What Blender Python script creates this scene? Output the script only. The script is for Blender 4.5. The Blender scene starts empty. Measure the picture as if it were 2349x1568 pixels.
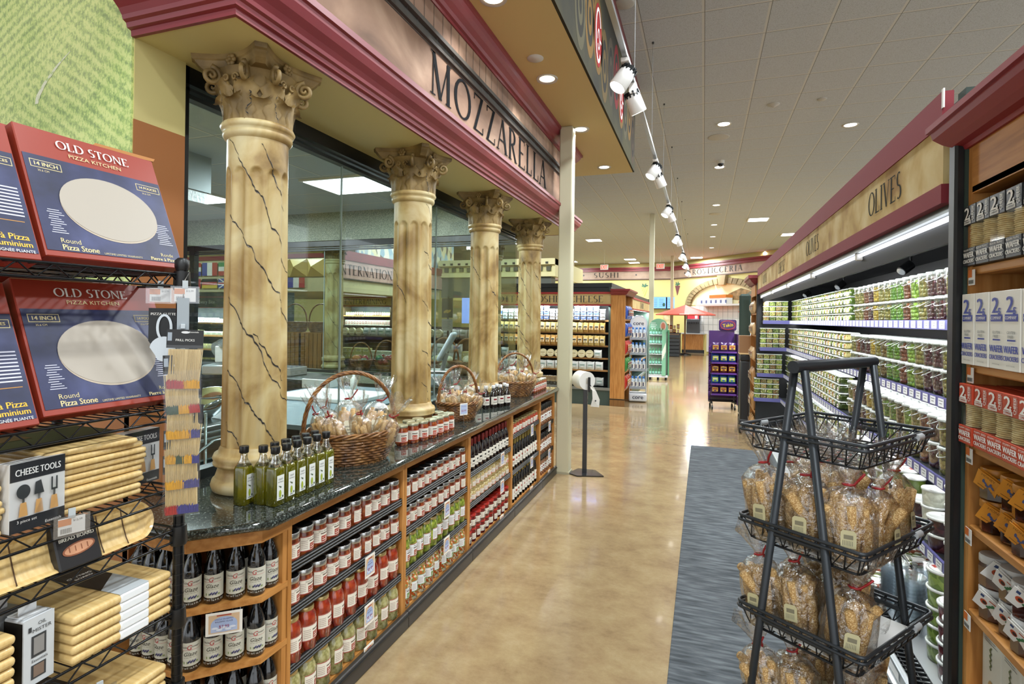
import bpy, bmesh, math, random
from mathutils import Matrix, Vector
random.seed(7)
R = random.random
PI = math.pi
def U(a, b): return a + (b - a) * R()
SC = bpy.context.scene
COL = SC.collection
# ---------------------------------------------------------------- camera, world, exposure
YAW, ROLL, CAMH = .3334, .0131, 1.57
FPX, CYPX = 1268.4, 730.2
fw = Vector((-math.sin(YAW), math.cos(YAW), 0)); r0 = Vector((math.cos(YAW), math.sin(YAW), 0)); u0 = Vector((0, 0, 1))
rt = r0 * math.cos(ROLL) + u0 * math.sin(ROLL); up = -r0 * math.sin(ROLL) + u0 * math.cos(ROLL)
cd = bpy.data.cameras.new('camera'); cam = bpy.data.objects.new('camera', cd); COL.objects.link(cam)
cd.sensor_width = 36; cd.lens = FPX / 2349 * 36; cd.shift_y = -(784 - CYPX) / 2349; cd.clip_start = .02; cd.clip_end = 200
cam.matrix_world = Matrix(((rt.x, up.x, -fw.x, 0), (rt.y, up.y, -fw.y, 0), (rt.z, up.z, -fw.z, CAMH), (0, 0, 0, 1)))
SC.camera = cam
W = bpy.data.worlds.new('world'); SC.world = W; W.use_nodes = True
W.node_tree.nodes['Background'].inputs[0].default_value = (.9, .95, 1, 1)
W.node_tree.nodes['Background'].inputs[1].default_value = 1.3
SC.view_settings.view_transform = 'Standard'; SC.view_settings.look = 'None'
SC.view_settings.exposure = 0.36; SC.view_settings.gamma = 1
SC.cycles.use_denoising = True
SC.cycles.max_bounces = 7; SC.cycles.diffuse_bounces = 3; SC.cycles.glossy_bounces = 3
SC.cycles.transmission_bounces = 4; SC.cycles.transparent_max_bounces = 24
SC.cycles.sample_clamp_indirect = 4; SC.cycles.caustics_reflective = False; SC.cycles.caustics_refractive = False
def area(loc, size, power, color=(1, .95, .86), rot=(0, 0, 0), sy=None, spread=PI):
    l = bpy.data.lights.new('lamp_light', 'AREA'); l.energy = power; l.color = color; l.size = size; l.spread = spread
    if sy: l.shape = 'RECTANGLE'; l.size_y = sy
    else: l.shape = 'DISK'
    o = bpy.data.objects.new('lamp_light', l); o.location = loc; o.rotation_euler = rot; COL.objects.link(o); return o
def spot(loc, direction, power, color=(1, 1, .99), angle=70, r=.04):
    l = bpy.data.lights.new('spot_light', 'SPOT'); l.energy = power; l.color = color; l.spot_size = math.radians(angle); l.spot_blend = .6; l.shadow_soft_size = r
    o = bpy.data.objects.new('spot_light', l); o.location = loc; o.rotation_euler = Vector(direction).to_track_quat('-Z', 'Y').to_euler(); COL.objects.link(o); return o
CEIL = 4.616
# lights of the store ceiling (lamps are built below for some of them)
for y in (-3.5, -.9, 1.6, 4.2, 6.65, 9.13, 11.66, 15.45, 18.6, 21.2, 24.4): area((.26, y, CEIL - .05), .35, 52, (.9, .965, 1))
for y in (-2.5, 1, 4.3, 7, 9.73, 13, 17): area((2.1, y, CEIL - .05), .35, 52, (.9, .965, 1))
for x, y in ((1.5, 17.9), (2.8, 21.2), (-.35, 27.9), (-3.5, 28), (-6.6, 28.5), (2.7, 26.3), (-9, 24), (-8, 18), (-5, 17), (-10, 11), (-12.5, 8), (-4, 13), (-4, 21), (-7.3, 8.4), (-9.6, 13), (-6.4, 12.6)):  # the last entries are added to brighten the area beyond the glass room
    area((x, y, CEIL - .06), .6, 125, (.9, .965, 1), sy=.6)
# ---------------------------------------------------------------- materials
def lin(c):
    c = c / 255
    return c / 12.92 if c <= .04045 else ((c + .055) / 1.055) ** 2.4
def rgb(h):
    if isinstance(h, str): h = tuple(int(h[i:i + 2], 16) for i in (0, 2, 4))
    return (lin(h[0]), lin(h[1]), lin(h[2]), 1)
_mc = {}
def mat(h, rough=.5, metal=0, coat=0, emit=0, alpha=1, spec=.5, tr=0, noise=None, bump=None, name=None):
    """noise = (hex2, scale, detail, lo, hi [,stretch]) mixes a second colour; bump = (scale, strength)"""
    k = (h, rough, metal, coat, emit, alpha, spec, tr, noise, bump)
    if k in _mc: return _mc[k]
    m = bpy.data.materials.new(name or 'm_' + str(h)); m.use_nodes = True; nt = m.node_tree; b = nt.nodes['Principled BSDF']
    b.inputs['Base Color'].default_value = rgb(h); b.inputs['Roughness'].default_value = rough; b.inputs['Metallic'].default_value = metal
    b.inputs['Coat Weight'].default_value = coat; b.inputs['Coat Roughness'].default_value = .06; b.inputs['Alpha'].default_value = alpha
    b.inputs['Specular IOR Level'].default_value = spec; b.inputs['Transmission Weight'].default_value = tr
    if emit: b.inputs['Emission Color'].default_value = rgb(h); b.inputs['Emission Strength'].default_value = emit
    if noise or bump: tc = nt.nodes.new('ShaderNodeTexCoord')
    if noise:
        mp = nt.nodes.new('ShaderNodeMapping'); nt.links.new(tc.outputs['Object'], mp.inputs[0])
        if len(noise) > 5: mp.inputs['Scale'].default_value = noise[5]
        n = nt.nodes.new('ShaderNodeTexNoise'); n.inputs['Scale'].default_value = noise[1]; n.inputs['Detail'].default_value = noise[2]
        nt.links.new(mp.outputs[0], n.inputs['Vector'])
        cr = nt.nodes.new('ShaderNodeValToRGB'); cr.color_ramp.elements[0].position = noise[3]; cr.color_ramp.elements[1].position = noise[4]
        cr.color_ramp.elements[0].color = rgb(h); cr.color_ramp.elements[1].color = rgb(noise[0])
        nt.links.new(n.outputs['Fac'], cr.inputs[0]); nt.links.new(cr.outputs[0], b.inputs['Base Color'])
    if bump:
        n2 = nt.nodes.new('ShaderNodeTexNoise'); n2.inputs['Scale'].default_value = bump[0]; n2.inputs['Detail'].default_value = 3
        nt.links.new(tc.outputs['Object'], n2.inputs['Vector'])
        bp = nt.nodes.new('ShaderNodeBump'); bp.inputs['Strength'].default_value = bump[1]; bp.inputs['Distance'].default_value = .01
        nt.links.new(n2.outputs['Fac'], bp.inputs['Height']); nt.links.new(bp.outputs[0], b.inputs['Normal'])
    _mc[k] = m; return m
def film(tint='ffffff', gloss=.3, rough=.12, bump=None, facing=True):
    """clear plastic or glass: see-through with a glossy sheen"""
    k = ('film', tint, gloss, rough, bump, facing)
    if k in _mc: return _mc[k]
    m = bpy.data.materials.new('clear_film'); m.use_nodes = True; nt = m.node_tree; nt.nodes.clear()
    o = nt.nodes.new('ShaderNodeOutputMaterial'); t = nt.nodes.new('ShaderNodeBsdfTransparent'); g = nt.nodes.new('ShaderNodeBsdfGlossy'); mx = nt.nodes.new('ShaderNodeMixShader')
    t.inputs[0].default_value = rgb(tint); g.inputs['Roughness'].default_value = rough; g.inputs[0].default_value = (.95, .95, .95, 1)
    lw = nt.nodes.new('ShaderNodeLayerWeight'); lw.inputs[0].default_value = .35
    ma = nt.nodes.new('ShaderNodeMath'); ma.operation = 'MULTIPLY_ADD'; ma.inputs[1].default_value = .55 if facing else .12; ma.inputs[2].default_value = gloss; ma.use_clamp = True
    nt.links.new(lw.outputs['Facing'], ma.inputs[0]); nt.links.new(ma.outputs[0], mx.inputs[0])
    nt.links.new(t.outputs[0], mx.inputs[1]); nt.links.new(g.outputs[0], mx.inputs[2]); nt.links.new(mx.outputs[0], o.inputs[0])
    if bump:
        tc = nt.nodes.new('ShaderNodeTexCoord'); n2 = nt.nodes.new('ShaderNodeTexNoise'); n2.inputs['Scale'].default_value = bump[0]; n2.inputs['Detail'].default_value = 4
        nt.links.new(tc.outputs['Object'], n2.inputs['Vector']); bp = nt.nodes.new('ShaderNodeBump'); bp.inputs['Strength'].default_value = bump[1]; bp.inputs['Distance'].default_value = .02
        nt.links.new(n2.outputs['Fac'], bp.inputs['Height']); nt.links.new(bp.outputs[0], g.inputs['Normal']); nt.links.new(bp.outputs[0], lw.inputs['Normal'])
    _mc[k] = m; return m
def ramp_mat(key, kind, scale, stops, rough=.5, coat=0, stretch=(1, 1, 1), bump=0, detail=4, metal=0, dist=0):
    if key in _mc: return _mc[key]
    m = bpy.data.materials.new(key); m.use_nodes = True; nt = m.node_tree; b = nt.nodes['Principled BSDF']
    b.inputs['Roughness'].default_value = rough; b.inputs['Coat Weight'].default_value = coat; b.inputs['Metallic'].default_value = metal; b.inputs['Coat Roughness'].default_value = .05
    tc = nt.nodes.new('ShaderNodeTexCoord'); mp = nt.nodes.new('ShaderNodeMapping'); mp.inputs['Scale'].default_value = stretch; nt.links.new(tc.outputs['Object'], mp.inputs[0])
    if kind == 'voronoi':
        n = nt.nodes.new('ShaderNodeTexVoronoi'); n.inputs['Scale'].default_value = scale; src = nt.nodes.new('ShaderNodeSeparateColor'); nt.links.new(n.outputs['Color'], src.inputs[0]); out = src.outputs[0]; h = n.outputs['Distance']
    else:
        n = nt.nodes.new('ShaderNodeTexNoise'); n.inputs['Scale'].default_value = scale; n.inputs['Detail'].default_value = detail; n.inputs['Distortion'].default_value = dist; out = n.outputs['Fac']; h = out
    nt.links.new(mp.outputs[0], n.inputs['Vector'])
    cr = nt.nodes.new('ShaderNodeValToRGB'); el = cr.color_ramp.elements
    el[0].position = stops[0][0]; el[0].color = rgb(stops[0][1]); el[1].position = stops[-1][0]; el[1].color = rgb(stops[-1][1])
    for p, c in stops[1:-1]: e = el.new(p); e.color = rgb(c)
    if kind == 'voronoi': cr.color_ramp.interpolation = 'CONSTANT'
    nt.links.new(out, cr.inputs[0]); nt.links.new(cr.outputs[0], b.inputs['Base Color'])
    if bump:
        bp = nt.nodes.new('ShaderNodeBump'); bp.inputs['Strength'].default_value = bump; bp.inputs['Distance'].default_value = .01
        if kind == 'voronoi': bp.invert = True
        nt.links.new(h, bp.inputs['Height']); nt.links.new(bp.outputs[0], b.inputs['Normal'])
    _mc[key] = m; return m
# ---------------------------------------------------------------- mesh builder
def frame(o, face):
    """(u right, v up, w out) of a vertical face seen from outside; face is the direction it looks to"""
    o = Vector(o)
    ax = {'px': ((0, 1, 0), (1, 0, 0)), 'nx': ((0, -1, 0), (-1, 0, 0)), 'ny': ((1, 0, 0), (0, -1, 0)), 'py': ((-1, 0, 0), (0, 1, 0))}[face]
    u, w = Vector(ax[0]), Vector(ax[1])
    return Matrix(((u.x, 0, w.x, o.x), (u.y, 0, w.y, o.y), (0, 1, 0, o.z), (0, 0, 0, 1)))
_tc = {}
def text_mesh(s):
    if s in _tc: return _tc[s]
    c = bpy.data.curves.new('t', 'FONT'); c.body = s; c.resolution_u = 2; c.size = 1
    o = bpy.data.objects.new('t', c); COL.objects.link(o); bpy.context.view_layer.update()
    dg = bpy.context.evaluated_depsgraph_get(); me = o.evaluated_get(dg).to_mesh()
    v = [tuple(x.co) for x in me.vertices]; f = [tuple(p.vertices) for p in me.polygons]
    o.evaluated_get(dg).to_mesh_clear(); bpy.data.objects.remove(o); bpy.data.curves.remove(c)
    xs = [p[0] for p in v] or [0]; ys = [p[1] for p in v] or [0]
    x0, x1, y0, y1 = min(xs), max(xs), min(ys), max(ys)
    if (x1 - x0) < 1e-6: x1 = x0 + 1
    v = [((p[0] - x0) / (x1 - x0), (p[1] - y0) / (y1 - y0)) for p in v]
    _tc[s] = (v, f, (x1 - x0) / (y1 - y0)); return _tc[s]
# serif capitals drawn from strokes: l = stroke with horizontal width, h = horizontal bar, a = arc, s = foot
TK, TN = .135, .045
GL = {
 'A': (.74, 'l.04,0,.37,1,n l.37,1,.68,0,k h.15,.55,.34 s.04,0,.2 s.68,0,.24'), 'C': (.72, 'a.42,.5,.4,.5,45,315'), 'D': (.78, 'l.1,0,.1,1,k a.28,.5,.46,.5,-90,90 h.0,.3,.98 h.0,.3,.02'),
 'E': (.6, 'l.12,0,.12,1,k h.0,.54,.98 h.12,.44,.52 h.0,.58,.02 v.54,.84,.98 v.58,.02,.18'), 'G': (.78, 'a.42,.5,.4,.5,45,325 l.72,.1,.72,.42,k s.72,.42,.24'),
 'H': (.82, 'l.12,0,.12,1,k l.7,0,.7,1,k h.12,.7,.5 s.12,0,.26 s.12,1,.26 s.7,0,.26 s.7,1,.26'), 'I': (.3, 'l.15,0,.15,1,k s.15,0,.28 s.15,1,.28'),
 'K': (.76, 'l.12,0,.12,1,k l.12,.42,.6,1,n l.26,.58,.66,0,k s.12,0,.26 s.12,1,.26 s.6,1,.22 s.66,0,.24'), 'L': (.58, 'l.12,0,.12,1,k h.0,.54,.02 s.12,1,.26 v.54,.02,.24'),
 'M': (1.0, 'l.14,0,.16,1,n l.16,1,.48,.0,k l.48,0,.82,1,n l.84,0,.82,1,k s.14,0,.22 s.84,0,.26 s.13,1,.2 s.86,1,.2'), 'N': (.86, 'l.12,0,.12,1,n l.12,1,.74,0,k l.74,0,.74,1,n s.12,0,.22 s.1,1,.2 s.74,1,.22'),
 'O': (.86, 'a.43,.5,.4,.5,0,360'), 'P': (.62, 'l.12,0,.12,1,k a.24,.73,.3,.27,-90,90 h.0,.26,.98 h.12,.26,.47 s.12,0,.26'),
 'R': (.7, 'l.12,0,.12,1,k a.24,.75,.28,.25,-90,90 h.0,.26,.98 h.12,.26,.5 l.3,.5,.62,0,k s.12,0,.26 s.62,0,.2'), 'S': (.54, 'a.27,.74,.2,.26,50,270 a.27,.26,.22,.26,-130,90'),
 'T': (.66, 'l.33,0,.33,1,k h.02,.64,.98 s.33,0,.26 v.03,.84,.98 v.63,.84,.98'), 'U': (.8, 'l.12,.3,.12,1,k l.68,.3,.68,1,n a.4,.32,.28,.32,180,360 s.12,1,.26 s.68,1,.22'),
 'V': (.76, 'l.08,1,.4,0,k l.4,0,.68,1,n s.08,1,.24 s.68,1,.2'), 'Y': (.7, 'l.08,1,.35,.5,k l.62,1,.35,.5,n l.35,0,.35,.5,k s.08,1,.24 s.62,1,.2 s.35,0,.26'), 'Z': (.66, 'h.06,.6,.98 h.04,.62,.02 l.1,0,.54,1,k v.07,.82,.98 v.61,.02,.2'),
 '/': (.5, 'l.05,-.05,.42,1.05,n'), ' ': (.3, ''), '*': (.4, 'd')}
def serif_quads(s, space=.1):
    """list of quads in cap-height units, total width"""
    q = []; x = 0
    for ch in s:
        w, g = GL[ch]
        for c in g.split():
            k, a = c[0], c[1:].split(',')
            if k == 'd': q.append([(x + .2, .3), (x + .36, .5), (x + .2, .7), (x + .04, .5)]); continue
            if k == 'l':
                x0, y0, x1, y1 = map(float, a[:4]); t = (TK if a[4] == 'k' else TN) / 2
                if y1 < y0: x0, y0, x1, y1 = x1, y1, x0, y0
                q.append([(x + x0 - t, y0), (x + x0 + t, y0), (x + x1 + t, y1), (x + x1 - t, y1)])
            elif k == 'h': x0, x1, y = map(float, a); q.append([(x + x0, y - .022), (x + x1, y - .022), (x + x1, y + .022), (x + x0, y + .022)])
            elif k == 'v': x0, y0, y1 = map(float, a); q.append([(x + x0 - .02, y0), (x + x0 + .02, y0), (x + x0 + .02, y1), (x + x0 - .02, y1)])
            elif k == 's':
                x0, y, ww = map(float, a); d = .035 if y < .5 else -.035
                p = [(x + x0 - ww / 2, y), (x + x0 + ww / 2, y), (x + x0 + ww / 2, y + d), (x + x0 - ww / 2, y + d)]
                q.append(p if d > 0 else p[::-1])
            elif k == 'a':
                cx, cy, rx, ry, a0, a1 = map(float, a); n = max(8, int(abs(a1 - a0) / 15)); pr = None
                for i in range(n + 1):
                    an = math.radians(a0 + (a1 - a0) * i / n); t = TN / 2 + (TK - TN) / 2 * abs(math.cos(an)) ** 1.5
                    co, si = math.cos(an), math.sin(an)
                    cur = ((x + cx + (rx - .02 + t) * co, cy + (ry - .02 + t) * si), (x + cx + (rx - .02 - t) * co, cy + (ry - .02 - t) * si))
                    if pr: q.append([pr[1], pr[0], cur[0], cur[1]])
                    pr = cur
        x += w + space
    return q, x - space
_bc = {}
def _beveled(seg, b, s):
    k = (seg, round(b, 5), tuple(round(x, 5) for x in s))
    if k in _bc: return _bc[k]
    bm = bmesh.new(); bmesh.ops.create_cube(bm, size=1); bmesh.ops.scale(bm, vec=s, verts=bm.verts)
    bmesh.ops.bevel(bm, geom=list(bm.edges), offset=b, segments=seg, affect='EDGES', profile=.5)
    bm.verts.index_update(); bm.faces.ensure_lookup_table(); big = [max(abs(c) for c in f.normal) > .9999 for f in bm.faces]; r = ([tuple(v.co) for v in bm.verts], [tuple(v.index for v in f.verts) for f in bm.faces], big); bm.free(); _bc[k] = r; return r
class MB:
    def __init__(s, M=None): s.v = []; s.f = []; s.m = []; s.sm = []; s.mats = []; s.M = M or Matrix.Identity(4)
    def mi(s, m):
        if isinstance(m, str): m = mat(m)
        if m not in s.mats: s.mats.append(m)
        return s.mats.index(m)
    def add(s, vs, fs, m, smooth=False, M=None):
        n = len(s.v); T = s.M @ M if M is not None else s.M
        s.v += [tuple(T @ Vector(v)) for v in vs]; i = s.mi(m)
        for f in fs: s.f.append(tuple(n + k for k in f)); s.m.append(i); s.sm.append(smooth)
        return s
    def box(s, c, d, m, bev=0, seg=1, M=None, rz=0):
        T = Matrix.Translation(c)
        if rz: T = T @ Matrix.Rotation(rz, 4, 'Z')
        if M is not None: T = M @ T
        if bev:
            v, f, big = _beveled(seg, bev, d); n0 = len(s.f); s.add(v, f, m, seg > 1, T)
            for q, g in enumerate(big):
                if g: s.sm[n0 + q] = False
            return s
        x, y, z = d[0] / 2, d[1] / 2, d[2] / 2
        return s.add([(-x, -y, -z), (x, -y, -z), (x, y, -z), (-x, y, -z), (-x, -y, z), (x, -y, z), (x, y, z), (-x, y, z)],
                     [(0, 3, 2, 1), (4, 5, 6, 7), (0, 1, 5, 4), (1, 2, 6, 5), (2, 3, 7, 6), (3, 0, 4, 7)], m, False, T)
    def bb(s, x0, x1, y0, y1, z0, z1, m, bev=0): return s.box(((x0 + x1) / 2, (y0 + y1) / 2, (z0 + z1) / 2), (abs(x1 - x0), abs(y1 - y0), abs(z1 - z0)), m, bev)
    def lathe(s, prof, m, n=20, M=None, caps=True, smooth=True, sx=1, sy=1):
        v = []; f = []
        for r, z in prof:
            for i in range(n): a = 2 * PI * i / n; v.append((r * math.cos(a) * sx, r * math.sin(a) * sy, z))
        for j in range(len(prof) - 1):
            for i in range(n): k = (i + 1) % n; f.append((j * n + i, j * n + k, (j + 1) * n + k, (j + 1) * n + i))
        s.add(v, f, m, smooth, M)
        if caps:
            s.add(v[:n], [tuple(range(n))[::-1]], m, False, M); s.add(v[-n:], [tuple(range(n))], m, False, M)
        return s
    def cyl(s, p0, p1, r, m, n=12, r1=None, caps=True):
        p0, p1 = Vector(p0), Vector(p1); d = p1 - p0; T = Matrix.Translation(p0) @ d.to_track_quat('Z', 'Y').to_matrix().to_4x4()
        return s.lathe([(r, 0), (r if r1 is None else r1, d.length)], m, n, T, caps)
    def tube(s, pts, r, m, n=6, closed=False, caps=True, rr=None):
        pts = [Vector(p) for p in pts]; N = len(pts); v = []; f = []; pu = None
        for i, p in enumerate(pts):
            if closed: d = pts[(i + 1) % N] - pts[i - 1]
            else: d = pts[min(i + 1, N - 1)] - pts[max(i - 1, 0)]
            if d.length < 1e-9: d = Vector((0, 0, 1))
            d.normalize()
            if pu is None: pu = Vector((0, 0, 1)) if abs(d.z) < .9 else Vector((1, 0, 0))
            a = d.cross(pu); a = a.normalized() if a.length > 1e-6 else d.orthogonal().normalized(); b = a.cross(d).normalized(); pu = b
            q = rr[i] if rr else r
            for k in range(n): t = 2 * PI * k / n; v.append(p + (a * math.cos(t) + b * math.sin(t)) * q)
        L = N if closed else N - 1
        for i in range(L):
            j = (i + 1) % N
            for k in range(n): l = (k + 1) % n; f.append((i * n + k, i * n + l, j * n + l, j * n + k))
        if caps and not closed: f.append(tuple(range(n))[::-1]); f.append(tuple((N - 1) * n + k for k in range(n)))
        return s.add(v, f, m, True)
    def poly(s, pts, m, w=0): return s.add([(p[0], p[1], w) for p in pts], [tuple(range(len(pts)))], m)
    def rect(s, u0, v0, u1, v1, m, w=.0006): return s.poly([(u0, v0), (u1, v0), (u1, v1), (u0, v1)], m, w)
    def ell(s, cu, cv, ru, rv, m, w=.0009, n=28, rot=0):
        c, si = math.cos(rot), math.sin(rot)
        return s.poly([(cu + ru * math.cos(2 * PI * i / n) * c - rv * math.sin(2 * PI * i / n) * si, cv + ru * math.cos(2 * PI * i / n) * si + rv * math.sin(2 * PI * i / n) * c) for i in range(n)], m, w)
    def ring(s, cu, cv, ru, rv, t, m, w=.0009, n=28, a0=0, a1=2 * PI):
        v = []; f = []
        for i in range(n + 1):
            a = a0 + (a1 - a0) * i / n
            v += [(cu + ru * math.cos(a), cv + rv * math.sin(a), w), (cu + (ru - t) * math.cos(a), cv + (rv - t) * math.sin(a), w)]
            if i < n: f.append((2 * i, 2 * i + 2, 2 * i + 3, 2 * i + 1))
        return s.add(v, f, m)
    def prism(s, poly, h0, h1, m, M=None, smooth=False):
        """poly in (x, y), extruded from z = h0 to h1"""
        n = len(poly); v = [(p[0], p[1], h0) for p in poly] + [(p[0], p[1], h1) for p in poly]
        f = [tuple(range(n))[::-1], tuple(range(n, 2 * n))]
        s.add(v, f, m, False, M); return s.add(v, [(i, (i + 1) % n, n + (i + 1) % n, n + i) for i in range(n)], m, smooth, M)
    def sweep(s, prof, path, m, closed=False):
        """profile (out, z) carried along a path of ((x, y), (nx, ny)) points: mouldings"""
        n = len(prof); v = []; f = []
        for (x, y), (nx, ny) in path:
            for o, z in prof: v.append((x + nx * o, y + ny * o, z))
        for i in range(len(path) - 1):
            for k in range(n - 1): f.append((i * n + k, (i + 1) * n + k, (i + 1) * n + k + 1, i * n + k + 1))
        s.add(v, f, m)
        s.add(v[:n], [tuple(range(n))], m); s.add(v[-n:], [tuple(range(n))[::-1]], m); return s
    def text(s, t, u, v, m, h=None, wd=None, w=.0012, al='c', bold=0, rot=0):
        vs, fs, ar = text_mesh(t)
        if h is None: h = wd / ar
        if wd is None: wd = h * ar
        ox = {'c': -.5, 'l': 0, 'r': -1}[al]; c, si = math.cos(rot), math.sin(rot)
        for k in ([0] if not bold else [-bold, bold]):
            P = []
            for a, b in vs:
                x, y = (a + ox) * wd + k, (b - .5) * h
                P.append((u + x * c - y * si, v + x * si + y * c, w + (k > 0) * .0001))
            s.add(P, fs, m)
        return s
    def serif(s, t, u, v, h, m, w=.002, wd=None, al='c', space=.1, fn=None):
        q, W_ = serif_quads(t, space); k = (wd / W_ / h) if wd else 1
        ox = -W_ / 2 if al == 'c' else 0
        for i, p in enumerate(q):
            P = [(u + (a + ox) * h * k, v + (b - .5) * h) for a, b in p]
            s.add([(a, b, w + .00002 * (i % 5)) for a, b in P], [(0, 1, 2, 3)], m)
        return s
    def wrap(s, r, rects, n=1, th0=-PI / 2, M=None):
        """coloured patches on a cylinder: (a0, z0, a1, z1, material, lift) with angles in radians round th0"""
        for a0, z0, a1, z1, m, lf in rects:
            k = max(1, int(abs(a1 - a0) / .3)); v = []; f = []
            for i in range(k + 1):
                a = th0 + a0 + (a1 - a0) * i / k
                for z in (z0, z1): v.append(((r + lf) * math.cos(a), (r + lf) * math.sin(a), z))
                if i < k: f.append((2 * i, 2 * i + 2, 2 * i + 3, 2 * i + 1))
            s.add(v, f, m, True, M)
        return s
    def wtext(s, t, r, a, z, h, m, wd=None, th0=-PI / 2, italic=0):
        vs, fs, ar = text_mesh(t); wd = wd or h * ar
        P = []
        for x, y in vs:
            an = th0 + a + ((x - .5) * wd + italic * (y - .5) * h) / r
            P.append((r * math.cos(an), r * math.sin(an), z + (y - .5) * h))
        return s.add(P, fs, m)
    def build(s, name, parent=None, label=None, kind=None):
        me = bpy.data.meshes.new(name); me.from_pydata(s.v, [], s.f)
        for m in s.mats: me.materials.append(m)
        me.polygons.foreach_set('material_index', s.m); me.polygons.foreach_set('use_smooth', s.sm); me.update()
        o = bpy.data.objects.new(name, me); COL.objects.link(o); o.parent = parent
        if label: o['label'] = label
        if kind: o['kind'] = kind
        return o
def thing(name, label, cat, loc=(0, 0, 0), rz=0, group=None, kind=None):
    o = bpy.data.objects.new(name, None); COL.objects.link(o); o.location = loc; o.rotation_euler = (0, 0, rz); o.empty_display_size = .05
    o['label'] = label; o['category'] = cat
    if group: o['group'] = group
    if kind: o['kind'] = kind
    return o
def tag(o, label, cat, group=None, kind=None):
    o['label'] = label; o['category'] = cat
    if group: o['group'] = group
    if kind: o['kind'] = kind
    return o
def struct(name, mb, parent=None):
    o = mb.build(name, parent)
    if not parent: o['kind'] = 'structure'
    return o
_used = set()
def dup(root, loc, rz=0, label=None, group=None, rot=None, sc=None, cat=None):
    """first call uses the prototype itself, later calls copy it with its parts"""
    if root.name not in _used: _used.add(root.name); r = root
    else:
        r = root.copy(); COL.objects.link(r)
        for ch in list(root.children):
            c = ch.copy(); COL.objects.link(c); c.parent = r
            for g in ch.children: d = g.copy(); COL.objects.link(d); d.parent = c
    r.location = loc; r.rotation_euler = rot or (0, 0, rz)
    if sc: r.scale = (sc, sc, sc)
    if label: r['label'] = label
    if group: r['group'] = group
    if cat: r['category'] = cat
    return r
ORD = 'first second third fourth fifth sixth seventh eighth ninth tenth eleventh twelfth thirteenth fourteenth fifteenth sixteenth seventeenth eighteenth nineteenth twentieth'.split()
def nth(i):
    if i < 20: return ORD[i]
    t = ['twenty', 'thirty', 'forty', 'fifty', 'sixty'][(i + 1) // 10 - 2]; k = (i + 1) % 10
    return t.replace('y', 'ieth') if k == 0 else t + '-' + ORD[k - 1]
# palette
WHITE = mat('f2f0ea', .5); OFFW = mat('e4dfcf', .6); BLACK = mat('131313', .4); BLK2 = mat('1d1f20', .3, metal=.3); RED = mat('b32a28', .45); NAVY = mat('27306b', .4)
DGREY = mat('3a3b3c', .5); GREY = mat('8d8f8e', .5); LGREY = mat('c9c9c4', .5); STEEL = mat('b9bdbe', .25, metal=1); MAROON = mat('8a3138', .4, noise=('7c2930', 3, 2, .3, .7))
# ================================================================ SETTING
FLOORM = ramp_mat('floor_vinyl', 'noise', 4.2, ((.28, '7f6749'), (.43, '937b5a'), (.56, '9f8964'), (.74, 'ae9a78')), rough=.15, stretch=(1, 1.25, 1), detail=15, dist=.12, bump=.03)
FLOORM.node_tree.nodes['Noise Texture'].inputs['Roughness'].default_value = .76
FLOORM.node_tree.nodes['Principled BSDF'].inputs['Coat Weight'].default_value = .25
def tile_grid_mat(key, base, dark, sx, sy, ox, oy, w=.018, rough=.85):
    m = bpy.data.materials.new(key); m.use_nodes = True; nt = m.node_tree; b = nt.nodes['Principled BSDF']; b.inputs['Roughness'].default_value = rough
    tc = nt.nodes.new('ShaderNodeTexCoord'); sp = nt.nodes.new('ShaderNodeSeparateXYZ'); nt.links.new(tc.outputs['Object'], sp.inputs[0])
    def mth(op, a, bb=None, c=None):
        n = nt.nodes.new('ShaderNodeMath'); n.operation = op
        for i, x in enumerate((a, bb, c)):
            if x is None: continue
            if isinstance(x, (int, float)): n.inputs[i].default_value = x
            else: nt.links.new(x, n.inputs[i])
        return n.outputs[0]
    outs = []
    for ax, s, o in ((0, sx, ox), (1, sy, oy)):
        t = mth('DIVIDE', mth('SUBTRACT', sp.outputs[ax], o), s); fr = mth('FRACT', mth('ADD', t, .5)); outs.append(mth('LESS_THAN', mth('ABSOLUTE', mth('SUBTRACT', fr, .5)), w / s / 2))
        outs.append(mth('LESS_THAN', mth('ABSOLUTE', mth('SUBTRACT', fr, .5 + w / s * .62)), w / s * .12))
    gx = mth('MAXIMUM', outs[0], outs[2]); sh = mth('MAXIMUM', outs[1], outs[3])
    nz = nt.nodes.new('ShaderNodeTexNoise'); nz.inputs['Scale'].default_value = 150; nz.inputs['Detail'].default_value = 2; nt.links.new(tc.outputs['Object'], nz.inputs['Vector'])
    cr = nt.nodes.new('ShaderNodeValToRGB'); cr.color_ramp.elements[0].position = .36; cr.color_ramp.elements[1].position = .5
    cr.color_ramp.elements[0].color = rgb(dark); cr.color_ramp.elements[1].color = rgb(base); nt.links.new(nz.outputs['Fac'], cr.inputs[0])
    mx = nt.nodes.new('ShaderNodeMix'); mx.data_type = 'RGBA'; nt.links.new(gx, mx.inputs[0]); nt.links.new(cr.outputs[0], mx.inputs[6]); mx.inputs[7].default_value = rgb('c8c8c2')
    m2 = nt.nodes.new('ShaderNodeMix'); m2.data_type = 'RGBA'; nt.links.new(sh, m2.inputs[0]); nt.links.new(mx.outputs[2], m2.inputs[6]); m2.inputs[7].default_value = rgb('66655e')
    nt.links.new(m2.outputs[2], b.inputs['Base Color']); return m
CEILM = tile_grid_mat('ceiling_tiles', 'bcc2c6', 'a4a8aa', .6096, .6096, -.04, 6.358, .024)
f = MB(); f.add([(-16, -5, 0), (9, -5, 0), (9, 36, 0), (-16, 36, 0)], [(0, 1, 2, 3)], FLOORM); struct('floor', f)
c = MB(); c.bb(-16, 9, -5, 36, CEIL, CEIL + .2, CEILM); struct('ceiling', c)
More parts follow.
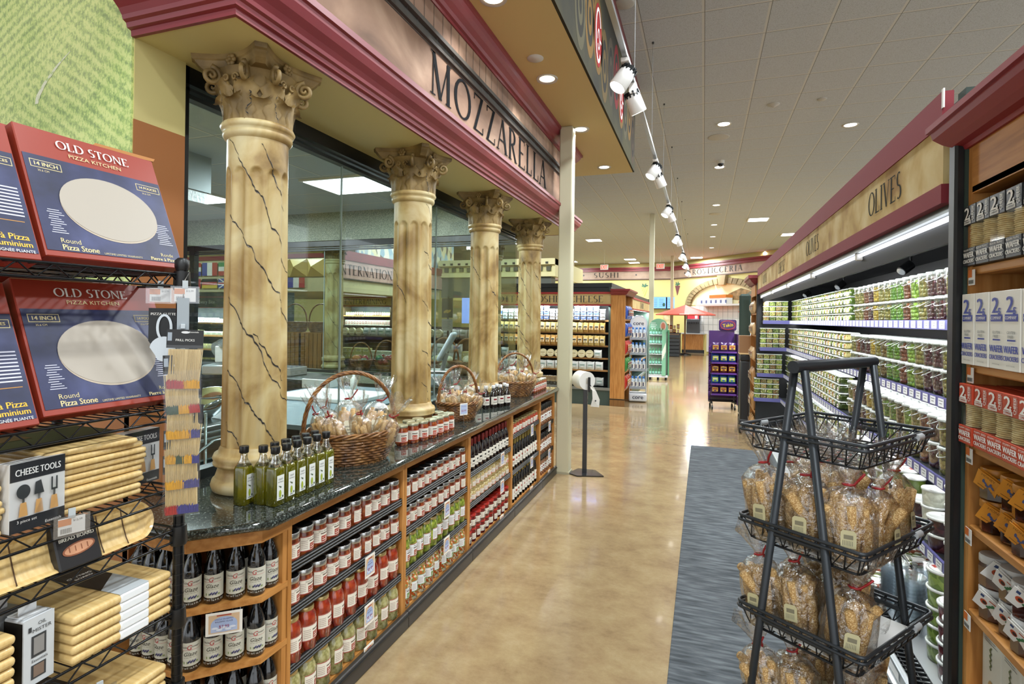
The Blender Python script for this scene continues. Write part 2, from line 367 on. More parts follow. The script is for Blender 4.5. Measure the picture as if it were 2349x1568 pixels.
YEL = mat('d9cd8c', .6, noise=('d2c47e', .8, 2, .35, .7)); SOFY = mat('dccf92', .6); SOF2 = mat('d2bc80', .6); YW2 = mat('d8cf88', .6)
BROWN = mat('ab7042', .6)
PLAST = ramp_mat('pink_plaster', 'noise', 2.2, ((.25, '574539'), (.4, '7f6351'), (.52, '977862'), (.62, 'ab8c74'), (.78, 'bfa48c')), rough=.8, stretch=(1, .8, 1.4), detail=6, bump=.15, dist=.5)
# far walls: straight part and the part that turns towards the aisle
def wall_band(p0, p1, name, lz=None):
    (x0, y0), (x1, y1) = p0, p1; d = Vector((x1 - x0, y1 - y0, 0)); L = d.length; d.normalize(); n = Vector((d.y, -d.x, 0))
    M = Matrix(((d.x, 0, n.x, x0), (d.y, 0, n.y, y0), (0, 1, 0, 0), (0, 0, 0, 1)))
    mb = MB(M); mb.box((L / 2, CEIL / 2, -.1), (L, CEIL, .2), YW2)
    w = struct(name, mb); b = MB(M); b.box((L / 2, 4.0, .03), (L, .44, .06), mat('b7a08c', .5, noise=('9c8270', 2, 4, .35, .65)))
    b.box((L / 2, 4.26, .06), (L, .14, .12), MAROON); b.box((L / 2, 4.36, .09), (L, .08, .18), MAROON); b.box((L / 2, 3.76, .035), (L, .05, .07), mat('5d4740', .5)); b.build('frieze_band', w)
    return M, w, L
M1, w1, L1 = wall_band((-16, 30.3), (-1.65, 30.3), 'wall_back')
t = MB(M1); xo = 16
t.serif('SUSHI', xo - 5.05, 4.0, .27, BLACK, .07, wd=1.35, space=.25); t.serif('*', xo - 6.3, 4.0, .28, BLACK, .07); t.serif('*', xo - 3.45, 4.0, .28, BLACK, .07); t.build('lettering', w1)
M2, w2, L2 = wall_band((-1.65, 30.3), (7.0, 21.4), 'wall_right')
t = MB(M2); t.serif('ROSTICCERIA', 3.2, 4.0, .26, BLACK, .07, wd=3.1, space=.22); t.serif('*', 1.1, 4.0, .26, BLACK, .07); t.build('lettering', w2)
b = MB(); b.bb(-16.2, -16, -5, 36, 0, CEIL, YW2); struct('wall_left', b)
# mural wall beside the cheese room: a vineyard hillside print
def mural_mat():
    m = bpy.data.materials.new('vineyard_print'); m.use_nodes = True; nt = m.node_tree; b = nt.nodes['Principled BSDF']; b.inputs['Roughness'].default_value = .5
    N, Lk = nt.nodes.new, nt.links.new; tc = N('ShaderNodeTexCoord')
    def wave(rot, sc, dis):
        mp = N('ShaderNodeMapping'); mp.inputs['Rotation'].default_value = (0, math.radians(rot), 0); Lk(tc.outputs['Object'], mp.inputs[0])
        wv = N('ShaderNodeTexWave'); wv.bands_direction = 'Z'; wv.inputs['Scale'].default_value = sc; wv.inputs['Distortion'].default_value = dis; wv.inputs['Detail'].default_value = 4; wv.inputs['Detail Scale'].default_value = 3; wv.inputs['Detail Roughness'].default_value = .8; Lk(mp.outputs[0], wv.inputs['Vector']); return wv.outputs['Fac']
    def mth(op, a, bb, c=None):
        n = N('ShaderNodeMath'); n.operation = op
        for i, x in enumerate((a, bb, c)):
            if x is None: continue
            if isinstance(x, (int, float)): n.inputs[i].default_value = x
            else: Lk(x, n.inputs[i])
        return n
    def mix(f, a, bb, t='FLOAT'):
        n = N('ShaderNodeMix'); n.data_type = t; k = (2, 3) if t == 'FLOAT' else (6, 7)
        for q, x in ((0, f), (k[0], a), (k[1], bb)):
            if isinstance(x, (int, float, tuple)): n.inputs[q].default_value = x
            else: Lk(x, n.inputs[q])
        return n.outputs[0 if t == 'FLOAT' else 2]
    sp = N('ShaderNodeSeparateXYZ'); Lk(tc.outputs['Object'], sp.inputs[0])
    m1 = mth('MULTIPLY_ADD', sp.outputs[2], 5, -5 * 2.5); m2 = mth('MULTIPLY_ADD', sp.outputs[0], -4, -4 * 2.4); ms = mth('ADD', m1.outputs[0], m2.outputs[0]); ms.use_clamp = True
    wv = mix(ms.outputs[0], wave(-34, 7, 3.2), wave(27, 8.5, 2.2))
    def noise(sc, det, st=(1, 1, 1)):
        mp = N('ShaderNodeMapping'); mp.inputs['Scale'].default_value = st; Lk(tc.outputs['Object'], mp.inputs[0]); n = N('ShaderNodeTexNoise'); n.inputs['Scale'].default_value = sc; n.inputs['Detail'].default_value = det; n.inputs['Roughness'].default_value = .7; Lk(mp.outputs[0], n.inputs['Vector']); return n.outputs['Fac']
    v = mth('MULTIPLY_ADD', wv, .2, mth('MULTIPLY_ADD', noise(110, 9, (1, 1, .6)), 1.3, mth('MULTIPLY', noise(7, 3), .3).outputs[0]).outputs[0])
    cr = N('ShaderNodeValToRGB'); e = cr.color_ramp.elements; e[0].position = .68; e[0].color = rgb('6f8c4a'); e[1].position = 1.0; e[1].color = rgb('eaf29a'); q = e.new(.8); q.color = rgb('a4bc68'); q = e.new(.88); q.color = rgb('c0d873'); Lk(v.outputs[0], cr.inputs[0])
    c2 = N('ShaderNodeValToRGB'); e = c2.color_ramp.elements; e[0].position = .4; e[0].color = rgb('b4d08e'); e[1].position = .62; e[1].color = rgb('f2f8c0'); Lk(noise(1.9, 3), c2.inputs[0])
    Lk(mix(.34, cr.outputs[0], c2.outputs[0], 'RGBA'), b.inputs['Base Color']); return m
b = MB(); b.bb(-9, -1.975, 1.45, 1.62, 0, 1.55, BROWN); b.bb(-9, -1.975, 1.45, 1.62, 1.55, CEIL, YEL); wm = struct('wall_front', b)
pm = MB(); pm.bb(-6, -1.975, 1.442, 1.45, 1.6, CEIL - .02, mural_mat())
# a pale vineyard track winding up the slope
FM = frame((0, 1.441, 0), 'ny'); trk = mat('eef0d4', .5, noise=('c3d690', 45, 4, .5, .62)); pts = [(-2.492, 2.39, .01), (-2.483, 2.42, .013), (-2.462, 2.445, .012), (-2.44, 2.47, .011), (-2.414, 2.49, .01), (-2.385, 2.515, .009), (-2.35, 2.54, .007), (-2.32, 2.558, .005), (-2.3, 2.57, .002)]
for (a, b_, w_), (c_, d_, w2_) in zip(pts, pts[1:]): pm.add([(a - w_, b_, 0), (a + w_, b_, 0), (c_ + w2_, d_, 0), (c_ - w2_, d_, 0)], [(0, 1, 2, 3)], trk, M=FM)
m_ = pm.build('vineyard_mural'); tag(m_, 'large printed vineyard hillside picture covering the wall above the wire rack', 'mural')
b = MB(); b.bb(-2.0, -1.97, 1.45, 1.66, 0, 2.28, BROWN); b.bb(-2.0, -1.97, 1.45, 1.66, 2.28, 2.575, YEL); struct('wall_return', b)
# soffit box over the columns
SE = 6.42
b = MB(); b.bb(-8, -1.5, 1.45, SE, 2.575, 3.53, SOFY); sof = struct('wall_soffit', b)
# carve: the glazed room below z 2.9 is inside this box, so build it as a ring instead
sof.data.clear_geometry()
b = MB(); b.bb(-2.06, -1.5, 1.45, SE, 2.575, 3.53, SOFY); b.bb(-8, -2.06, 5.97, SE, 2.575, 3.53, SOFY)
sof.data = b.build('tmp').data; bpy.data.objects.remove(bpy.data.objects['tmp'])
fr = MB(); fr.bb(-1.5, -1.496, 1.45, SE, 2.74, 3.42, PLAST); fr.bb(-2.0, -1.5, 1.446, 1.45, 2.74, 3.42, PLAST); fr.bb(-8, -1.496, SE, SE + .004, 2.74, 3.42, PLAST); fr.build('frieze', sof)
path = [((-1.97, 1.45), (0, -1)), ((-1.5, 1.45), (1, -1)), ((-1.5, SE), (1, 1)), ((-8, SE), (0, 1))]
lo = [(0, 2.572), (.014, 2.572), (.016, 2.592), (.03, 2.596), (.034, 2.612), (.046, 2.618), (.05, 2.632), (.062, 2.65), (.085, 2.672), (.1, 2.7), (.103, 2.72), (.115, 2.724), (.115, 2.75), (0, 2.755)]
hi = [(0, 3.38), (.012, 3.38), (.014, 3.4), (.03, 3.405), (.04, 3.425), (.065, 3.45), (.085, 3.475), (.095, 3.5), (.11, 3.505), (.11, 3.53)]
b = MB(); b.sweep(lo, path, MAROON); b.build('crown_molding', sof); b = MB(); b.sweep(hi, path, MAROON); b.build('cornice_molding', sof)
ldg = mat('3a352e', .6)
b = MB(); b.sweep([(0, 3.13), (.02, 3.135), (.02, 3.155), (.012, 3.16), (.012, 3.185), (.035, 3.19), (.035, 3.215), (0, 3.22)], path, ldg)
b.build('ledge_molding', sof)
b = MB(frame((-1.4945, 0, 0), 'px'))
y = 1.6
while y < SE: b.rect(y, 3.22, y + .004, 3.38, ldg, .001); b.rect(y + .01, 3.14, y + .014, 3.19, BLACK, .019); y += .115
b.rect(1.46, 3.12, SE, 3.127, ldg, .001); b.build('painted_lines', sof)
b = MB(frame((-1.495, 0, 0), 'px')); b.serif('MOZZARELLA', (2.84 + 5.26) / 2, 2.985, .25, mat('17191c', .85, spec=.1), .003, wd=2.46, space=.14); b.build('lettering', sof, label='tall dark serif capitals reading MOZZARELLA')
# second, higher soffit with its patterned fascia
X2, E2 = -.89, 7.45
b = MB(); b.bb(-2.2, X2 - .02, -1, E2, 3.53, CEIL, SOF2); b.bb(-2.2, X2 - .02, -3, -1, 3.53, CEIL, SOF2); s2 = struct('wall_upper_soffit', b)
b = MB(frame((X2 - .02, 0, 0), 'px')); b.box((2.2, 4.06, .01), (10.5, 1.06, .02), mat('35332c', .9, spec=.1, noise=('45412f', 1.5, 4, .4, .6)))
cols = ['6a5230', '4c3f33', '5e4e32', '4a4238', '6e2b2b', '57452f', '4f4a3a']
cs = [('5a4a33', 'logo'), ('7a5f33', 0), ('82302f', 0)]
k = 0; y = 1.9
while y < 7.3:
    if k % 4 == 0:
        b.ell(y, 4.02, .22, .33, mat('6a5230', .9, spec=.1), .021); b.ell(y, 4.02, .16, .27, mat('8a2a2b', .9, spec=.1), .023)
        for r_ in (.1, .085): pass
        b.ring(y, 4.02, .125, .235, .03, WHITE, .025, a0=.5, a1=5.6); b.ring(y + .01, 3.99, .055, .09, .018, WHITE, .0255, a0=-2.5, a1=3.3); b.box((y + .1, 4.0, .0255), (.05, .02, .002), WHITE)
    else:
        h = cols[k % 7]
        for j, q in enumerate((1, .72, .46, .22)): b.ell(y, 4.0 + .1 * ((k * 7) % 3 - 1), .19 * q, .33 * q, mat(h if j % 2 == 0 else '302e29', .9, spec=.1), .021 + .0005 * j)
    y += .36 if k % 4 else .34; k += 1
b.build('swirl_fascia', s2, label='dark fascia painted with swirls and a white letter in a red oval')
b = MB(); b.sweep([(0, 4.5), (.03, 4.5), (.06, 4.56), (.06, CEIL)], [((X2, -3), (1, 0)), ((X2, E2), (1, 0))], mat('6d2e30', .45)); b.build('top_trim', s2)
# posts
PB = mat('c9c3a6', .45)
def post(x, y, z, lab):
    b = MB(); b.box((0, 0, z / 2), (.135, .135, z), PB, .012, 2); b.box((0, 0, .012), (.15, .15, .024), mat('a8a187', .6)); o = b.build('support_post'); o.location = (x, y, 0); tag(o, lab, 'post', 'square support posts')
post(-1.34, 5.54, 3.53, 'nearest beige square support post at the end of the granite counter')
post(-1.42, 16.3, CEIL, 'tall beige support post standing behind the white water bottle display')
post(-1.42, 27.1, CEIL, 'slim distant beige support post near the red umbrella')
post(-6.2, 27.1, CEIL, 'small distant support post rising behind the cheese cooler roof')
# floor mat
b = MB(); MATM = ramp_mat('mat_grey', 'noise', 30, ((.3, '34393d'), (.5, '4d5256'), (.7, '686d71')), rough=.95, stretch=(.25, 1.6, 1), detail=8, bump=.4)
b.bb(-.13, .64, -.8, 7.32, 0, .008, MATM, .003); tag(b.build('floor_mat'), 'long grey floor mat in front of the olive cooler', 'mat')
# ---------------------------------------------------------------- lamps of the ceiling
LAMP = mat('fffdf6', .5, emit=6); LAMPT = mat('fffdf8', .5, emit=8); CW = mat('d8d6cc', .6)
def downlight(x, y, z, lab, grp, r=.085, em=LAMP):
    t = thing('recessed_downlight', lab, 'ceiling light', (x, y, z), 0, grp)
    b = MB(); b.lathe([(r, -.001), (r + .025, -.012), (r + .028, -.001)], CW, 24, caps=False); b.build('trim_ring', t)
    b = MB(); b.lathe([(r, -.004), (.001, -.006)], em, 24, caps=False); b.build('lens', t)
for i, (x, y) in enumerate(((.26, 9.13), (.26, 11.66), (.28, 15.45), (.28, 18.6), (.28, 21.2), (.28, 24.4))):
    downlight(x, y, CEIL, f'round ceiling downlight, {nth(i)} nearest in the row over the open floor', 'downlights over the aisle')
downlight(2.1, 9.73, CEIL, 'round ceiling downlight above the olives sign, apart from the aisle row', 'downlights over the aisle')
for i, (x, y) in enumerate(((-1.24, 3.15), (-1.23, 4.35), (-1.22, 5.61), (-1.23, 7.09))):
    downlight(x, y, 3.53, f'small downlight in the yellow soffit, {nth(i)} from the camera end', 'downlights in the yellow soffit', .06); spot((x, y, 3.5), (-.1, 0, -1), 25, angle=100)
b = MB(); b.lathe([(.062, 0), (.062, -.006), (.001, -.007)], CW, 24); o = b.build('soffit_cover_plate'); o.location = (-1.22, 3.98, 3.53); tag(o, 'blank round cover plate in the yellow soffit between two downlights', 'cover plate')
def troffer(x, y, i):
    t = thing('square_ceiling_light', f'bright square ceiling light far down the store, {i}', 'ceiling light', (x, y, CEIL), 0, 'bright square ceiling lights')
    b = MB(); b.box((0, 0, -.01), (.6, .6, .02), CW); b.build('frame', t); b = MB(); b.box((0, 0, -.022), (.52, .52, .006), LAMPT); b.build('diffuser', t)
for i, (x, y) in enumerate(((1.5, 17.9), (2.8, 21.2), (2.7, 26.3), (-.35, 27.9), (-.33, 29.8), (-3.5, 28), (-3.5, 29.7), (-6.6, 28.5), (-4, 13), (-4, 21), (-5, 17), (-7.3, 8.4), (-9.6, 13), (-6.4, 12.6), (-10, 11), (-12.5, 8))):
    troffer(x, y, ['nearest above the olive cooler', 'second above the olive cooler', 'farthest above the cooler', 'beyond the track lights', 'just before the far frieze', 'over the sushi side', 'closest to the sushi lettering', 'beside the small distant post', 'over the cheese cooler', 'behind the cheese cooler', 'between cheese cooler and far wall', 'added fill above the slatted crate stands', 'added fill beyond the INTERNATIONAL canopy', 'added fill before the cream cornice', 'added fill over the flag panels', 'added fill over the cheese wall case'][i])  # last fittings are added to go with the fill lights beyond the glass
for i, (x, y, r) in enumerate(((.2, 9.75, .17), (.28, 16.7, .17), (-.76, 5.37, .1), (.89, 8.5, .08), (1.49, 8.49, .06))):
    b = MB(); b.lathe([(r, 0), (r, -.006), (r * .9, -.012), (.001, -.012 if i != 3 else -.05)], mat('b9b7ae', .7, bump=(300, .3)), 28); o = b.build('ceiling_speaker' if i < 2 else 'smoke_detector'); o.location = (x, y, CEIL)
    tag(o, ['large round speaker grille between the two nearest aisle downlights', 'second round speaker grille farther along the aisle', 'white ceiling disc beside the patterned fascia', 'white smoke detector on the ceiling before the paired discs', 'small flat white disc on the ceiling above the cooler'][i], 'speaker' if i < 2 else 'smoke detector')
t = thing('dome_camera', 'dark dome security camera hanging near a ceiling downlight', 'camera', (.27, 11.2, CEIL)); b = MB(); b.lathe([(.07, 0), (.07, -.05), (.06, -.06)], CW, 18); b.build('housing', t); b = MB(); b.lathe([(.055, -.06), (.05, -.09), (.03, -.11), (.001, -.118)], mat('111111', .1), 18); b.build('dome', t)
for i, (x, y) in enumerate(((-4.1, 24), (-1.74, 24))):
    t = thing('exit_sign', ['red exit sign over the sushi side', 'red exit sign between the two slender posts'][i], 'exit sign', (x, y, 3.85)); b = MB(); b.bb(-.17, .17, -.02, .02, -.11, .11, mat('dfe0da', .4)); b.bb(-.004, .004, -.004, .004, .11, CEIL - 3.85, CW); b.build('housing', t)
    b = MB(frame((0, -.021, 0), 'ny')); b.text('EXIT', 0, 0, mat('e8402a', .5, emit=2.2), h=.16, wd=.28, bold=.006); b.build('lettering', t)
# track lighting
t = thing('light_track', 'long white ceiling light track running the length of the aisle', 'light track', (-.56, 0, 3.47))
b = MB(); b.bb(-.018, .018, 1.2, 23.5, 0, .03, mat('9c9e9e', .3, metal=.9)); b.build('rail', t)
for k in range(9): b = MB(); y = 3.2 + 1.3 * k * (1 + .08 * k); b.cyl((0, y, .03), (0, y, CEIL - 3.47), .0025, GREY, 5); b.cyl((0, y, CEIL - 3.47 - .02), (0, y, CEIL - 3.47), .012, DGREY, 8); b.build('suspension_wire', t)
def track_head(y, k):
    az = [(-.55, -.35, -1), (.3, .3, -.8)][k % 2]
    t = thing('track_spotlight', f'white track spotlight, {nth(k)} along the rail from the camera, head tilted {"left" if k % 2 == 0 else "away"}', 'track spotlight', (-.56, y, 3.47), 0, 'track spotlights on the rail')
    M = Matrix.Translation((0, 0, -.1)) @ Vector(az).to_track_quat('Z', 'Y').to_matrix().to_4x4()
    b = MB(); b.bb(-.03, .03, -.07, .07, -.09 if k % 2 else -.03, 0, WHITE, .004); b.cyl((0, 0, -.03), (0, 0, -.08), .014, WHITE, 10); b.build('adapter', t)
    b = MB(M); b.lathe([(.045, -.03), (.058, -.02), (.062, .0), (.066, .12), (.06, .125)], WHITE, 24, caps=False); b.build('head', t)
    b = MB(M)
    for j in range(12): a = j * PI / 6; b.box((.054 * math.cos(a), .054 * math.sin(a), -.03), (.02, .012, .045), BLK2, rz=a)
    b.lathe([(.05, -.055), (.052, -.012)], BLK2, 20); b.build('heat_sink', t)
    b = MB(M); b.lathe([(.06, .118), (.001, .114)], mat('fffaf0', .5, emit=9), 20, caps=False); b.build('lens', t)
    spot(Vector((-.56, y, 3.37)) + Vector(az).normalized() * .14, az, 40, angle=60)
k = 0
for y in (4.1, 4.55, 6.75, 7.2, 9.3, 9.75, 12.5, 12.95, 15.9, 16.3, 18.6, 19, 21.6, 22.2): track_head(y, k); k += 1
# ================================================================ COLUMNS
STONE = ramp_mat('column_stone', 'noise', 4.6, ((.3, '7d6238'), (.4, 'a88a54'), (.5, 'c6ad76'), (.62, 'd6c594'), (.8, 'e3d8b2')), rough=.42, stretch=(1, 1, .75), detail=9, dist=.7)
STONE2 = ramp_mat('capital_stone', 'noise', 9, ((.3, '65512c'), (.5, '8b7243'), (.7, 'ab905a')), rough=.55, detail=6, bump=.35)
CRK = mat('4a4742', .6); CRK2 = mat('2c2721', .7)
def rib(mb, pts, rf, w, m, lift=.0015):
    v = []; f = []
    for i, (a, z, k) in enumerate(pts):
        for s in (-1, 1):
            zz = z + s * w * k; r = rf(a, zz) + lift; v.append((r * math.cos(a), r * math.sin(a), zz))
        if i: f.append((2 * i - 2, 2 * i, 2 * i + 1, 2 * i - 1))
    mb.add(v, f, m)
def column_proto():
    t = thing('marble_column', 'x', 'column', (0, 0, 0), 0, 'marbled columns along the granite counter')
    b = MB(); b.lathe([(.138, 0), (.152, .006), (.158, .025), (.152, .045), (.142, .052), (.142, .058), (.136, .075), (.132, .09), (.138, .1), (.15, .105), (.15, .112), (.146, .118), (.152, .13), (.146, .145), (.132, .15), (.128, .165), (.122, .175)], STONE, 40); b.build('base', t)
    H0_, H1_ = .17, 1.4; NF = 11
    def rf(a, z):
        k = (z - H0_) / (H1_ - H0_); r = .122 - .008 * k
        ph = (a * NF / (2 * PI)) % 1; x = abs(ph - .5) * 2  # 0 centre of flute
        top = 1.27
        e = max(0, 1 - x / .8)
        if z > top - .04: e2 = max(0, 1 - (((z - (top - .04)) / .04) ** 2 + (x / .8) ** 2)); e = min(e, e2) if z < top else 0
        return r - .0155 * (1 - (1 - min(1, e * 1.15)) ** 2) if e > 0 else r
    b = MB(); N = NF * 12; zs = [H0_ + (1.22 - H0_) * i / 10 for i in range(11)] + [1.225 + .005 * i for i in range(11)] + [1.3, 1.34, H1_]
    v = []; f_ = []
    for z in zs:
        for i in range(N): a = 2 * PI * i / N; r = rf(a, z); v.append((r * math.cos(a), r * math.sin(a), z))
    for j in range(len(zs) - 1):
        for i in range(N): k = (i + 1) % N; f_.append((j * N + i, j * N + k, (j + 1) * N + k, (j + 1) * N + i))
    b.add(v, f_, STONE, True)
    rr = random.Random(3)
    for a0, z0 in ((-1.9, 1.38), (-1.95, 1.12), (-2.0, .8), (-2.0, .5), (-2.0, .3), (-.7, 1.36), (.6, 1.2), (2.2, 1.0), (-.9, .62)):
        a, z = a0, z0; pts = []
        L = 30 if a0 < -1 else 14
        for i in range(L * 2):
            pts.append((a, z, rr.uniform(.4, 1.3) * (1 - abs(i / L / 2 - .5) * 1.2))); a += .042 * rr.uniform(.3, 1.7); z -= .0068 * rr.uniform(.2, 2.2)
            if z < .18: break
        rib(b, pts, rf, .0042, CRK2); rib(b, [(p[0] + .03, p[1] - .004, p[2]) for p in pts[4:-3]], rf, .004, mat('7d766c', .6), .001)
    b.build('shaft', t)
    b = MB(); b.lathe([(.114, 1.385), (.124, 1.39), (.13, 1.4), (.13, 1.412), (.124, 1.418), (.134, 1.424), (.14, 1.436), (.134, 1.448), (.12, 1.45)], STONE, 40, caps=False); b.build('neck_ring', t)
    # capital: bell, leaves, volutes, concave abacus, rosettes
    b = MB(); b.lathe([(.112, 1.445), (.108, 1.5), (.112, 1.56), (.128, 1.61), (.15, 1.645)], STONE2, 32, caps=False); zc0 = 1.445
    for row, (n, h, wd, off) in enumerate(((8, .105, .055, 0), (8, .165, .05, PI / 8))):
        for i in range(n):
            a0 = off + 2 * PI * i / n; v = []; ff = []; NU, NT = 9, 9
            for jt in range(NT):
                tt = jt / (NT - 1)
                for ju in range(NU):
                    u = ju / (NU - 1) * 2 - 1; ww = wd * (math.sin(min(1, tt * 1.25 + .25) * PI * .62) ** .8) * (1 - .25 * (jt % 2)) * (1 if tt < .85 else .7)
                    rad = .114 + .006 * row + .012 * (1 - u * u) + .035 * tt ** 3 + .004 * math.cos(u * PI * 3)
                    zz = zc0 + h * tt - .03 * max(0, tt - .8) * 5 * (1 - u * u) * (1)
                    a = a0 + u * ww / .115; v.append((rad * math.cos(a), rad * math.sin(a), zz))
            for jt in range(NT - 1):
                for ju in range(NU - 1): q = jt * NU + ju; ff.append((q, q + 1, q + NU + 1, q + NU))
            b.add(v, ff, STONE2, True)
    for i in range(4):
        a = PI / 4 + i * PI / 2; T = Matrix.Rotation(a, 4, 'Z')
        for s in (-1, 1):
            T2 = T @ Matrix.Rotation(s * .32, 4, 'Z'); p = []
            for j in range(26):
                th = j / 25 * 3.6 * PI; rr_ = .036 * (1 - j / 27); p.append((T2 @ Vector((.178 + rr_ * math.cos(th + PI / 2), s * .008 * j / 25, 1.612 + rr_ * math.sin(th + PI / 2)))))
            b.tube(p, .008, STONE2, 6, rr=[.011 - .00022 * j for j in range(26)])
            b.tube([T2 @ Vector(q) for q in ((.178, 0, 1.648), (.15, 0, 1.64), (.13, 0, 1.61), (.122, 0, 1.56), (.117, 0, 1.5))], .009, STONE2, 6)
        # little inner scrolls and rosette on each side of the bell
        T3 = Matrix.Rotation(i * PI / 2, 4, 'Z')
        for s in (-1, 1):
            p = [T3 @ Vector((.142 + .006 * j / 14, s * (.022 + .016 * (1 - j / 16) * math.cos(j * .55)), 1.6 + .018 * (1 - j / 16) * math.sin(j * .55))) for j in range(15)]
            b.tube(p, .005, STONE2, 5); b.tube([T3 @ Vector((.118, s * .012, 1.49)), T3 @ Vector((.126, s * .008, 1.55)), T3 @ Vector((.14, s * .02, 1.59))], .006, STONE2, 5)
    b.build('capital_bell', t)
    b = MB(); v = []; n = 14; ring = []
    for i in range(4):
        a0 = -PI / 4 + i * PI / 2; c0 = Vector((math.cos(a0), math.sin(a0))) * .262; c1 = Vector((math.cos(a0 + PI / 2), math.sin(a0 + PI / 2))) * .262
        d = (c1 - c0).normalized(); nn = Vector((math.cos(a0 + PI / 4), math.sin(a0 + PI / 4)))
        for j in range(n + 1):
            tt = j / n; p = (c0 + d * .03).lerp(c1 - d * .03, tt) - nn * .05 * math.sin(tt * PI); ring.append(p)
    for z, s in ((1.64, .8), (1.655, .88), (1.668, .93), (1.675, .95), (1.68, .99), (1.698, 1.0)):
        v += [(p.x * s, p.y * s, z) for p in ring]
    m_ = len(ring); ff = [tuple(range(m_))[::-1], tuple(range(5 * m_, 6 * m_))]
    for k in range(5):
        for i in range(m_): j = (i + 1) % m_; ff.append((k * m_ + i, k * m_ + j, (k + 1) * m_ + j, (k + 1) * m_ + i))
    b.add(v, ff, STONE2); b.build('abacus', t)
    for i in range(4):
        b = MB(Matrix.Rotation(i * PI / 2, 4, 'Z') @ frame((.142, 0, 1.668), 'px'))
        for j in range(6): a = j * PI / 3; b.lathe([(.002, -.004), (.011, 0), (.008, .006), (.001, .008)], STONE2, 8, Matrix.Translation((.015 * math.cos(a), .015 * math.sin(a), 0)))
        b.lathe([(.008, 0), (.007, .01), (.001, .013)], STONE2, 8); b.build('rosette', t)
    b = MB()
    for a0, z0 in ((-1.25, 1.64), (-.35, 1.63), (.5, 1.64), (-2.1, 1.62)):
        a, z = a0, z0; pts = []
        for i in range(34): pts.append((a, z, rr.uniform(.5, 1.4))); a += rr.uniform(-.05, .06); z -= .0055
        rib(b, pts, lambda a, z: .148 if z > 1.6 else .139, .0028, CRK2, .0)
    b.build('crack_line', t)
    return t
colp = column_proto()
GZ = .877
for i, (x, y) in enumerate(((-1.72, 1.785), (-1.7, 3.02), (-1.7, 4.2), (-1.7, 5.45))):
    dup(colp, (x, y, GZ), i * PI / 2, ['nearest and largest marbled column, beside the olive oil bottles', 'marbled column behind the gold-lidded jars, second from the rack', 'marbled column behind the dark syrup bottles on the counter', 'last marbled column before the beige post'][i])
for i, (x, y) in enumerate(((-4.68, 6.22), (-2.42, 6.22))):
    dup(colp, (x, y, GZ), PI / 2 * i, ['marbled column seen through the glass room, near the INTERNATIONAL sign', 'marbled column seen through the glass between third and fourth front columns'][i], 'columns behind the glass room')
# ================================================================ COUNTER TOP AND CABINETS
GRAN = ramp_mat('green_granite', 'noise', 140, ((.38, '161a17'), (.5, '2b312d'), (.6, '4b524c'), (.7, '838a83')), rough=.07, coat=.6, detail=6)
OAK = ramp_mat('oak_wood', 'noise', 6, ((.3, 'a66c2e'), (.5, 'bd8140'), (.7, 'cb9250')), rough=.5, stretch=(9, .7, 9), detail=4)
OAKV = ramp_mat('oak_wood_v', 'noise', 6, ((.3, 'a66c2e'), (.5, 'bd8140'), (.7, 'cb9250')), rough=.5, stretch=(9, 9, .7), detail=4)
OAKD = ramp_mat('oak_dark', 'noise', 6, ((.3, '6f4a22'), (.7, '8d6130')), rough=.5, stretch=(9, 9, .7))
outl = [(-2.06, 1.63), (-2.06, 5.46), (-1.39, 5.46), (-1.385, 1.505), (-1.565, 1.325), (-1.97, 1.325), (-1.97, 1.63)]
b = MB(); b.prism(outl, GZ - .034, GZ, GRAN)
c0 = [(-1.39, 5.46), (-1.385, 1.505), (-1.565, 1.325), (-1.97, 1.325)]
b.tube([(x, y, GZ - .017) for x, y in c0], .017, GRAN, 10); tag(b.build('granite_countertop'), 'polished dark green granite worktop under the columns', 'countertop')
b = MB(); b.bb(-8, -1.45, 5.99, 6.55, GZ - .04, GZ, GRAN); tag(b.build('granite_countertop'), 'dark granite ledge on the far side of the glass room', 'countertop')
BX = -1.42
edges = [1.64, 2.475, 3.295, 4.14, 4.935, 5.455]
shelfz = [(.655, .49, .278, .085), (.64, .487, .275, .085), (.56, .356, .085), (.64, .352, .085), (.56, .288, .085)]
RAILM = mat('1b1a19', .35)
def shelf_part(t, x0, x1, y0, y1, z, L, rail=True):
    s = MB(); s.bb(x0, x1 - .012, y0, y1, z - .028, z - .01, OAK); so = s.build('shelf', t)
    if rail:
        s = MB()
        for k in range(3): s.bb(x1 - .012, x1 - .001, y0, y1, z - .034 + k * .0125, z - .025 + k * .0125, RAILM, .003)
        s.bb(x1 - .014, x1 - .006, y0, y1, z - .034, z + .002, BLACK); s.build('price_rail', so)
    return so
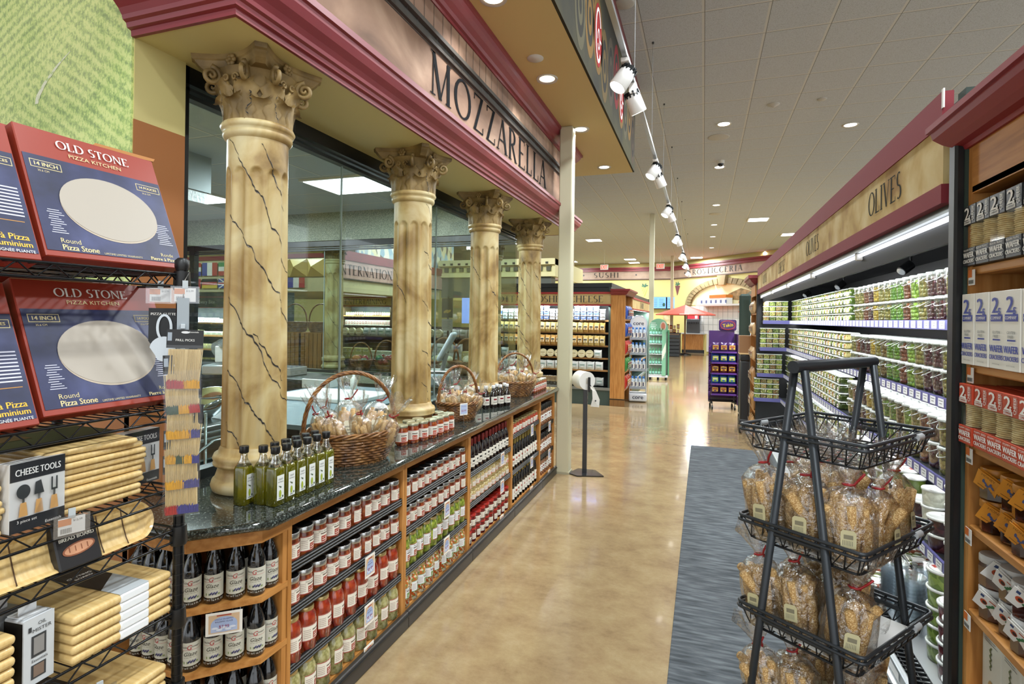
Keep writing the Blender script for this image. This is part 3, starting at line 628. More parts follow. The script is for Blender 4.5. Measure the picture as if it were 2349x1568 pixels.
for i in range(5):
    y0, y1 = edges[i], edges[i + 1]; h = .02
    t = thing('display_cabinet', ['oak shelf cabinet of red sauce and tall pepper jars, nearest after the corner', 'oak shelf cabinet with sauce jars above green pickled peppers', 'oak shelf cabinet with red-necked bottles over bean jars', 'oak shelf cabinet with gold-necked wine bottles', 'last oak shelf cabinet, holding black-capped spice grinders'][i], 'shelf cabinet', (0, 0, 0), 0, 'oak cabinets under the granite top')
    s = MB(); s.bb(-1.9, BX, y0, y0 + h, 0.06, .843, OAKV); s.build('side_panel', t); s = MB(); s.bb(-1.9, BX, y1 - h, y1 - .001, .06, .843, OAKV); s.build('side_panel', t)
    s = MB(); s.bb(-1.9, -1.885, y0 + h, y1 - h, .06, .843, OAKD); s.build('back_panel', t)
    s = MB(); s.bb(-1.46, BX + .001, y0 + h, y1 - h, .8, .843, OAK); s.build('apron', t)
    for z in shelfz[i]: shelf_part(t, -1.885, BX, y0 + h, y1 - h, z, 0, z > .1)
    s = MB(); s.bb(-1.9, -1.4, y0, y1, 0, .06, mat('2a2725', .4)); s.bb(-1.41, -1.388, y0, y1, .0, .085, mat('2d2a28', .35), .004); s.bb(-1.39, -1.383, y0, y1, .06, .07, BLACK); s.build('kick_bumper', t)
# corner cabinet (chamfered end) for the glaze bottles
t = thing('corner_cabinet', 'chamfered oak end cabinet holding balsamic glaze bottles', 'shelf cabinet', (0, 0, 0))
def cpoly(d): return [(-1.97, 1.355 + d), (-1.58 - d * .4, 1.355 + d), (-1.42 - d, 1.515 + d * .4), (-1.42 - d, 1.64), (-1.97, 1.64)]
for nm, z0, z1, m, d in (('apron', .79, .843, OAK, 0), ('shelf', .585, .606, OAK, .0), ('shelf', .375, .396, OAK, 0), ('shelf', .165, .186, OAK, 0), ('kick_bumper', 0, .085, mat('2d2a28', .35), 0)):
    s = MB(); s.prism(cpoly(d), z0, z1, m); s.build(nm, t)
s = MB(); s.bb(-1.97, -1.78, 1.5, 1.515, .085, .79, OAKD); s.build('back_panel', t); s = MB(); s.bb(-1.78, -1.6, 1.615, 1.635, .085, .79, OAKD); s.bb(-1.6, -1.422, 1.615, 1.638, .085, .79, OAKV); s.build('side_panel', t)
# ================================================================ PRODUCTS
def jar_proto(name, lab, cat, r, h, body, lidm, lid_h=.016, lid_r=None, lz0=.02, lz1=.07, accent='a8463a', neck=True, grp=None, text=None, aw=2.2, base='efe8d8', n=18):
    """glass jar with contents, lid and printed label"""
    t = thing(name, lab, cat, (0, 0, -50), 0, grp); lr = lid_r or r * .9; sh = h - lid_h
    b = MB(); b.lathe([(r * .88, 0), (r, .006), (r, sh * (.78 if neck else .9)), (r * .96, sh * (.86 if neck else .95)), (lr * .92, sh)], body, n); b.build('glass_jar', t)
    b = MB(); b.lathe([(lr, sh - .001), (lr * 1.02, sh + .002), (lr * 1.02, h - .003), (lr * .96, h)], lidm, n); b.lathe([(lr * .9, h + .0002), (.001, h + .0004)], BLACK if lidm is SILV else lidm, n, caps=False); b.build('lid', t)
    b = MB(); W_ = aw; zz = lz1 - lz0
    rr = [(-W_ / 2, lz0, W_ / 2, lz1, mat(base, .5), .0008), (-.05 * W_, lz0 + zz * .1, .3 * W_, lz0 + zz * .5, mat(accent, .5), .0014), (-.08 * W_, lz0 + zz * .62, .33 * W_, lz0 + zz * .7, mat('6b5a50', .5), .0014),
          (-.02 * W_, lz0 + zz * .2, .26 * W_, lz0 + zz * .26, mat('ecd9c9', .5), .0018), (0, lz0 + zz * .34, .22 * W_, lz0 + zz * .4, mat('ecd9c9', .5), .0018), (-W_ / 2, lz0, W_ / 2, lz0 + zz * .06, mat(accent, .5), .0014), (-W_ / 2, lz1 - zz * .05, W_ / 2, lz1, mat(accent, .5), .0014)]
    rr += [(-.46 * W_, lz0 + zz * (.2 + .12 * k), -.16 * W_, lz0 + zz * (.24 + .12 * k), mat('b9a79c', .5), .0014) for k in range(5)]
    b.wrap(r, rr)
    if text: b.wtext(text, r + .0019, .12 * W_, lz0 + zz * .82, zz * .13, mat('3b2b28', .5))
    b.build('label', t); return t
SILV = mat('c4c4c2', .25, metal=.9); GOLD = mat('c9b47c', .3, metal=.7); BLID = mat('1a1a1a', .3)
SAUCE = ramp_mat('tomato_sauce', 'noise', 55, ((.35, '5c240f'), (.55, '8e3e18'), (.7, 'ab5c2c')), rough=.3, coat=.8)
PEPR = ramp_mat('red_pepper_jar', 'noise', 26, ((.35, '541408'), (.5, '93280f'), (.65, 'b24a22')), rough=.2, coat=1, stretch=(1, 1, .5))
ARTI = ramp_mat('artichoke_jar', 'noise', 60, ((.35, '77703e'), (.5, 'a09a62'), (.7, 'beb88a')), rough=.25, coat=1)
GRNP = ramp_mat('green_pepper_jar', 'noise', 45, ((.35, '3d4a12'), (.5, '76872a'), (.68, 'b7c24c')), rough=.2, coat=1)
GIAR = ramp_mat('giardiniera_jar', 'voronoi', 120, ((0, 'b5672a'), (.25, 'd8c9a0'), (.45, '7a8a40'), (.6, 'c4522a'), (.8, 'e3dcc0')), rough=.2, coat=1)
BEAN = ramp_mat('bean_jar', 'voronoi', 110, ((0, 'c2b07c'), (.4, 'dccf9f'), (.75, 'b39a5e')), rough=.25, coat=1)
REDJ = ramp_mat('dark_red_jar', 'noise', 40, ((.35, '4c0f0b'), (.6, '8c2018')), rough=.2, coat=1)
SPICE = ramp_mat('spice_mix', 'voronoi', 160, ((0, '7a4a30'), (.4, 'c39a74'), (.7, '9c6a52')), rough=.3, coat=1)
sauce = jar_proto('sauce_jar', 'x', 'jar', .0365, .112, SAUCE, SILV, .02, .036, .018, .075, text='Uncle Giuseppe')
pepper = jar_proto('pepper_jar', 'x', 'jar', .041, .17, PEPR, GOLD, .014, .031, .045, .105, neck=True)
arti = jar_proto('artichoke_jar', 'x', 'jar', .041, .165, ARTI, GOLD, .014, .031, .045, .105, neck=True)
greenp = jar_proto('pickled_pepper_jar', 'x', 'jar', .036, .17, GRNP, GOLD, .012, .03, .045, .11, 'a5543f', base='eef0f0', text='Peppers')
giard = jar_proto('giardiniera_jar', 'x', 'jar', .037, .155, GIAR, GOLD, .012, .03, .045, .1, '5d8a3a', base='eef0f0', text='Giardiniera')
bean = jar_proto('bean_jar', 'x', 'jar', .034, .085, BEAN, GOLD, .01, .031, .016, .05, 'c23b35')
redj = jar_proto('roasted_pepper_jar', 'x', 'jar', .036, .09, REDJ, mat('a82a22', .35), .012, .035, .016, .06, '222222')
rwj = jar_proto('bruschetta_jar', 'x', 'jar', .034, .1, mat('b2482c', .25, coat=1), GOLD, .01, .032, .014, .062, 'c5382f')
gold = jar_proto('honey_pepper_jar', 'x', 'jar', .036, .11, ramp_mat('bruschetta_mix', 'noise', 50, ((.35, '5d1a0a'), (.55, 'a14a1c'), (.7, 'c4762e')), rough=.2, coat=1), mat('b9b79a', .3, metal=.6), .012, .034, .02, .075, 'c2452f')
def bottle_proto(name, r, h, glass, capm, cap_h, lz0, lz1, accent, neck_r=.013, sh=.62, label='ece7da', text=None, slim=True, grp=None, script=None, lw=2.4):
    t = thing(name, 'x', 'bottle', (0, 0, -50), 0, grp); b = MB()
    b.lathe([(r * .9, 0), (r, .006), (r, h * sh * .92), (r * .93, h * sh), (neck_r * 1.5, h * (sh + .14)), (neck_r, h * (sh + .2)), (neck_r, h - cap_h * .3)], glass, 18); b.build('glass_body', t)
    b = MB(); b.lathe([(neck_r * 1.12, h - cap_h), (neck_r * 1.18, h - cap_h + .002), (neck_r * 1.18, h - .003), (neck_r * 1.05, h)], capm, 16); b.build('cap', t)
    b = MB(); zz = lz1 - lz0; q = [(-lw / 2, lz0, lw / 2, lz1, mat(label, .55), .0006)]
    if accent: q += [(-.2 * lw, lz0 + zz * .55, .2 * lw, lz0 + zz * .75, mat(accent, .5), .0011), (-.25 * lw, lz0 + zz * .3, .25 * lw, lz0 + zz * .36, mat('70655a', .5), .0011), (-.25 * lw, lz0 + zz * .18, .25 * lw, lz0 + zz * .22, mat('9a8d80', .5), .0011)]
    b.wrap(r, q)
    if script: script(b, r, lz0, zz)
    b.build('label', t); return t
def glaze_art(b, r, z0, zz):
    Rr = r + .0012
    b.wtext('Glaze', Rr, 0, z0 + zz * .52, zz * .17, mat('2f2812', .5), italic=.35); b.wtext('Uncle', Rr, -.72, z0 + zz * .82, zz * .09, mat('4c3b40', .5)); b.wtext('G', Rr, -.12, z0 + zz * .8, zz * .2, mat('b4232a', .5), italic=.2)
    b.wtext('iuseppe', Rr, .5, z0 + zz * .82, zz * .09, mat('4c3b40', .5)); b.wrap(r, [(-1.1, z0 + zz * .68, 1.1, z0 + zz * .695, mat('c98d8a', .5), .0009), (-.7, z0 + zz * .36, .7, z0 + zz * .375, mat('8a8470', .5), .0009)])
    for k in range(9):
        a = -.3 + .09 * k; b.wrap(r, [(a, z0 + zz * (.12 + .03 * (k % 3)), a + .13, z0 + zz * (.19 + .03 * (k % 3)), mat(['3b3a66', '22264a', '5a5684'][k % 3], .5), .0010 + .0002 * (k % 3))])
    b.wrap(r, [(-.75, z0 + zz * .1, -.3, z0 + zz * .2, mat('8d9a6b', .5), .0009), (.4, z0 + zz * .1, .8, z0 + zz * .18, mat('8d9a6b', .5), .0009)])
    b.wtext('NET WT 16.9 FL OZ', Rr, 0, z0 - .007, .006, mat('d8d4c8', .5))
BGL = mat('0c0b0c', .08, coat=1); glaze = bottle_proto('glaze_bottle', .029, .198, BGL, mat('141414', .3), .02, .022, .098, None, .012, .62, 'cfcdbd', script=glaze_art, lw=2.9)
syrup = bottle_proto('syrup_bottle', .03, .175, mat('1a0f0c', .1, coat=1), mat('e9e9e9', .4), .022, .03, .09, '8b2a30', .013, .6)
wvin = bottle_proto('vinegar_bottle', .0275, .215, mat('1c0d0d', .08, coat=1), mat('7d2420', .35), .055, .03, .09, '2f2c2c', .011, .6)
gwine = bottle_proto('wine_bottle', .026, .25, mat('15100d', .08, coat=1), mat('a39250', .35, metal=.3), .06, .03, .115, 'a5443a', .011, .62)
grind = bottle_proto('spice_grinder', .0235, .2, SPICE, BLID, .075, .045, .105, '7d2b2b', .022, .55, label='efeeea')
# square olive oil bottle
oil = thing('olive_oil_bottle', 'x', 'bottle', (0, 0, -50), 0, 'olive oil bottles on the counter')
OILM = mat('a8a41a', .04, coat=1, spec=.6, tr=.75); CLR = film('ffffff', .12, .05)
def sqp(prof, mb, m, b_=.25):
    v = []; f_ = []
    for s, z, rd in prof:
        for i in range(24):
            a = 2 * PI * i / 24; c_, s_ = math.cos(a), math.sin(a); k = s / max(abs(c_), abs(s_)) if rd < 1 else s; k = k * (1 - rd) + s * rd if rd < 1 else s; v.append((k * c_, k * s_, z))
    for j in range(len(prof) - 1):
        for i in range(24): q = (i + 1) % 24; f_.append((j * 24 + i, j * 24 + q, (j + 1) * 24 + q, (j + 1) * 24 + i))
    n = len(prof); f_ += [tuple(range(24))[::-1], tuple((n - 1) * 24 + i for i in range(24))]; mb.add(v, f_, m, True)
b = MB(); sqp([(.023, 0, .25), (.025, .003, .2), (.025, .13, .2), (.023, .142, .4)], b, OILM); b.build('oil', oil)
b = MB(); sqp([(.0235, .142, .4), (.015, .163, 1), (.0125, .172, 1), (.0125, .19, 1)], b, film('f6f6e8', .3, .05)); b.build('glass_neck', oil)
b = MB(); b.lathe([(.015, .188), (.0165, .19), (.0165, .211), (.0155, .213)], BLID, 18); b.build('cap', oil)
for fc, o_ in (('px', (.0257, 0, 0)),):
    b = MB(frame(o_, fc)); b.rect(-.017, .022, .017, .112, mat('e9ebe4', .5)); b.text('OLIO', 0, .098, DGREY, h=.006, w=.0015); b.text('NOVELLO', 0, .088, DGREY, h=.004, w=.0015)
    b.poly([(-.011, .076), (.004, .07), (.002, .064)], mat('4a5a3c', .5), .0015); b.ell(-.002, .045, .0055, .014, mat('a7b43a', .5), .0015); b.ell(.01, .034, .003, .004, mat('3d4a35', .5), .0015); b.rect(-.008, .027, .006, .029, DGREY, .0015); b.build('label', oil)
# place the products on the shelves
def row(proto, kind, bay, z, lab, grp, r, rows=1, x=-1.463, stack=1, hh=0, y0=None, y1=None, gap=.002, dz=0, rz=PI / 2):
    a = (edges[bay] + .022 + r) if y0 is None else y0 + r; e = (edges[bay + 1] - .022 - r) if y1 is None else y1 - r
    n = int((e - a) / (2 * r + gap)) + 1; st = (e - a) / max(1, n - 1)
    for q in range(rows):
        for k in range(stack):
            for i in range(n):
                l = f'{lab}, {nth(i)} from the near end' + (', upper layer' if stack > 1 and k == stack - 1 else ', lower layer' if stack > 1 else '') + (', back row' if q else '')
                dup(proto, (x - q * (2 * r + .004) + U(-.003, .003), a + i * st + U(-.001, .001), z - .01 + k * hh), rz + U(-.35, .35), l, grp)
N1, N2, N3, N4, N5 = 'in the nearest straight cabinet', 'in the second cabinet', 'in the third cabinet', 'in the fourth cabinet', 'in the last cabinet'
row(sauce, 0, 0, .655, 'silver-lidded sauce jar, top shelf, nearest cabinet', 'sauce jars on the top shelf of the nearest cabinet', .0365, 1, gap=.003)
row(sauce, 0, 0, .49, 'silver-lidded sauce jar, second shelf, nearest cabinet', 'sauce jars on the second shelf of the nearest cabinet', .0365, 1, gap=.003)
row(pepper, 0, 0, .278, 'tall red pepper jar, nearest cabinet', 'tall red pepper jars', .041, gap=.004)
row(arti, 0, 0, .085, 'tall pale green artichoke jar, bottom shelf', 'tall pale jars on the bottom shelf', .041, gap=.004, dz=0)
row(sauce, 0, 1, .64, 'silver-lidded sauce jar, top shelf, second cabinet', 'sauce jars on the top shelf of the second cabinet', .0365, gap=.003)
row(sauce, 0, 1, .487, 'silver-lidded sauce jar, middle shelf, second cabinet', 'sauce jars on the middle shelf of the second cabinet', .0365, gap=.003)
row(greenp, 0, 1, .275, 'jar of green pickled peppers, second cabinet', 'green pickled pepper jars', .036, gap=.004)
row(giard, 0, 1, .085, 'jar of mixed giardiniera vegetables, second cabinet', 'giardiniera jars', .037, gap=.006)
row(wvin, 0, 2, .56, 'dark bottle with red neck, third cabinet', 'red-necked vinegar bottles', .0275, gap=.01)
row(bean, 0, 2, .356, 'small jar of pale beans, third cabinet', 'stacked bean jars', .034, stack=2, hh=.086)
row(redj, 0, 2, .085, 'red-lidded dark red jar, third cabinet', 'stacked dark red jars', .036, stack=2, hh=.0905)
row(rwj, 0, 3, .64, 'small pink-labelled jar, top shelf, fourth cabinet', 'small jars in the fourth cabinet', .034, gap=.003)
row(gwine, 0, 3, .352, 'gold-necked dark bottle, middle shelf, fourth cabinet', 'dark bottles on the middle shelf of the fourth cabinet', .026, gap=.012)
row(gwine, 0, 3, .085, 'gold-necked dark bottle, bottom shelf, fourth cabinet', 'dark bottles on the bottom shelf of the fourth cabinet', .026, gap=.012)
for z, nm in ((.56, 'top'), (.288, 'middle'), (.085, 'bottom')): row(grind, 0, 4, z, f'black-capped spice grinder, {nm} shelf, last cabinet', f'spice grinders on the {nm} shelf', .0235, gap=.01)
# glaze bottles on the corner cabinet
def along(pts, step):
    out = []; 
    for (x0, y0), (x1, y1) in zip(pts, pts[1:]):
        L = math.hypot(x1 - x0, y1 - y0); n = max(1, int(round(L / step)))
        out += [(x0 + (x1 - x0) * i / n, y0 + (y1 - y0) * i / n, math.atan2(-(x1 - x0), (y1 - y0))) for i in range(n)]
    out.append((*pts[-1], 0)); return out
for z, nm in ((.606, 'upper'), (.396, 'middle'), (.186, 'lower')):
    pl = along([(-1.83, 1.392), (-1.597, 1.392), (-1.458, 1.531)], .0585) + [(-1.458, 1.592, 0)]
    for i, (x, y, a) in enumerate(pl):
        face = -PI / 2 + .2 if x < -1.6 else (-PI / 4 if i < len(pl) - 1 else -.2)
        dup(glaze, (x, y, z), face + PI / 2 - .05 + U(-.15, .15), f'black balsamic glaze bottle, {nm} shelf of the corner cabinet, {nth(i)} counting from the wire rack', f'glaze bottles on the {nm} corner shelf')
    for i, (x, y) in enumerate(((-1.8, 1.455), (-1.735, 1.455), (-1.668, 1.456), (-1.615, 1.505), (-1.56, 1.56))): dup(glaze, (x, y, z), .3, f'glaze bottle in the back row, {nm} corner shelf, {nth(i)} counting from the wire rack', f'glaze bottles on the {nm} corner shelf')
# oil bottles on the counter
k = 0
for i in range(6):
    for j in range(2):
        dup(oil, (-1.475 - .056 * (1 - j), 1.632 + .0575 * i, GZ), U(-.06, .06), f'square olive oil bottle with black cap, {nth(i)} pair from the rack, {"aisle" if j else "column"} side', 'olive oil bottles on the counter'); k += 1
for i in range(1): dup(oil, (-1.589, 1.6, GZ), .1, 'olive oil bottle tucked against the nearest column, apart from the pairs', 'olive oil bottles on the counter')
# gold-lidded jars and syrup bottles on the counter
pl = [(-1.54, 2.64), (-1.515, 2.715), (-1.495, 2.79), (-1.48, 2.865), (-1.475, 2.94), (-1.475, 3.015), (-1.57, 2.77), (-1.555, 2.85), (-1.55, 3.1), (-1.475, 3.09)]
for i, (x, y) in enumerate(pl): dup(gold, (x, y, GZ), PI / 4 + U(-.2, .2), f'orange jar with dull gold lid, {"front" if i < 6 else "back"} line, {nth(i if i < 6 else i - 6)} from the big basket', 'gold-lidded jars before the second column')
pl = [(-1.61, 3.88), (-1.57, 3.94), (-1.53, 4.0), (-1.5, 4.07), (-1.47, 4.14), (-1.54, 4.1), (-1.51, 4.19)]
for i, (x, y) in enumerate(pl): dup(syrup, (x, y, GZ), PI / 3 + U(-.2, .2), f'dark syrup bottle with white cap, {"front" if i < 5 else "back"} line, {nth(i if i < 5 else i - 5)} from the middle basket', 'dark syrup bottles on the counter')
k = 0
for y in (4.93, 5.0, 5.07, 5.14, 5.21, 5.28):
    for st in (0,): dup(gold, (-1.5, y, GZ), PI / 4, f'small red jar at the counter end by the post, {nth(k)} from the far basket', 'red jars at the counter end'); k += 1
dup(rwj, (-1.52, 5.38, GZ), PI / 4, 'single grey-lidded jar at the very end of the granite counter', 'red jars at the counter end')
for i in range(6): dup(syrup, (-2.5 + .075 * i, 6.25, GZ), PI / 3, f'dark bottle on the far ledge beside the last column, {nth(i)} counting toward the post', 'dark bottles on the far ledge')
# price cards clipped to the rails
def price_card(p, face, price, lab, w=.075, h=.095, rx=.0, nm='price_card', lines=True):
    t = thing(nm, lab, 'price card', p, 0, 'blue sky price cards on the rails')
    M = frame((0, 0, 0), face) if isinstance(face, str) else face
    b = MB(M); b.box((0, 0, 0), (w, h, .0015), mat('f3efe6', .4)); b.build('card', t); b = MB(M)
    b.rect(-w * .42, -h * .4, w * .42, h * .4, mat('d8b894', .5), .0012); b.ell(0, -h * .03, w * .36, h * .34, mat('a9bbdf', .5), .0016); b.rect(-w * .36, -h * .36, w * .36, -h * .05, mat('b9c6e4', .5), .0014)
    b.rect(-w * .2, h * .34, w * .2, h * .39, mat('a83a34', .5), .0017)
    for k in range(5): b.ell(-w * .25 + w * .12 * k, -h * (.18 + .08 * (k % 2)), w * .09, h * .05, mat('dfe5f2', .5), .0017 + .0001 * k, 12)
    for k in range(2): b.text(['UNCLE GIUSEPPE\'S', 'BALSAMIC GLAZE'][k] if lines is True else ['FEATURED ITEM', 'PANTRY'][k], 0, h * (.2 - .11 * k), mat('5a4a6e', .5), wd=w * (.5 - .02 * k), w=.002)
    b.text(price, 0, -h * .14, mat('9c2f56', .5), h=h * .15, w=.0022); b.build('printed_front', t)
price_card((-1.495, 1.43, .545), Matrix.Rotation(PI / 4 - .1, 4, 'Z') @ Matrix(((1, 0, 0, 0), (0, 0, -1, 0), (0, 1, 0, 0), (0, 0, 0, 1))), '$7.99', 'price card on the corner cabinet shelf reading 7.99', .11, .075)
CR = 'px'; cp = [(2.14, .455, '$8.99', 'on the second rail of the nearest cabinet'), (2.14, .24, '$5.99', 'on the third rail of the nearest cabinet'), (2.14, .055, '$5.99', 'on the bumper of the nearest cabinet'),
  (2.93, .455, '$3.99', 'under the sauce jars of the second cabinet'), (2.93, .245, '$5.99', 'above the giardiniera jars'), (3.87, .525, '$6.99', 'under the red-necked bottles'), (3.87, .32, '$2.99', 'under the bean jars'), (3.87, .06, '$4.99', 'on the bumper of the third cabinet'),
  (4.62, .6, '$4.99', 'under the small jars of the fourth cabinet'), (4.62, .32, '$9.99', 'between the two wine shelves'), (4.62, .06, '$9.99', 'on the bumper under the wine bottles'), (5.2, .53, '$3.99', 'on the top rail of the last cabinet'), (5.2, .26, '$3.99', 'on the middle rail of the last cabinet'), (5.2, .06, '$3.99', 'on the bumper of the last cabinet')]
for y, z, p_, l in cp: price_card((-1.4, y, z), 'px', p_, 'blue sky price card ' + l, .075, .095, lines=False)
# ================================================================ BASKETS OF BREADSTICKS
WICK = ramp_mat('wicker', 'noise', 25, ((.3, '4f2f16'), (.5, '875a2f'), (.7, 'ad7d48')), rough=.35, stretch=(1, 1, 1), coat=.3)
def basket_proto(sx, sy, h, hh, n_row=11):
    t = thing('wicker_basket', 'x', 'basket', (0, 0, -50), 0, 'handled wicker baskets on the counter'); b = MB()
    NS = 28
    for k in range(n_row):
        z = .006 + (h - .012) * k / (n_row - 1); s = .74 + .26 * (k / (n_row - 1)) ** .7; p = []
        for i in range(NS * 2): a = 2 * PI * i / (NS * 2); w = 1 + .022 * math.cos(PI * i + k * PI) ; p.append((sx * s * w * math.cos(a), sy * s * w * math.sin(a), z + .002 * math.sin(5 * a + k)))
        b.tube(p, h / n_row * .5, WICK, 5, closed=True)
    b.prism([(sx * .76 * math.cos(2 * PI * i / 24), sy * .76 * math.sin(2 * PI * i / 24)) for i in range(24)], 0, .01, WICK); b.build('woven_body', t)
    b = MB()
    for i in range(NS): a = 2 * PI * (i + .5) / NS; b.tube([(sx * .74 * math.cos(a), sy * .74 * math.sin(a), 0), (sx * .9 * math.cos(a), sy * .9 * math.sin(a), h * .5), (sx * math.cos(a), sy * math.sin(a), h)], .0035, WICK, 4)
    b.build('upright_stakes', t); b = MB()
    for q in range(3):
        p = []
        for i in range(90): a = 2 * PI * i / 90; th = 9 * a + q * 2 * PI / 3; p.append(((sx + .007 * math.cos(th)) * 1.01 * math.cos(a), (sy + .007 * math.cos(th)) * 1.01 * math.sin(a), h + .008 * math.sin(th) + .004))
        b.tube(p, .006, WICK, 5, closed=True)
    b.build('braided_rim', t); b = MB()
    for q in range(4):
        p = []
        for i in range(60): u = i / 59; a = PI * u; th = 16 * u * PI / 2 * 1.6 + q * PI / 2; cx, cz = sx * 1.0 * math.cos(a), h * .8 + hh * math.sin(a) ** .8 if 0 < u < 1 else h * .8; p.append((cx + .006 * math.cos(th) * math.cos(a), .006 * math.sin(th), cz + .006 * math.cos(th) * math.sin(a)))
        b.tube(p, .0052, WICK, 5)
    b.build('twisted_handle', t); return t
BAG = film('ffffff', .13, .12, (38, .8)); BSTK = ramp_mat('breadstick', 'noise', 40, ((.35, 'b28a52'), (.55, 'd0ab72'), (.7, 'e0c492')), rough=.7, bump=.3)
SESM = ramp_mat('sesame', 'voronoi', 420, ((0, 'a37c45'), (.3, 'bf9860'), (.6, 'd6b781'), (.85, 'b38b52')), rough=.6, bump=.25)
TIE = mat('9e1f22', .4); LAB = mat('e9e2c6', .5)
def bag_shell(b, rx, ry, h, rnd, ruffle=.1, neckz=None):
    """crumpled clear bag: body, gathered neck and flared top"""
    nz = neckz or h; N = 22; rows = [(0, .86), (.03, 1), (nz * .5, 1.03), (nz * .8, .96), (nz * .93, .6), (nz, .14), (nz + ruffle * .25, .3), (nz + ruffle * .6, .58), (nz + ruffle, .8)]
    v = []; f_ = []; ph = rnd.random() * 6
    for j, (z, k) in enumerate(rows):
        for i in range(N):
            a = 2 * PI * i / N; w = 1 + rnd.uniform(-.05, .05) + (.35 * math.cos(a * 5 + ph) if j > 6 else 0) + (.1 * math.cos(a * 9 + ph) if j in (3, 4) else 0)
            zz = z + (rnd.uniform(-.02, .02) if j == 8 else rnd.uniform(-.004, .004) if j else 0)
            v.append((rx * k * w * math.cos(a), ry * k * w * math.sin(a), zz))
    for j in range(len(rows) - 1):
        for i in range(N): q = (i + 1) % N; f_.append((j * N + i, j * N + q, (j + 1) * N + q, (j + 1) * N + i))
    b.add(v, f_, BAG, True)
def bag_proto(name, lab, rx, ry, h, n, sr, sm, seed, lean=.12, grp=None, label_face='ny', ruffle=.1, txt=True, lw=.05):
    rnd = random.Random(seed); t = thing(name, lab, 'bag of breadsticks', (0, 0, -50), 0, grp)
    for i in range(n):
        a = 2 * PI * i / n + .3; k = .72 if i % 3 else .35; x, y = rx * k * math.cos(a), ry * k * math.sin(a); L = h * rnd.uniform(.78, .93); b = MB()
        p = [(x * .8, y * .8, .012), (x * .95, y * .95, L * .3), (x * 1.02 + rnd.uniform(-.006, .006), y * 1.02, L * .65), (x + rnd.uniform(-lean, lean) * .1, y + rnd.uniform(-lean, lean) * .1, L)]
        b.tube(p, sr, sm, 8, rr=[sr * .8, sr, sr * 1.03, sr * .8]); b.build('breadstick', t)
    b = MB(); bag_shell(b, rx * 1.05, ry * 1.05, h, rnd, ruffle, h * 1.06); b.build('clear_wrapper', t)
    b = MB(); b.tube([(.012 * math.cos(i), .012 * math.sin(i), h * 1.06 + .001 * i) for i in range(7)] + [(.02, -.012, h * 1.06 + .02), (.03, -.016, h * 1.06 + .035)], .0028, TIE, 5); b.build('twist_tie', t)
    b = MB(frame((0, -ry * 1.1, h * .42), 'ny') @ Matrix.Rotation(-.12, 4, 'X')); w = lw; b.poly([(-w / 2, -w * .62), (w / 2, -w * .62), (w / 2, w * .45), (w * .35, w * .62), (-w * .35, w * .62), (-w / 2, w * .45)], LAB if txt else mat('b9b189', .5), .001)
    if txt:
        b.text('Italian Style', 0, w * .2, DGREY, wd=w * .75, w=.0018); b.text('Sesame', 0, 0, DGREY, wd=w * .5, w=.0018); b.text('Breadsticks', 0, -w * .2, DGREY, wd=w * .8, w=.0018)
    else:
        b.rect(-w * .3, 0, w * .3, w * .3, mat('77715a', .6), .0015); [b.rect(-w * .36 + w * .1 * k, -w * .45, -w * .33 + w * .1 * k, -w * .1, mat('6d6a58', .6), .0016) for k in range(7)]
    b.build('label', t); return t
bagA = bag_proto('breadstick_bag', 'x', .048, .03, .16, 9, .0105, BSTK, 1, grp='breadstick bags')
bagB = bag_proto('breadstick_bag', 'x', .05, .032, .15, 9, .011, BSTK, 5, grp='breadstick bags')
bk = basket_proto(.22, .155, .14, .31)
b1 = dup(bk, (-1.6, 2.27, GZ), 0.85, 'largest wicker basket of breadsticks, between the first two columns')
bkB = basket_proto(.15, .115, .115, .27)
dup(bkB, (-1.58, 3.46, GZ), .9, 'wicker basket of breadsticks beside the second column')
dup(bk, (-1.6, 4.72, GZ), .85, 'farthest wicker basket of breadsticks, beside the fourth column', sc=.9)
def fill(cx, cy, rz, spots, who, z0):
    Mz = Matrix.Rotation(rz, 3, 'Z')
    for i, (u, v, tilt, yaw, s, pr) in enumerate(spots):
        p = Mz @ Vector((u, v, 0)); dup(pr, (cx + p.x, cy + p.y, GZ + z0), 0, f'clear bag of breadsticks, {nth(i)} around the {who}', f'breadstick bags in the {who}', rot=(tilt[0], tilt[1], yaw), sc=s)
S5 = [(-.1, -.03, (.15, -.4), -.5, .95, bagA), (-.045, -.055, (.35, -.1), -.3, 1, bagB), (.035, -.055, (.3, .2), -.2, 1.0, bagA), (.1, -.03, (.15, .5), .1, 1.0, bagB), (-.07, .045, (-.15, -.25), .4, 1.05, bagB), (.0, .04, (-.1, 0), .8, 1.15, bagA), (.08, .04, (-.1, .3), .9, 1.1, bagA)]
def scl(k, q): return [(a * k, b_ * k, c_, d, e * q, g) for a, b_, c_, d, e, g in S5]
fill(-1.6, 2.27, .85, scl(1.15, 1.2), 'largest basket', .05); fill(-1.58, 3.46, .9, scl(.85, .95)[1:], 'middle basket', .045); fill(-1.6, 4.72, .85, scl(1, 1.1), 'farthest basket', .05)
# wire card holder on the counter before the second basket
t = thing('wire_card_holder', 'small wire stand holding a price card before the middle basket', 'card holder', (-1.44, 3.24, GZ)); b = MB(); b.tube([(.0 + .02 * math.cos(i * .6), .02 * math.sin(i * .6), .002) for i in range(11)] + [(0, 0, .004), (0, 0, .08)], .0015, BLACK, 5); b.build('wire_stand', t)
b = MB(Matrix.Rotation(-.5, 4, 'Z') @ frame((0, 0, .11), 'px')); b.box((0, 0, 0), (.06, .075, .0015), WHITE); b.rect(-.025, -.03, .025, .03, mat('b9c6e4', .5), .001); b.text('UNCLE GIUSEPPE\'S', 0, .018, mat('5a4a6e', .5), wd=.04); b.text('$3.99', 0, -.01, mat('9c2f56', .5), h=.014); b.build('card', t)
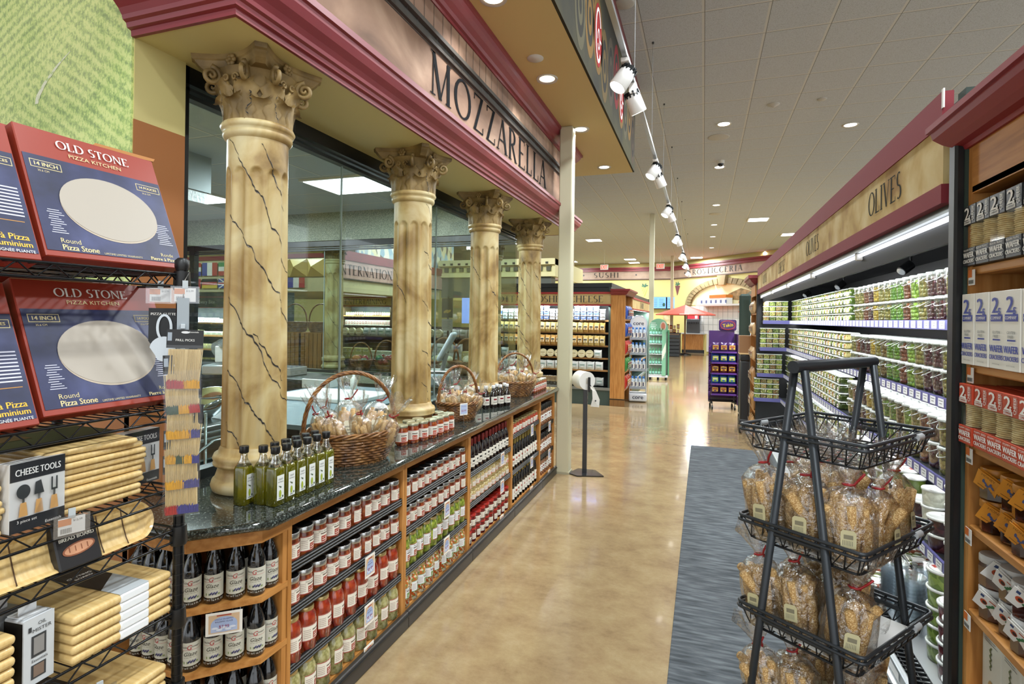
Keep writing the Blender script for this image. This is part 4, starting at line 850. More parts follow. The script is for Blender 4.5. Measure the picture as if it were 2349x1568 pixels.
# ================================================================ GLASS ROOM
GLS = film('eaf1ef', .012, .0, None, False); FRM = mat('15181a', .35, metal=.2); FRM2 = mat('33393b', .35, metal=.4); SPK = ramp_mat('speckled_stone', 'noise', 150, ((.35, '55604f'), (.5, '7c8673'), (.65, 'a3a893')), rough=.5)
def window(n, M, w, z0, z1, joints, mull=()):
    t = bpy.data.objects.new(f'window_{n}', None); COL.objects.link(t); t['kind'] = 'structure'
    b = MB(M); b.box((w / 2, z1 - .035, 0), (w, .07, .07), FRM); b.box((w / 2, z1 - .09, .01), (w, .012, .05), FRM2); b.box((w / 2, z1 - .115, .005), (w, .018, .045), FRM2); b.box((w / 2, z0 + .02, 0), (w, .04, .06), FRM2); b.box((.015, (z0 + z1) / 2, 0), (.03, z1 - z0, .07), FRM)
    for x in mull: b.box((x, (z0 + z1) / 2, 0), (.09, z1 - z0, .08), FRM)
    b.build('window_frame', t); js = [0.03] + list(joints) + [w]
    for a, c_ in zip(js, js[1:]): g = MB(M); g.box(((a + c_) / 2, (z0 + z1) / 2, 0), (c_ - a - .004, z1 - z0 - .06, .008), GLS); g.build('pane', t)
    b = MB(M)
    for x in joints: b.box((x, (z0 + z1) / 2, 0), (.005, z1 - z0 - .1, .012), mat('9fb0b0', .3, alpha=.8))
    if joints: b.build('glass_joint', t)
window(1, frame((-2.02, 1.66, 0), 'px'), 4.31, GZ, 2.575, (1.08, 2.3, 3.4))
window(2, frame((-7.4, 5.985, 0), 'ny'), 5.36, .84, 2.54, (1.9, 2.74, 4.1), (.5,))
b = MB(); b.bb(-7.4, -2.05, 5.93, 6.03, 2.54, 2.9, SPK); struct('wall_header', b)
b = MB(); b.bb(-7.4, -2.0, 5.95, 6.0, 0, .74, mat('6f7a7c', .5)); b.bb(-7.4, -2.0, 5.9, 6.0, .74, .84, SPK); struct('wall_sill', b)
b = MB(); b.bb(-7.6, -7.4, 1.62, 5.97, 0, 2.9, mat('b9bfbb', .6)); struct('wall_inner', b)
RC = tile_grid_mat('room_ceiling', 'a9b4b8', 'a3aeb2', 1.219, .61, .2, .1, .02, .6)
b = MB(); b.bb(-7.4, -2.06, 1.62, 5.95, 2.9, 2.95, RC); struct('ceiling_inner', b)
for i, (x, y) in enumerate(((-3.25, 4.72), (-5.6, 4.72), (-4.4, 2.6))):
    t = thing('ceiling_troffer', ['bright rectangular light on the glass room ceiling', 'rectangular light deeper in the glass room', 'rectangular light near the steel hood'][i], 'ceiling light', (x, y, 2.9)); b = MB(); b.box((0, 0, -.01), (1.0, .62, .02), CW); b.build('frame', t); b = MB(); b.box((0, 0, -.022), (.94, .56, .005), mat('eef5ff', .5, emit=5)); b.build('diffuser', t)
    area((x, y, 2.86), .9, 60, (.9, .96, 1), sy=.5)
STL = mat('aab0b2', .3, metal=.85, bump=(12, .1)); WT = mat('eef0f0', .4); BLG = mat('6d7f88', .4)
t = thing('steel_hood', 'galvanised steel duct box under the glass room ceiling', 'vent hood', (-4.5, 3.3, 2.5)); b = MB(); b.box((0, 0, .1), (1, .58, .19), mat('b8bcbc', .4, metal=.6, bump=(40, .3))); b.build('duct_box', t); b = MB(); b.box((0, 0, .25), (1.04, .62, .3), mat('9aa2a4', .4, metal=.5)); b.build('collar', t)
def table(name, lab, x0, x1, y0, y1, z, top, leg=STL):
    t = thing(name, lab, 'table', ((x0 + x1) / 2, (y0 + y1) / 2, 0)); w, d = (x1 - x0), (y1 - y0); b = MB(); b.box((0, 0, z - .02), (w, d, .04), top, .004); b.build('table_top', t)
    for sx in (-1, 1):
        for sy in (-1, 1): b = MB(); b.cyl((sx * (w / 2 - .04), sy * (d / 2 - .04), 0), (sx * (w / 2 - .04), sy * (d / 2 - .04), z - .04), .02, leg); b.build('leg', t)
    b = MB(); b.box((0, 0, .3), (w - .06, d - .06, .025), leg); b.build('undershelf', t); return t
table('steel_worktable', 'steel work table just behind the nearest window pane', -3.3, -2.45, 1.8, 2.9, .78, STL)
table('prep_table', 'blue-grey prep table in the middle of the glass room', -4.0, -2.65, 3.2, 5.2, .8, BLG)
table('long_counter_table', 'dark worktop along the far glass of the room', -7.2, -4.3, 5.2, 5.88, .84, mat('2b3234', .3))
b = MB(); b.box((0, 0, .02), (.9, .6, .04), WT, .01, 2); o = b.build('cutting_board'); o.location = (-3.3, 4.4, .8); tag(o, 'large white plastic cutting board on the prep table', 'cutting board')
t = thing('steel_bowl', 'shiny steel bowl behind the hanging picks', 'bowl', (-2.68, 2.42, .98)); b = MB(); b.lathe([(.03, 0), (.09, .03), (.125, .08), (.14, .13), (.134, .13), (.12, .08), (.085, .037), (.001, .012)], mat('c9d0d2', .12, metal=1), 28, Matrix.Rotation(.35, 4, 'X')); b.build('bowl_body', t); b = MB(); b.tube([(.14 * math.cos(a * .2618), .14 * math.sin(a * .2618), .13) for a in range(24)], .005, STL, 5, closed=True); b.M = Matrix.Rotation(.35, 4, 'X'); b.build('rim', t)
t = thing('steel_sink', 'steel sink basin below the bowl', 'sink', (-2.75, 2.5, .78)); b = MB(); b.box((0, 0, .1), (.5, .7, .2), STL, .02, 2); b.build('basin', t); b = MB(); b.tube([(.2, .2, .2), (.2, .2, .32), (.15, .1, .36), (.1, 0, .3)], .012, STL, 8); b.build('faucet', t)
t = thing('pipe_rack', 'blue-grey pipes behind the nearest column foot', 'pipes', (-2.3, 2.0, .88)); b = MB()
for k in range(3): b.tube([(0, -.3, .05 + .03 * k), (-.05, .1, .06 + .03 * k), (-.1, .5, .05 + .03 * k)], .008, STL, 6)
b.tube([(0, -.1, -.1), (.02, 0, .02), (0, .12, .06), (0, .3, .05)], .008, STL, 6); b.tube([(-.03, .1, -.88), (-.03, .1, .2)], .007, STL, 6); b.build('tubing', t)
t = thing('meat_slicer', 'steel slicer on the worktop, seen left of the nearest column', 'slicer', (-5.6, 5.3, .84), .4); b = MB(); b.box((0, 0, .06), (.4, .3, .12), mat('b8bfc2', .3, metal=.5), .02, 2); b.build('base', t); b = MB(); b.cyl((-.02, -.05, .26), (.02, .02, .3), .15, mat('c3cacc', .15, metal=.9), 28); b.build('blade_disc', t); b = MB(); b.box((.05, -.1, .25), (.22, .03, .2), mat('d9dedf', .3), .01); b.build('carriage', t)
t = thing('weighing_scale', 'pale counter scale with tilted display before the glass', 'scale', (-2.75, 5.35, .84), .3); b = MB(); b.box((0, 0, .07), (.4, .38, .14), mat('8d9aa0', .4), .03, 2); b.build('base', t); b = MB(); b.box((0, 0, .16), (.36, .32, .02), STL, .005); b.build('platter', t)
b = MB(Matrix.Translation((.15, .02, .42)) @ Matrix.Rotation(.5, 4, 'Y')); b.box((0, 0, 0), (.05, .26, .34), mat('a8b4ba', .4), .02, 2); b.build('display_head', t); b = MB(); b.cyl((.1, 0, .15), (.15, 0, .35), .025, GREY); b.build('post', t)
b = MB(); b.lathe([(.035, 0), (.037, .01), (.037, .1), (.02, .125), (.014, .13), (.014, .15)], mat('dfe8e0', .3), 16); o = b.build('spray_bottle'); o.location = (-3.5, 5.0, .8); tag(o, 'small pale bottle with green base on the prep table', 'bottle')
for i, (x, y, w, m, l) in enumerate(((-4.9, 5.55, .45, '8f8e86', 'open cardboard tray of tomatoes on the far worktop'), (-6.1, 5.5, .4, '3c4244', 'dark plastic tote on the far worktop'), (-3.9, 5.0, .3, 'c9ccc8', 'pale box at the end of the prep table'))):
    b = MB(); b.box((0, 0, .05), (w, .3, .1), mat(m, .6), .006); b.box((0, 0, .101), (w - .03, .27, .004), mat('2b2b2b', .7)); o = b.build('storage_tray'); o.location = (x, y, .84 if i < 2 else .8); tag(o, l, 'tray')
cupm = MB(); cupm.lathe([(.045, 0), (.055, .07), (.058, .075), (.05, .075)], WT, 18)
for i in range(4):
    o = cupm.build('paper_tub') if i == 0 else o.copy()
    if i: COL.objects.link(o)
    o.location = (-5.05, 5.4, .84 + .076 * i); tag(o, f'white printed tub, {nth(i)} from the bottom of the stack on the far worktop', 'tub', 'stacked white tubs')
# ================================================================ BEYOND THE GLASS ROOM
def bskt(x, y, z, lab, cols_, s=1, n=12):
    r = dup(bkB, (x, y, z), .3, lab, sc=s, group='small baskets beyond the glass')
    rnd = random.Random(int(x * 100))
    for i in range(n):
        b = MB(); rr_ = rnd.uniform(.035, .05) * s; b.lathe([(.001, -rr_), (rr_ * .7, -rr_ * .7), (rr_, 0), (rr_ * .7, rr_ * .7), (.001, rr_)], mat(cols_[i % len(cols_)], .35, coat=.4), 12, caps=False)
        o = b.build('wrapped_cheese_ball'); a = rnd.random() * 6.3; q = rnd.random() ** .5 * .1 * s; o.location = (x + q * math.cos(a), y + q * math.sin(a), z + (.1 + .04 * (i % 2)) * s); tag(o, f'round wrapped cheese, {nth(i)} in {lab[:lab.index(",")]}', 'cheese ball', lab[:40])
bskt(-4.32, 6.33, GZ, 'basket of green and red balls, beside the far marbled column', ['2f6e3d', 'a33024', '2f6e3d', 'b8702c'], .95)
bskt(-3.95, 6.36, GZ, 'basket of dark red balls, second on the far ledge', ['7c2a20', '2f6e3d', '8d3226'], 1.05)
bskt(-5.95, 6.3, GZ, 'basket of yellow rounds, by the slicer', ['d9cf8a', 'c9b96a'], 1)
bskt(-3.1, 6.35, GZ, 'basket of pale cheeses, behind the scale', ['dcd8b4', 'c9c295', 'b9c3a0'], 1.2, 16)
bskt(-2.75, 6.3, GZ, 'basket of wrapped breads, near the third column', ['b98a5a', 'dccdb2'], 1.2, 14)
GOODS = {}
def good(kind, w, d, h, cols_):
    k = (kind, w, d, h, cols_)
    if k in GOODS: return GOODS[k]
    t = thing({'box': 'food_box', 'bag': 'snack_bag', 'tub': 'cheese_tub', 'round': 'cheese_round', 'jar': 'pantry_jar', 'pouch': 'cheese_pouch'}[kind], 'x', {'box': 'box', 'bag': 'bag', 'tub': 'tub', 'round': 'cheese', 'jar': 'jar', 'pouch': 'pouch'}[kind], (0, 0, -50)); a, b_, c_ = (cols_ + cols_ + cols_)[:3]; m1, m2, m3 = mat(a, .4), mat(b_, .45), mat(c_, .45); b = MB()
    if kind == 'box': b.box((0, d / 2, h / 2), (w, d, h), m1, .002); b.build('carton', t)
    elif kind in ('bag', 'pouch'):
        N = 9; v = []; f_ = []
        for j in range(N):
            tz = j / (N - 1)
            for i in range(12):
                aa = 2 * PI * i / 12; pf = (math.sin(min(1, tz * 1.05) * PI) ** .45) if 0 < j < N - 1 else .06
                v.append((w / 2 * math.cos(aa) * (1 if pf > .1 else 1.02), d / 2 + d / 2 * math.sin(aa) * max(pf, .06), h * tz + .004 * math.cos(3 * aa)))
        for j in range(N - 1):
            for i in range(12): q = (i + 1) % 12; f_.append((j * 12 + i, j * 12 + q, j * 12 + 12 + q, j * 12 + 12 + i))
        b.add(v, f_, mat(a, .25, coat=.5), True); b.build('bag_body', t)
    elif kind == 'tub': b.lathe([(w * .42, 0), (w * .47, h * .85), (w * .5, h * .86), (w * .5, h)], m1, 16, Matrix.Translation((0, d / 2, 0))); b.build('tub_body', t)
    elif kind == 'round': b.cyl((0, .004, h / 2), (0, d, h / 2), h / 2, m1, 18); b.build('wheel', t)
    elif kind == 'jar': b.lathe([(w * .42, 0), (w * .46, .01), (w * .46, h * .75), (w * .36, h * .86)], m1, 14, Matrix.Translation((0, d / 2, 0))); b.build('jar_body', t); b = MB(); b.lathe([(w * .4, h * .86), (w * .4, h)], m3, 14, Matrix.Translation((0, d / 2, 0))); b.build('lid', t)
    b = MB(frame((0, -.002, 0), 'ny')); q = w * .36
    b.rect(-q, h * .28, q, h * .72, m2, .0); b.rect(-q * .8, h * .5, q * .8, h * .62, m3, .0012); b.ell(0, h * .38, q * .5, h * .07, m1, .0014, 12)
    if kind == 'jar' or kind == 'tub': b = MB(Matrix.Translation((0, d / 2, 0))); b.wrap(w * .47, [(-1, h * .25, 1, h * .68, m2, .001), (-.6, h * .42, .6, h * .56, m3, .002)])
    b.build('label', t); GOODS[k] = t; return t
def goods_row(M, x0, x1, z, specs, lab, grp, stack=1, gap=.006, back=.0):
    """specs: list of prototypes in order, repeated in runs; M places a frame (u right, v up, w out)"""
    x = x0; i = 0; run = 4
    while x < x1:
        p = specs[(i // run) % len(specs)]; w = p['w']
        if x + w > x1 + .01: break
        P = M @ Vector((x + w / 2, 0, -back)); rz = math.atan2(M[1][0], M[0][0])
        for k in range(stack): dup(p['p'], (P.x, P.y, z + k * (p['h'] + .002)), rz + U(-.06, .06), f'{p["n"]}, {nth(i)} along the {lab}' + (f', {nth(k)} layer' if stack > 1 else ''), grp)
        x += w + gap; i += 1
def G(kind, w, d, h, n, *c): return {'p': good(kind, w, d, h, c), 'w': w, 'h': h, 'n': n}
def cooler_case(name, lab, M, w, dep, z_top, shelves, hdr, text, dark='1c2022', base_m='2e3d38', cat='display case', light=True, hh=.2):
    """case in a frame: u along the front, v up, w out; open front, header sign"""
    t = thing(name, lab, cat, (0, 0, 0)); D = mat(dark, .5); B_ = mat(base_m, .45)
    b = MB(M); b.box((w / 2, z_top / 2, -dep), (w, z_top, .03), D); b.box((w / 2, z_top - .06, -dep / 2), (w, .1, dep), mat('23282a', .4)); b.build('body', t)
    for x in (.02, w - .02): b = MB(M); b.box((x, z_top / 2, -dep / 2), (.04, z_top, dep + .02), B_); b.build('end_panel', t)
    b = MB(M); b.box((w / 2, .14, -dep / 2), (w, .28, dep), B_); b.box((w / 2, .3, .01), (w, .05, .03), STL); b.build('base', t)
    b = MB(M); b.box((w / 2, z_top - .12 - hh / 2, .0), (w, hh, .03), mat('d3bd86', .5, noise=('bf9f62', 3, 5, .35, .65))); hz = z_top - .12 - hh / 2
    h_ = b.build('header_sign', t); b = MB(M); b.box((w / 2, hz + hh / 2 + .012, .01), (w, .035, .04), mat('a53634', .5)); b.box((w / 2, hz - hh / 2 - .01, .01), (w, .028, .04), mat('a53634', .5)); b.build('red_trim', h_)
    if text: b = MB(M); b.serif(text[0], text[1], hz, hh * .62, mat('3f4240', .5), .018, wd=text[2]); b.build('lettering', h_)
    for z, dd in shelves:
        b = MB(M); b.box((w / 2, z - .012, -dep + dd / 2), (w - .08, .018, dd), mat('4a4f50', .5)); so = b.build('shelf', t); b = MB(M); b.box((w / 2, z - .012, -dep + dd), (w - .08, .032, .008), mat('b98a52', .5)); b.build('price_rail', so)
    if light:
        b = MB(M); b.box((w / 2, z_top - .13 - hh, -.06), (w - .1, .02, .03), mat('f4f8ff', .5, emit=3)); b.build('light_strip', t)
        o = area(M @ Vector((w / 2, z_top - .16 - hh, .02)), w - .1, 26 * w, (.93, .97, 1), sy=.06); o.rotation_euler = (0, 0, math.atan2(M[1][0], M[0][0])); o.data.spread = 2.6
        o.rotation_euler.rotate_axis('X', math.radians(30))
    return t
# cheese case whose sign ends in CHEESE, facing the camera
CM = frame((-4.3, 10.15, 0), 'ny'); CW_ = 2.7
cooler_case('cheese_cooler', 'open cheese cooler whose sign reads KOSHER CHEESE', CM, CW_, .55, 2.17, [(1.56, .42), (1.33, .44), (1.09, .46), (.86, .48), (.64, .5)], None, ('RICOTTA / KOSHER CHEESE', 1.38, 2.35), base_m='3a4a45')
wt = G('tub', .115, .11, .066, 'white cheese tub', 'e9eaec', 'cfd6de', 'aab4bf'); bt = G('tub', .115, .11, .085, 'blue cheese tub', 'dfe6f2', '2f55b0', 'e8ecf4'); gb = G('pouch', .1, .06, .185, 'gold shredded cheese pouch', 'cbb26c', 'e8e0c4', '3b3226'); gb2 = G('pouch', .1, .06, .185, 'amber cheese pouch', 'c09550', 'eee2bd', '2d2a22')
rc = G('round', .145, .07, .145, 'round cream cheese', 'e2d9ae', 'efe8c9', 'b3a472'); wp = G('pouch', .15, .08, .15, 'white cheese pouch', 'e3e6e2', 'c3d0cf', '8aa39b'); wb = G('box', .12, .09, .09, 'white cheese box', 'e8ebf0', '3458ac', 'ffffff')
for z, sp, st, nm in ((1.56, [bt, wt], 3, 'top shelf'), (1.33, [gb, gb, gb2], 1, 'second shelf'), (1.09, [gb2, gb2, gb], 1, 'third shelf'), (.86, [wp, bt, rc, rc], 1, 'fourth shelf'), (.64, [wp, wp, wp], 1, 'fifth shelf'), (.34, [wp], 1, 'bottom well')):
    goods_row(CM, .1, CW_ - .08, z, sp, f'{nm} of the cheese cooler', f'goods on the {nm} of the cheese cooler', st, .004, .0 if z > .4 else .1)
b = MB(); b.bb(-4.35, -1.6, 10.2, 12.4, 2.17, 2.25, mat('26292b', .5)); tag(b.build('cooler_roof'), 'dark roof lid over the cheese cooler', 'cooler roof')
# international department: fascia with flags, pyramids and lettering
t = thing('international_canopy', 'maroon canopy lettered INTERNATIONAL with rows of flags', 'canopy', (0, 0, 0))
b = MB(); b.bb(-16, -8, 10.8, 16, 2.95, 3.05, MAROON); b.bb(-16, -8.02, 10.83, 16, 2.15, 2.95, mat('c4b98f', .6)); b.build('canopy_body', t)
b = MB(); b.bb(-8.02, -7.98, 10.8, 17, 2.47, 2.9, mat('c29c92', .5, noise=('b08a80', 2, 4, .35, .65))); b.bb(-8.0, -7.95, 10.8, 17, 2.9, 3.12, MAROON); b.bb(-8.0, -7.97, 10.8, 17, 2.44, 2.47, mat('3d3a34', .5)); b.build('fascia', t)
b = MB(frame((-7.975, 0, 0), 'px')); b.serif('INTERNATIONAL', 12.1, 2.68, .24, mat('2c2a2a', .5), .002, wd=2.8, space=.12); b.build('lettering', t)
b = MB(); FR_ = frame((0, 10.8, 0), 'ny'); b.M = FR_
for k in range(4):
    u = -9.9 + .5 * k; b.add([(u, 2.5, 0), (u + .5, 2.5, 0), (u + .5, 2.93, 0), (u, 2.93, 0), (u + .25, 2.72, .18)], [(0, 1, 4), (1, 2, 4), (2, 3, 4), (3, 0, 4)], mat('c8ad62', .45))
b.build('pyramid_studs', t)
def flag(b, u, v, w, h, k):
    c_ = {'r': mat('b23a34', .5), 'w': mat('e6e4df', .5), 'b': mat('39469a', .5), 'g': mat('3b8a54', .5), 'y': mat('d9bb3f', .5), 'k': mat('1c1c1c', .5)}
    if k in ('uk', 'uk2'):
        b.rect(u, v, u + w, v + h, c_['b'], .01)
        for s in (1, -1): b.add([(u, v + (h if s < 0 else 0), .012), (u + w * .12, v + (h if s < 0 else 0), .012), (u + w, v + (0 if s < 0 else h), .012), (u + w * .88, v + (0 if s < 0 else h), .012)], [(0, 1, 2, 3)], c_['w'])
        b.rect(u, v + h * .36, u + w, v + h * .64, c_['w'], .014); b.rect(u + w * .4, v, u + w * .6, v + h, c_['w'], .0145); b.rect(u, v + h * .42, u + w, v + h * .58, c_['r'], .016); b.rect(u + w * .44, v, u + w * .56, v + h, c_['r'], .0165)
    elif k == 'fi': b.rect(u, v, u + w, v + h, c_['w'], .01); b.rect(u, v + h * .38, u + w, v + h * .6, c_['b'], .012); b.rect(u + w * .28, v, u + w * .42, v + h, c_['b'], .0125)
    elif k[0] == 'v': [b.rect(u + w * i / 3, v, u + w * (i + 1) / 3, v + h, c_[x], .01) for i, x in enumerate(k[1:])]
    else: [b.rect(u, v + h * (2 - i) / 3, u + w, v + h * (3 - i) / 3, c_[x], .01) for i, x in enumerate(k[1:])]
ks = ['vgwr', 'hkry', 'uk', 'fi', 'vgwr', 'hrwb', 'vbwr', 'hgwr']
for r_ in range(2):
    for i in range(12):
        u = -15.4 + .54 * i
        if r_ == 0 and u > -10.2: continue
        b = MB(FR_); flag(b, u, 2.56 - .3 * r_ - (.02 if r_ else 0), .5, .33 if r_ == 0 else .24, ks[(i + 3 * r_) % 8]); b.build('flag_panel', t)
m_ = ramp_mat('city_print', 'voronoi', 5, ((0, '8fa6b8'), (.25, 'd9c9a2'), (.45, '6a5a4a'), (.6, 'e4dcc4'), (.8, 'b0b9bf')), rough=.5, stretch=(1, 1.2, .8))
b = MB(); b.bb(-8.05, -8.0, 11.5, 17, 3.12, CEIL, m_); tag(b.build('city_mural'), 'printed view of a stone city above the maroon canopy', 'mural')
# cornice of the deli beyond
t = thing('deli_cornice', 'cream classical cornice with square blocks beyond the glass', 'cornice', (0, 0, 0)); b = MB(); b.bb(-8, -4.3, 16, 16.6, 2.85, 2.98, mat('d7d19b', .5)); b.bb(-8, -4.3, 16.05, 16.6, 2.98, 3.2, mat('cfc98f', .5)); b.bb(-8, -4.2, 15.9, 16.6, 3.2, 3.38, mat('ddd7a5', .5)); b.bb(-4.3, -4.2, 16, 20, 2.85, 3.38, mat('d7d19b', .5)); b.build('cornice_body', t)
for k in range(14): b = MB(); x = -7.85 + .26 * k; b.bb(x, x + .13, 15.99, 16.05, 3.02, 3.15, mat('4d4f3c', .6)); b.bb(x, x + .08, 15.88, 15.9, 3.22, 3.28, mat('33352a', .6)); b.build('block', t)
b = MB(); b.bb(-8, -4.35, 16.1, 16.6, 2.2, 2.85, mat('4d524a', .6)); b.bb(-8, -4.35, 16.05, 16.6, 2.12, 2.2, mat('c9b96e', .5)); b.build('dark_canopy', t)
b = MB(); b.bb(-7.2, -4.6, 15.95, 16.06, 1.4, 2.2, mat('7e9be8', .5, emit=.9)); tag(b.build('menu_board'), 'glowing blue menu boards under the dark deli canopy', 'menu board')
# shelves of cheese seen left of the nearest column
KM = frame((-11.2, 8.0, 0), 'ny'); cooler_case('cheese_wall_case', 'bright open cheese case beyond the glass, under the Every Bite sign', KM, 3.9, .5, 2.0, [(1.42, .4), (1.18, .42), (.92, .45), (.66, .48)], None, None, hh=.16)
b = MB(frame((-9.2, 7.975, 0), 'ny')); b.box((-.1, 1.8, 0), (3.3, .18, .02), mat('2b2f2e', .5)); b.text('Every Bite', .35, 1.8, mat('e8e4d8', .5), h=.09, w=.014)
for k in range(6): b.ring(-1.5 + .33 * k + (1.0 if k > 3 else 0), 1.8, .07, .05, .006, mat('b0ada0', .5), .013)
tag(b.build('chalk_sign'), 'chalkboard style sign with white words Every Bite', 'sign')
yw = G('box', .14, .1, .09, 'yellow cheese wedge', 'd8d08c', 'eeeacb', '8d8a50'); cr_ = G('round', .13, .09, .13, 'dark-rimmed cheese wheel', 'cdbf94', 'e9e2c8', '3c3428'); wh = G('box', .12, .1, .07, 'pale cheese block', 'e6e4cd', 'cfd6c4', 'aab39a')
for z, sp, st, nm in ((1.42, [wh, wb], 1, 'top shelf'), (1.18, [yw, wh], 1, 'second shelf'), (.92, [cr_, yw], 1, 'third shelf'), (.66, [yw, wh, cr_], 1, 'fourth shelf')): goods_row(KM, .3, 3.8, z, sp, f'{nm} of the bright cheese case', f'cheeses on the {nm} of the bright case', st, .015, .08)
# wooden crates with a basket on top
for i, x in enumerate((-6.75, -6.2)):
    t = thing('slatted_crate_stand', ['slatted wooden crate stand left of the far column', 'slatted wooden crate stand touching the far column'][i], 'crate stand', (x, 7.9, 0)); b = MB()
    b.box((0, 0, 1.28), (.5, .4, .02), OAK); b.build('top', t)
    for k in range(6): b = MB(); b.box((-.215 + .086 * k, -.2, .65), (.07, .015, 1.25), OAKV); b.build('slat', t)
    b = MB(); b.box((0, 0, .64), (.47, .36, 1.26), mat('4e3418', .7)); b.build('body', t)
    dup(bk, (x, 7.9, 1.29), 0, ['dark basket on the slatted crate stand, left one', 'dark basket on the slatted crate stand, beside the far column'][i], 'baskets on crate stands', sc=1.15)
# entertaining essentials shelves
EM = frame((-10.3, 14, 0), 'ny'); cooler_case('entertaining_shelves', 'shelf bay signed ENTERTAINING ESSENTIALS beyond the glass', EM, 1.75, .5, 2.25, [(1.6, .4), (1.3, .4), (1.0, .42), (.7, .45), (.4, .45)], None, ('ENTERTAINING', .87, 1.4), base_m='5d4a33', hh=.24)
j1 = G('jar', .07, .07, .11, 'small pantry jar', 'b9b37a', 'ece6d2', '3f4a30'); j2 = G('jar', .07, .07, .12, 'dark pantry jar', '6a4a34', 'e2d5bd', '242424'); p1 = G('box', .09, .06, .17, 'pale snack box', 'd9d6c6', '9b3b33', 'efe9d9'); p2 = G('box', .09, .06, .15, 'green snack box', 'a5ab70', 'e7e3c7', '5d6b3b')
for z, sp, nm in ((1.6, [j1, j2], 'top shelf'), (1.3, [p1, p1], 'second shelf'), (1.0, [p2, j1], 'third shelf'), (.7, [p2, p1], 'fourth shelf'), (.4, [p1], 'bottom shelf')): goods_row(EM, .08, 1.7, z, sp, f'{nm} of the entertaining shelves', f'goods on the {nm} of the entertaining shelves', 1, .008, .12)
# island of packaged cheeses and breads between the glass room and the cheese cooler
t = thing('cheese_island', 'low dark island case heaped with packaged cheese beyond the glass', 'island case', (-5.2, 8.9, 0)); b = MB(); b.box((0, 0, .4), (3.4, 1.1, .8), mat('2a2d2c', .5), .02); b.build('base', t); b = MB(); b.box((0, 0, .815), (3.5, 1.2, .03), GRAN); b.build('top', t)
b = MB(); b.box((0, .2, 1.2), (3.2, .4, .02), mat('4a4038', .5)); b.box((0, .4, 1.1), (3.2, .02, .6), mat('3d3530', .6)); b.build('shelf', t)
IM = frame((-6.85, 8.4, 0), 'ny')
goods_row(IM, .05, 3.3, .83, [wp, yw, wh, rc], 'front of the cheese island', 'goods on the cheese island', 2, .01, .0); goods_row(IM, .1, 3.3, 1.21, [rc, wp, p1], 'raised shelf of the cheese island', 'goods on the cheese island', 1, .012, .6)
t = thing('poster_stand', 'dark cheese poster with a price sheet below, beyond the glass', 'poster', (-3.72, 7.7, 0), -.3); b = MB(); b.cyl((0, .02, 0), (0, .02, 1.9), .015, BLACK, 8); b.box((0, .02, .01), (.35, .3, .02), BLACK); b.build('stand', t)
b = MB(frame((0, 0, 0), 'ny')); b.box((0, 1.72, 0), (.22, .3, .01), mat('221c18', .5)); [b.ell(-.04 + .03 * k, 1.66 + .012 * (k % 2), .035, .02, mat('c9a24a', .5), .006 + .0004 * k, 12, .4) for k in range(4)]; b.text('GROTTO', 0, 1.83, mat('b98a4a', .5), wd=.12, w=.007) if 0 else None; b.build('poster', t)
b = MB(frame((0, 0, 0), 'ny')); b.box((0, 1.46, 0), (.22, .18, .01), mat('a9aaa6', .5)); [b.rect(-.08, 1.41 + .025 * k, .08 - .02 * (k % 2), 1.415 + .025 * k, mat('55575a', .5), .006) for k in range(5)]; b.build('price_sheet', t)
# ================================================================ WIRE RACK ON THE LEFT
WIRE = mat('17181a', .28, metal=.6, coat=.3); RX0, RX1, RY0, RY1 = -1.71, -1.25, -.25, 1.05
SHZ = [1.67, 1.335, 1.134, 1.028, .82, .635]
t = thing('wire_shelf_rack', 'black wire shelving rack of boards and pizza stones beside the counter end', 'shelf rack', (0, 0, 0))
for x in (RX0, RX1):
    for y in (RY0, RY1):
        b = MB(); b.cyl((x, y, 0.02), (x, y, 1.7), .0127, WIRE, 16)
        k = .05
        while k < 1.68: b.lathe([(.0134, k), (.0134, k + .002)], BLACK, 14, Matrix.Translation((x, y, 0)), caps=False); k += .0254
        b.lathe([(.014, 1.68), (.017, 1.69), (.017, 1.705), (.01, 1.712)], BLACK, 16, Matrix.Translation((x, y, 0))); b.build('post', t)
for z in SHZ:
    b = MB()
    for x in (RX0, RX1):
        for dz in (0, -.03): b.cyl((x, RY0, z + dz), (x, RY1, z + dz), .0032, WIRE, 7)
        p = []; n = int((RY1 - RY0) / .032)
        for i in range(n + 1): p.append((x, RY0 + (RY1 - RY0) * i / n, z - (0 if i % 2 else .03)))
        b.tube(p, .0022, WIRE, 5)
    for y in (RY0, RY1):
        for dz in (0, -.03): b.cyl((RX0, y, z + dz), (RX1, y, z + dz), .0032, WIRE, 7)
        p = [(RX0 + (RX1 - RX0) * i / 14, y, z - (0 if i % 2 else .03)) for i in range(15)]; b.tube(p, .0022, WIRE, 5)
    y = RY0 + .02
    while y < RY1: b.cyl((RX0, y, z), (RX1, y, z), .0016, WIRE, 5); y += .022
    for x in (RX0 + .15, RX0 + .3): b.cyl((x, RY0, z - .003), (x, RY1, z - .003), .0026, WIRE, 6)
    for x in (RX0, RX1):
        for y in (RY0, RY1): b.lathe([(.018, z - .04), (.02, z - .035), (.018, z + .008)], BLACK, 14, Matrix.Translation((x, y, 0)))
    b.build('wire_shelf', t)
NAVYB = ramp_mat('slate_print', 'noise', 9, ((.3, '151a38'), (.5, '262b52'), (.7, '3e4470')), rough=.38, coat=.1, detail=7); REDB = mat('963523', .35, coat=.15); CREAM = mat('aca294', .42); GOLDT = mat('dccb95', .5)
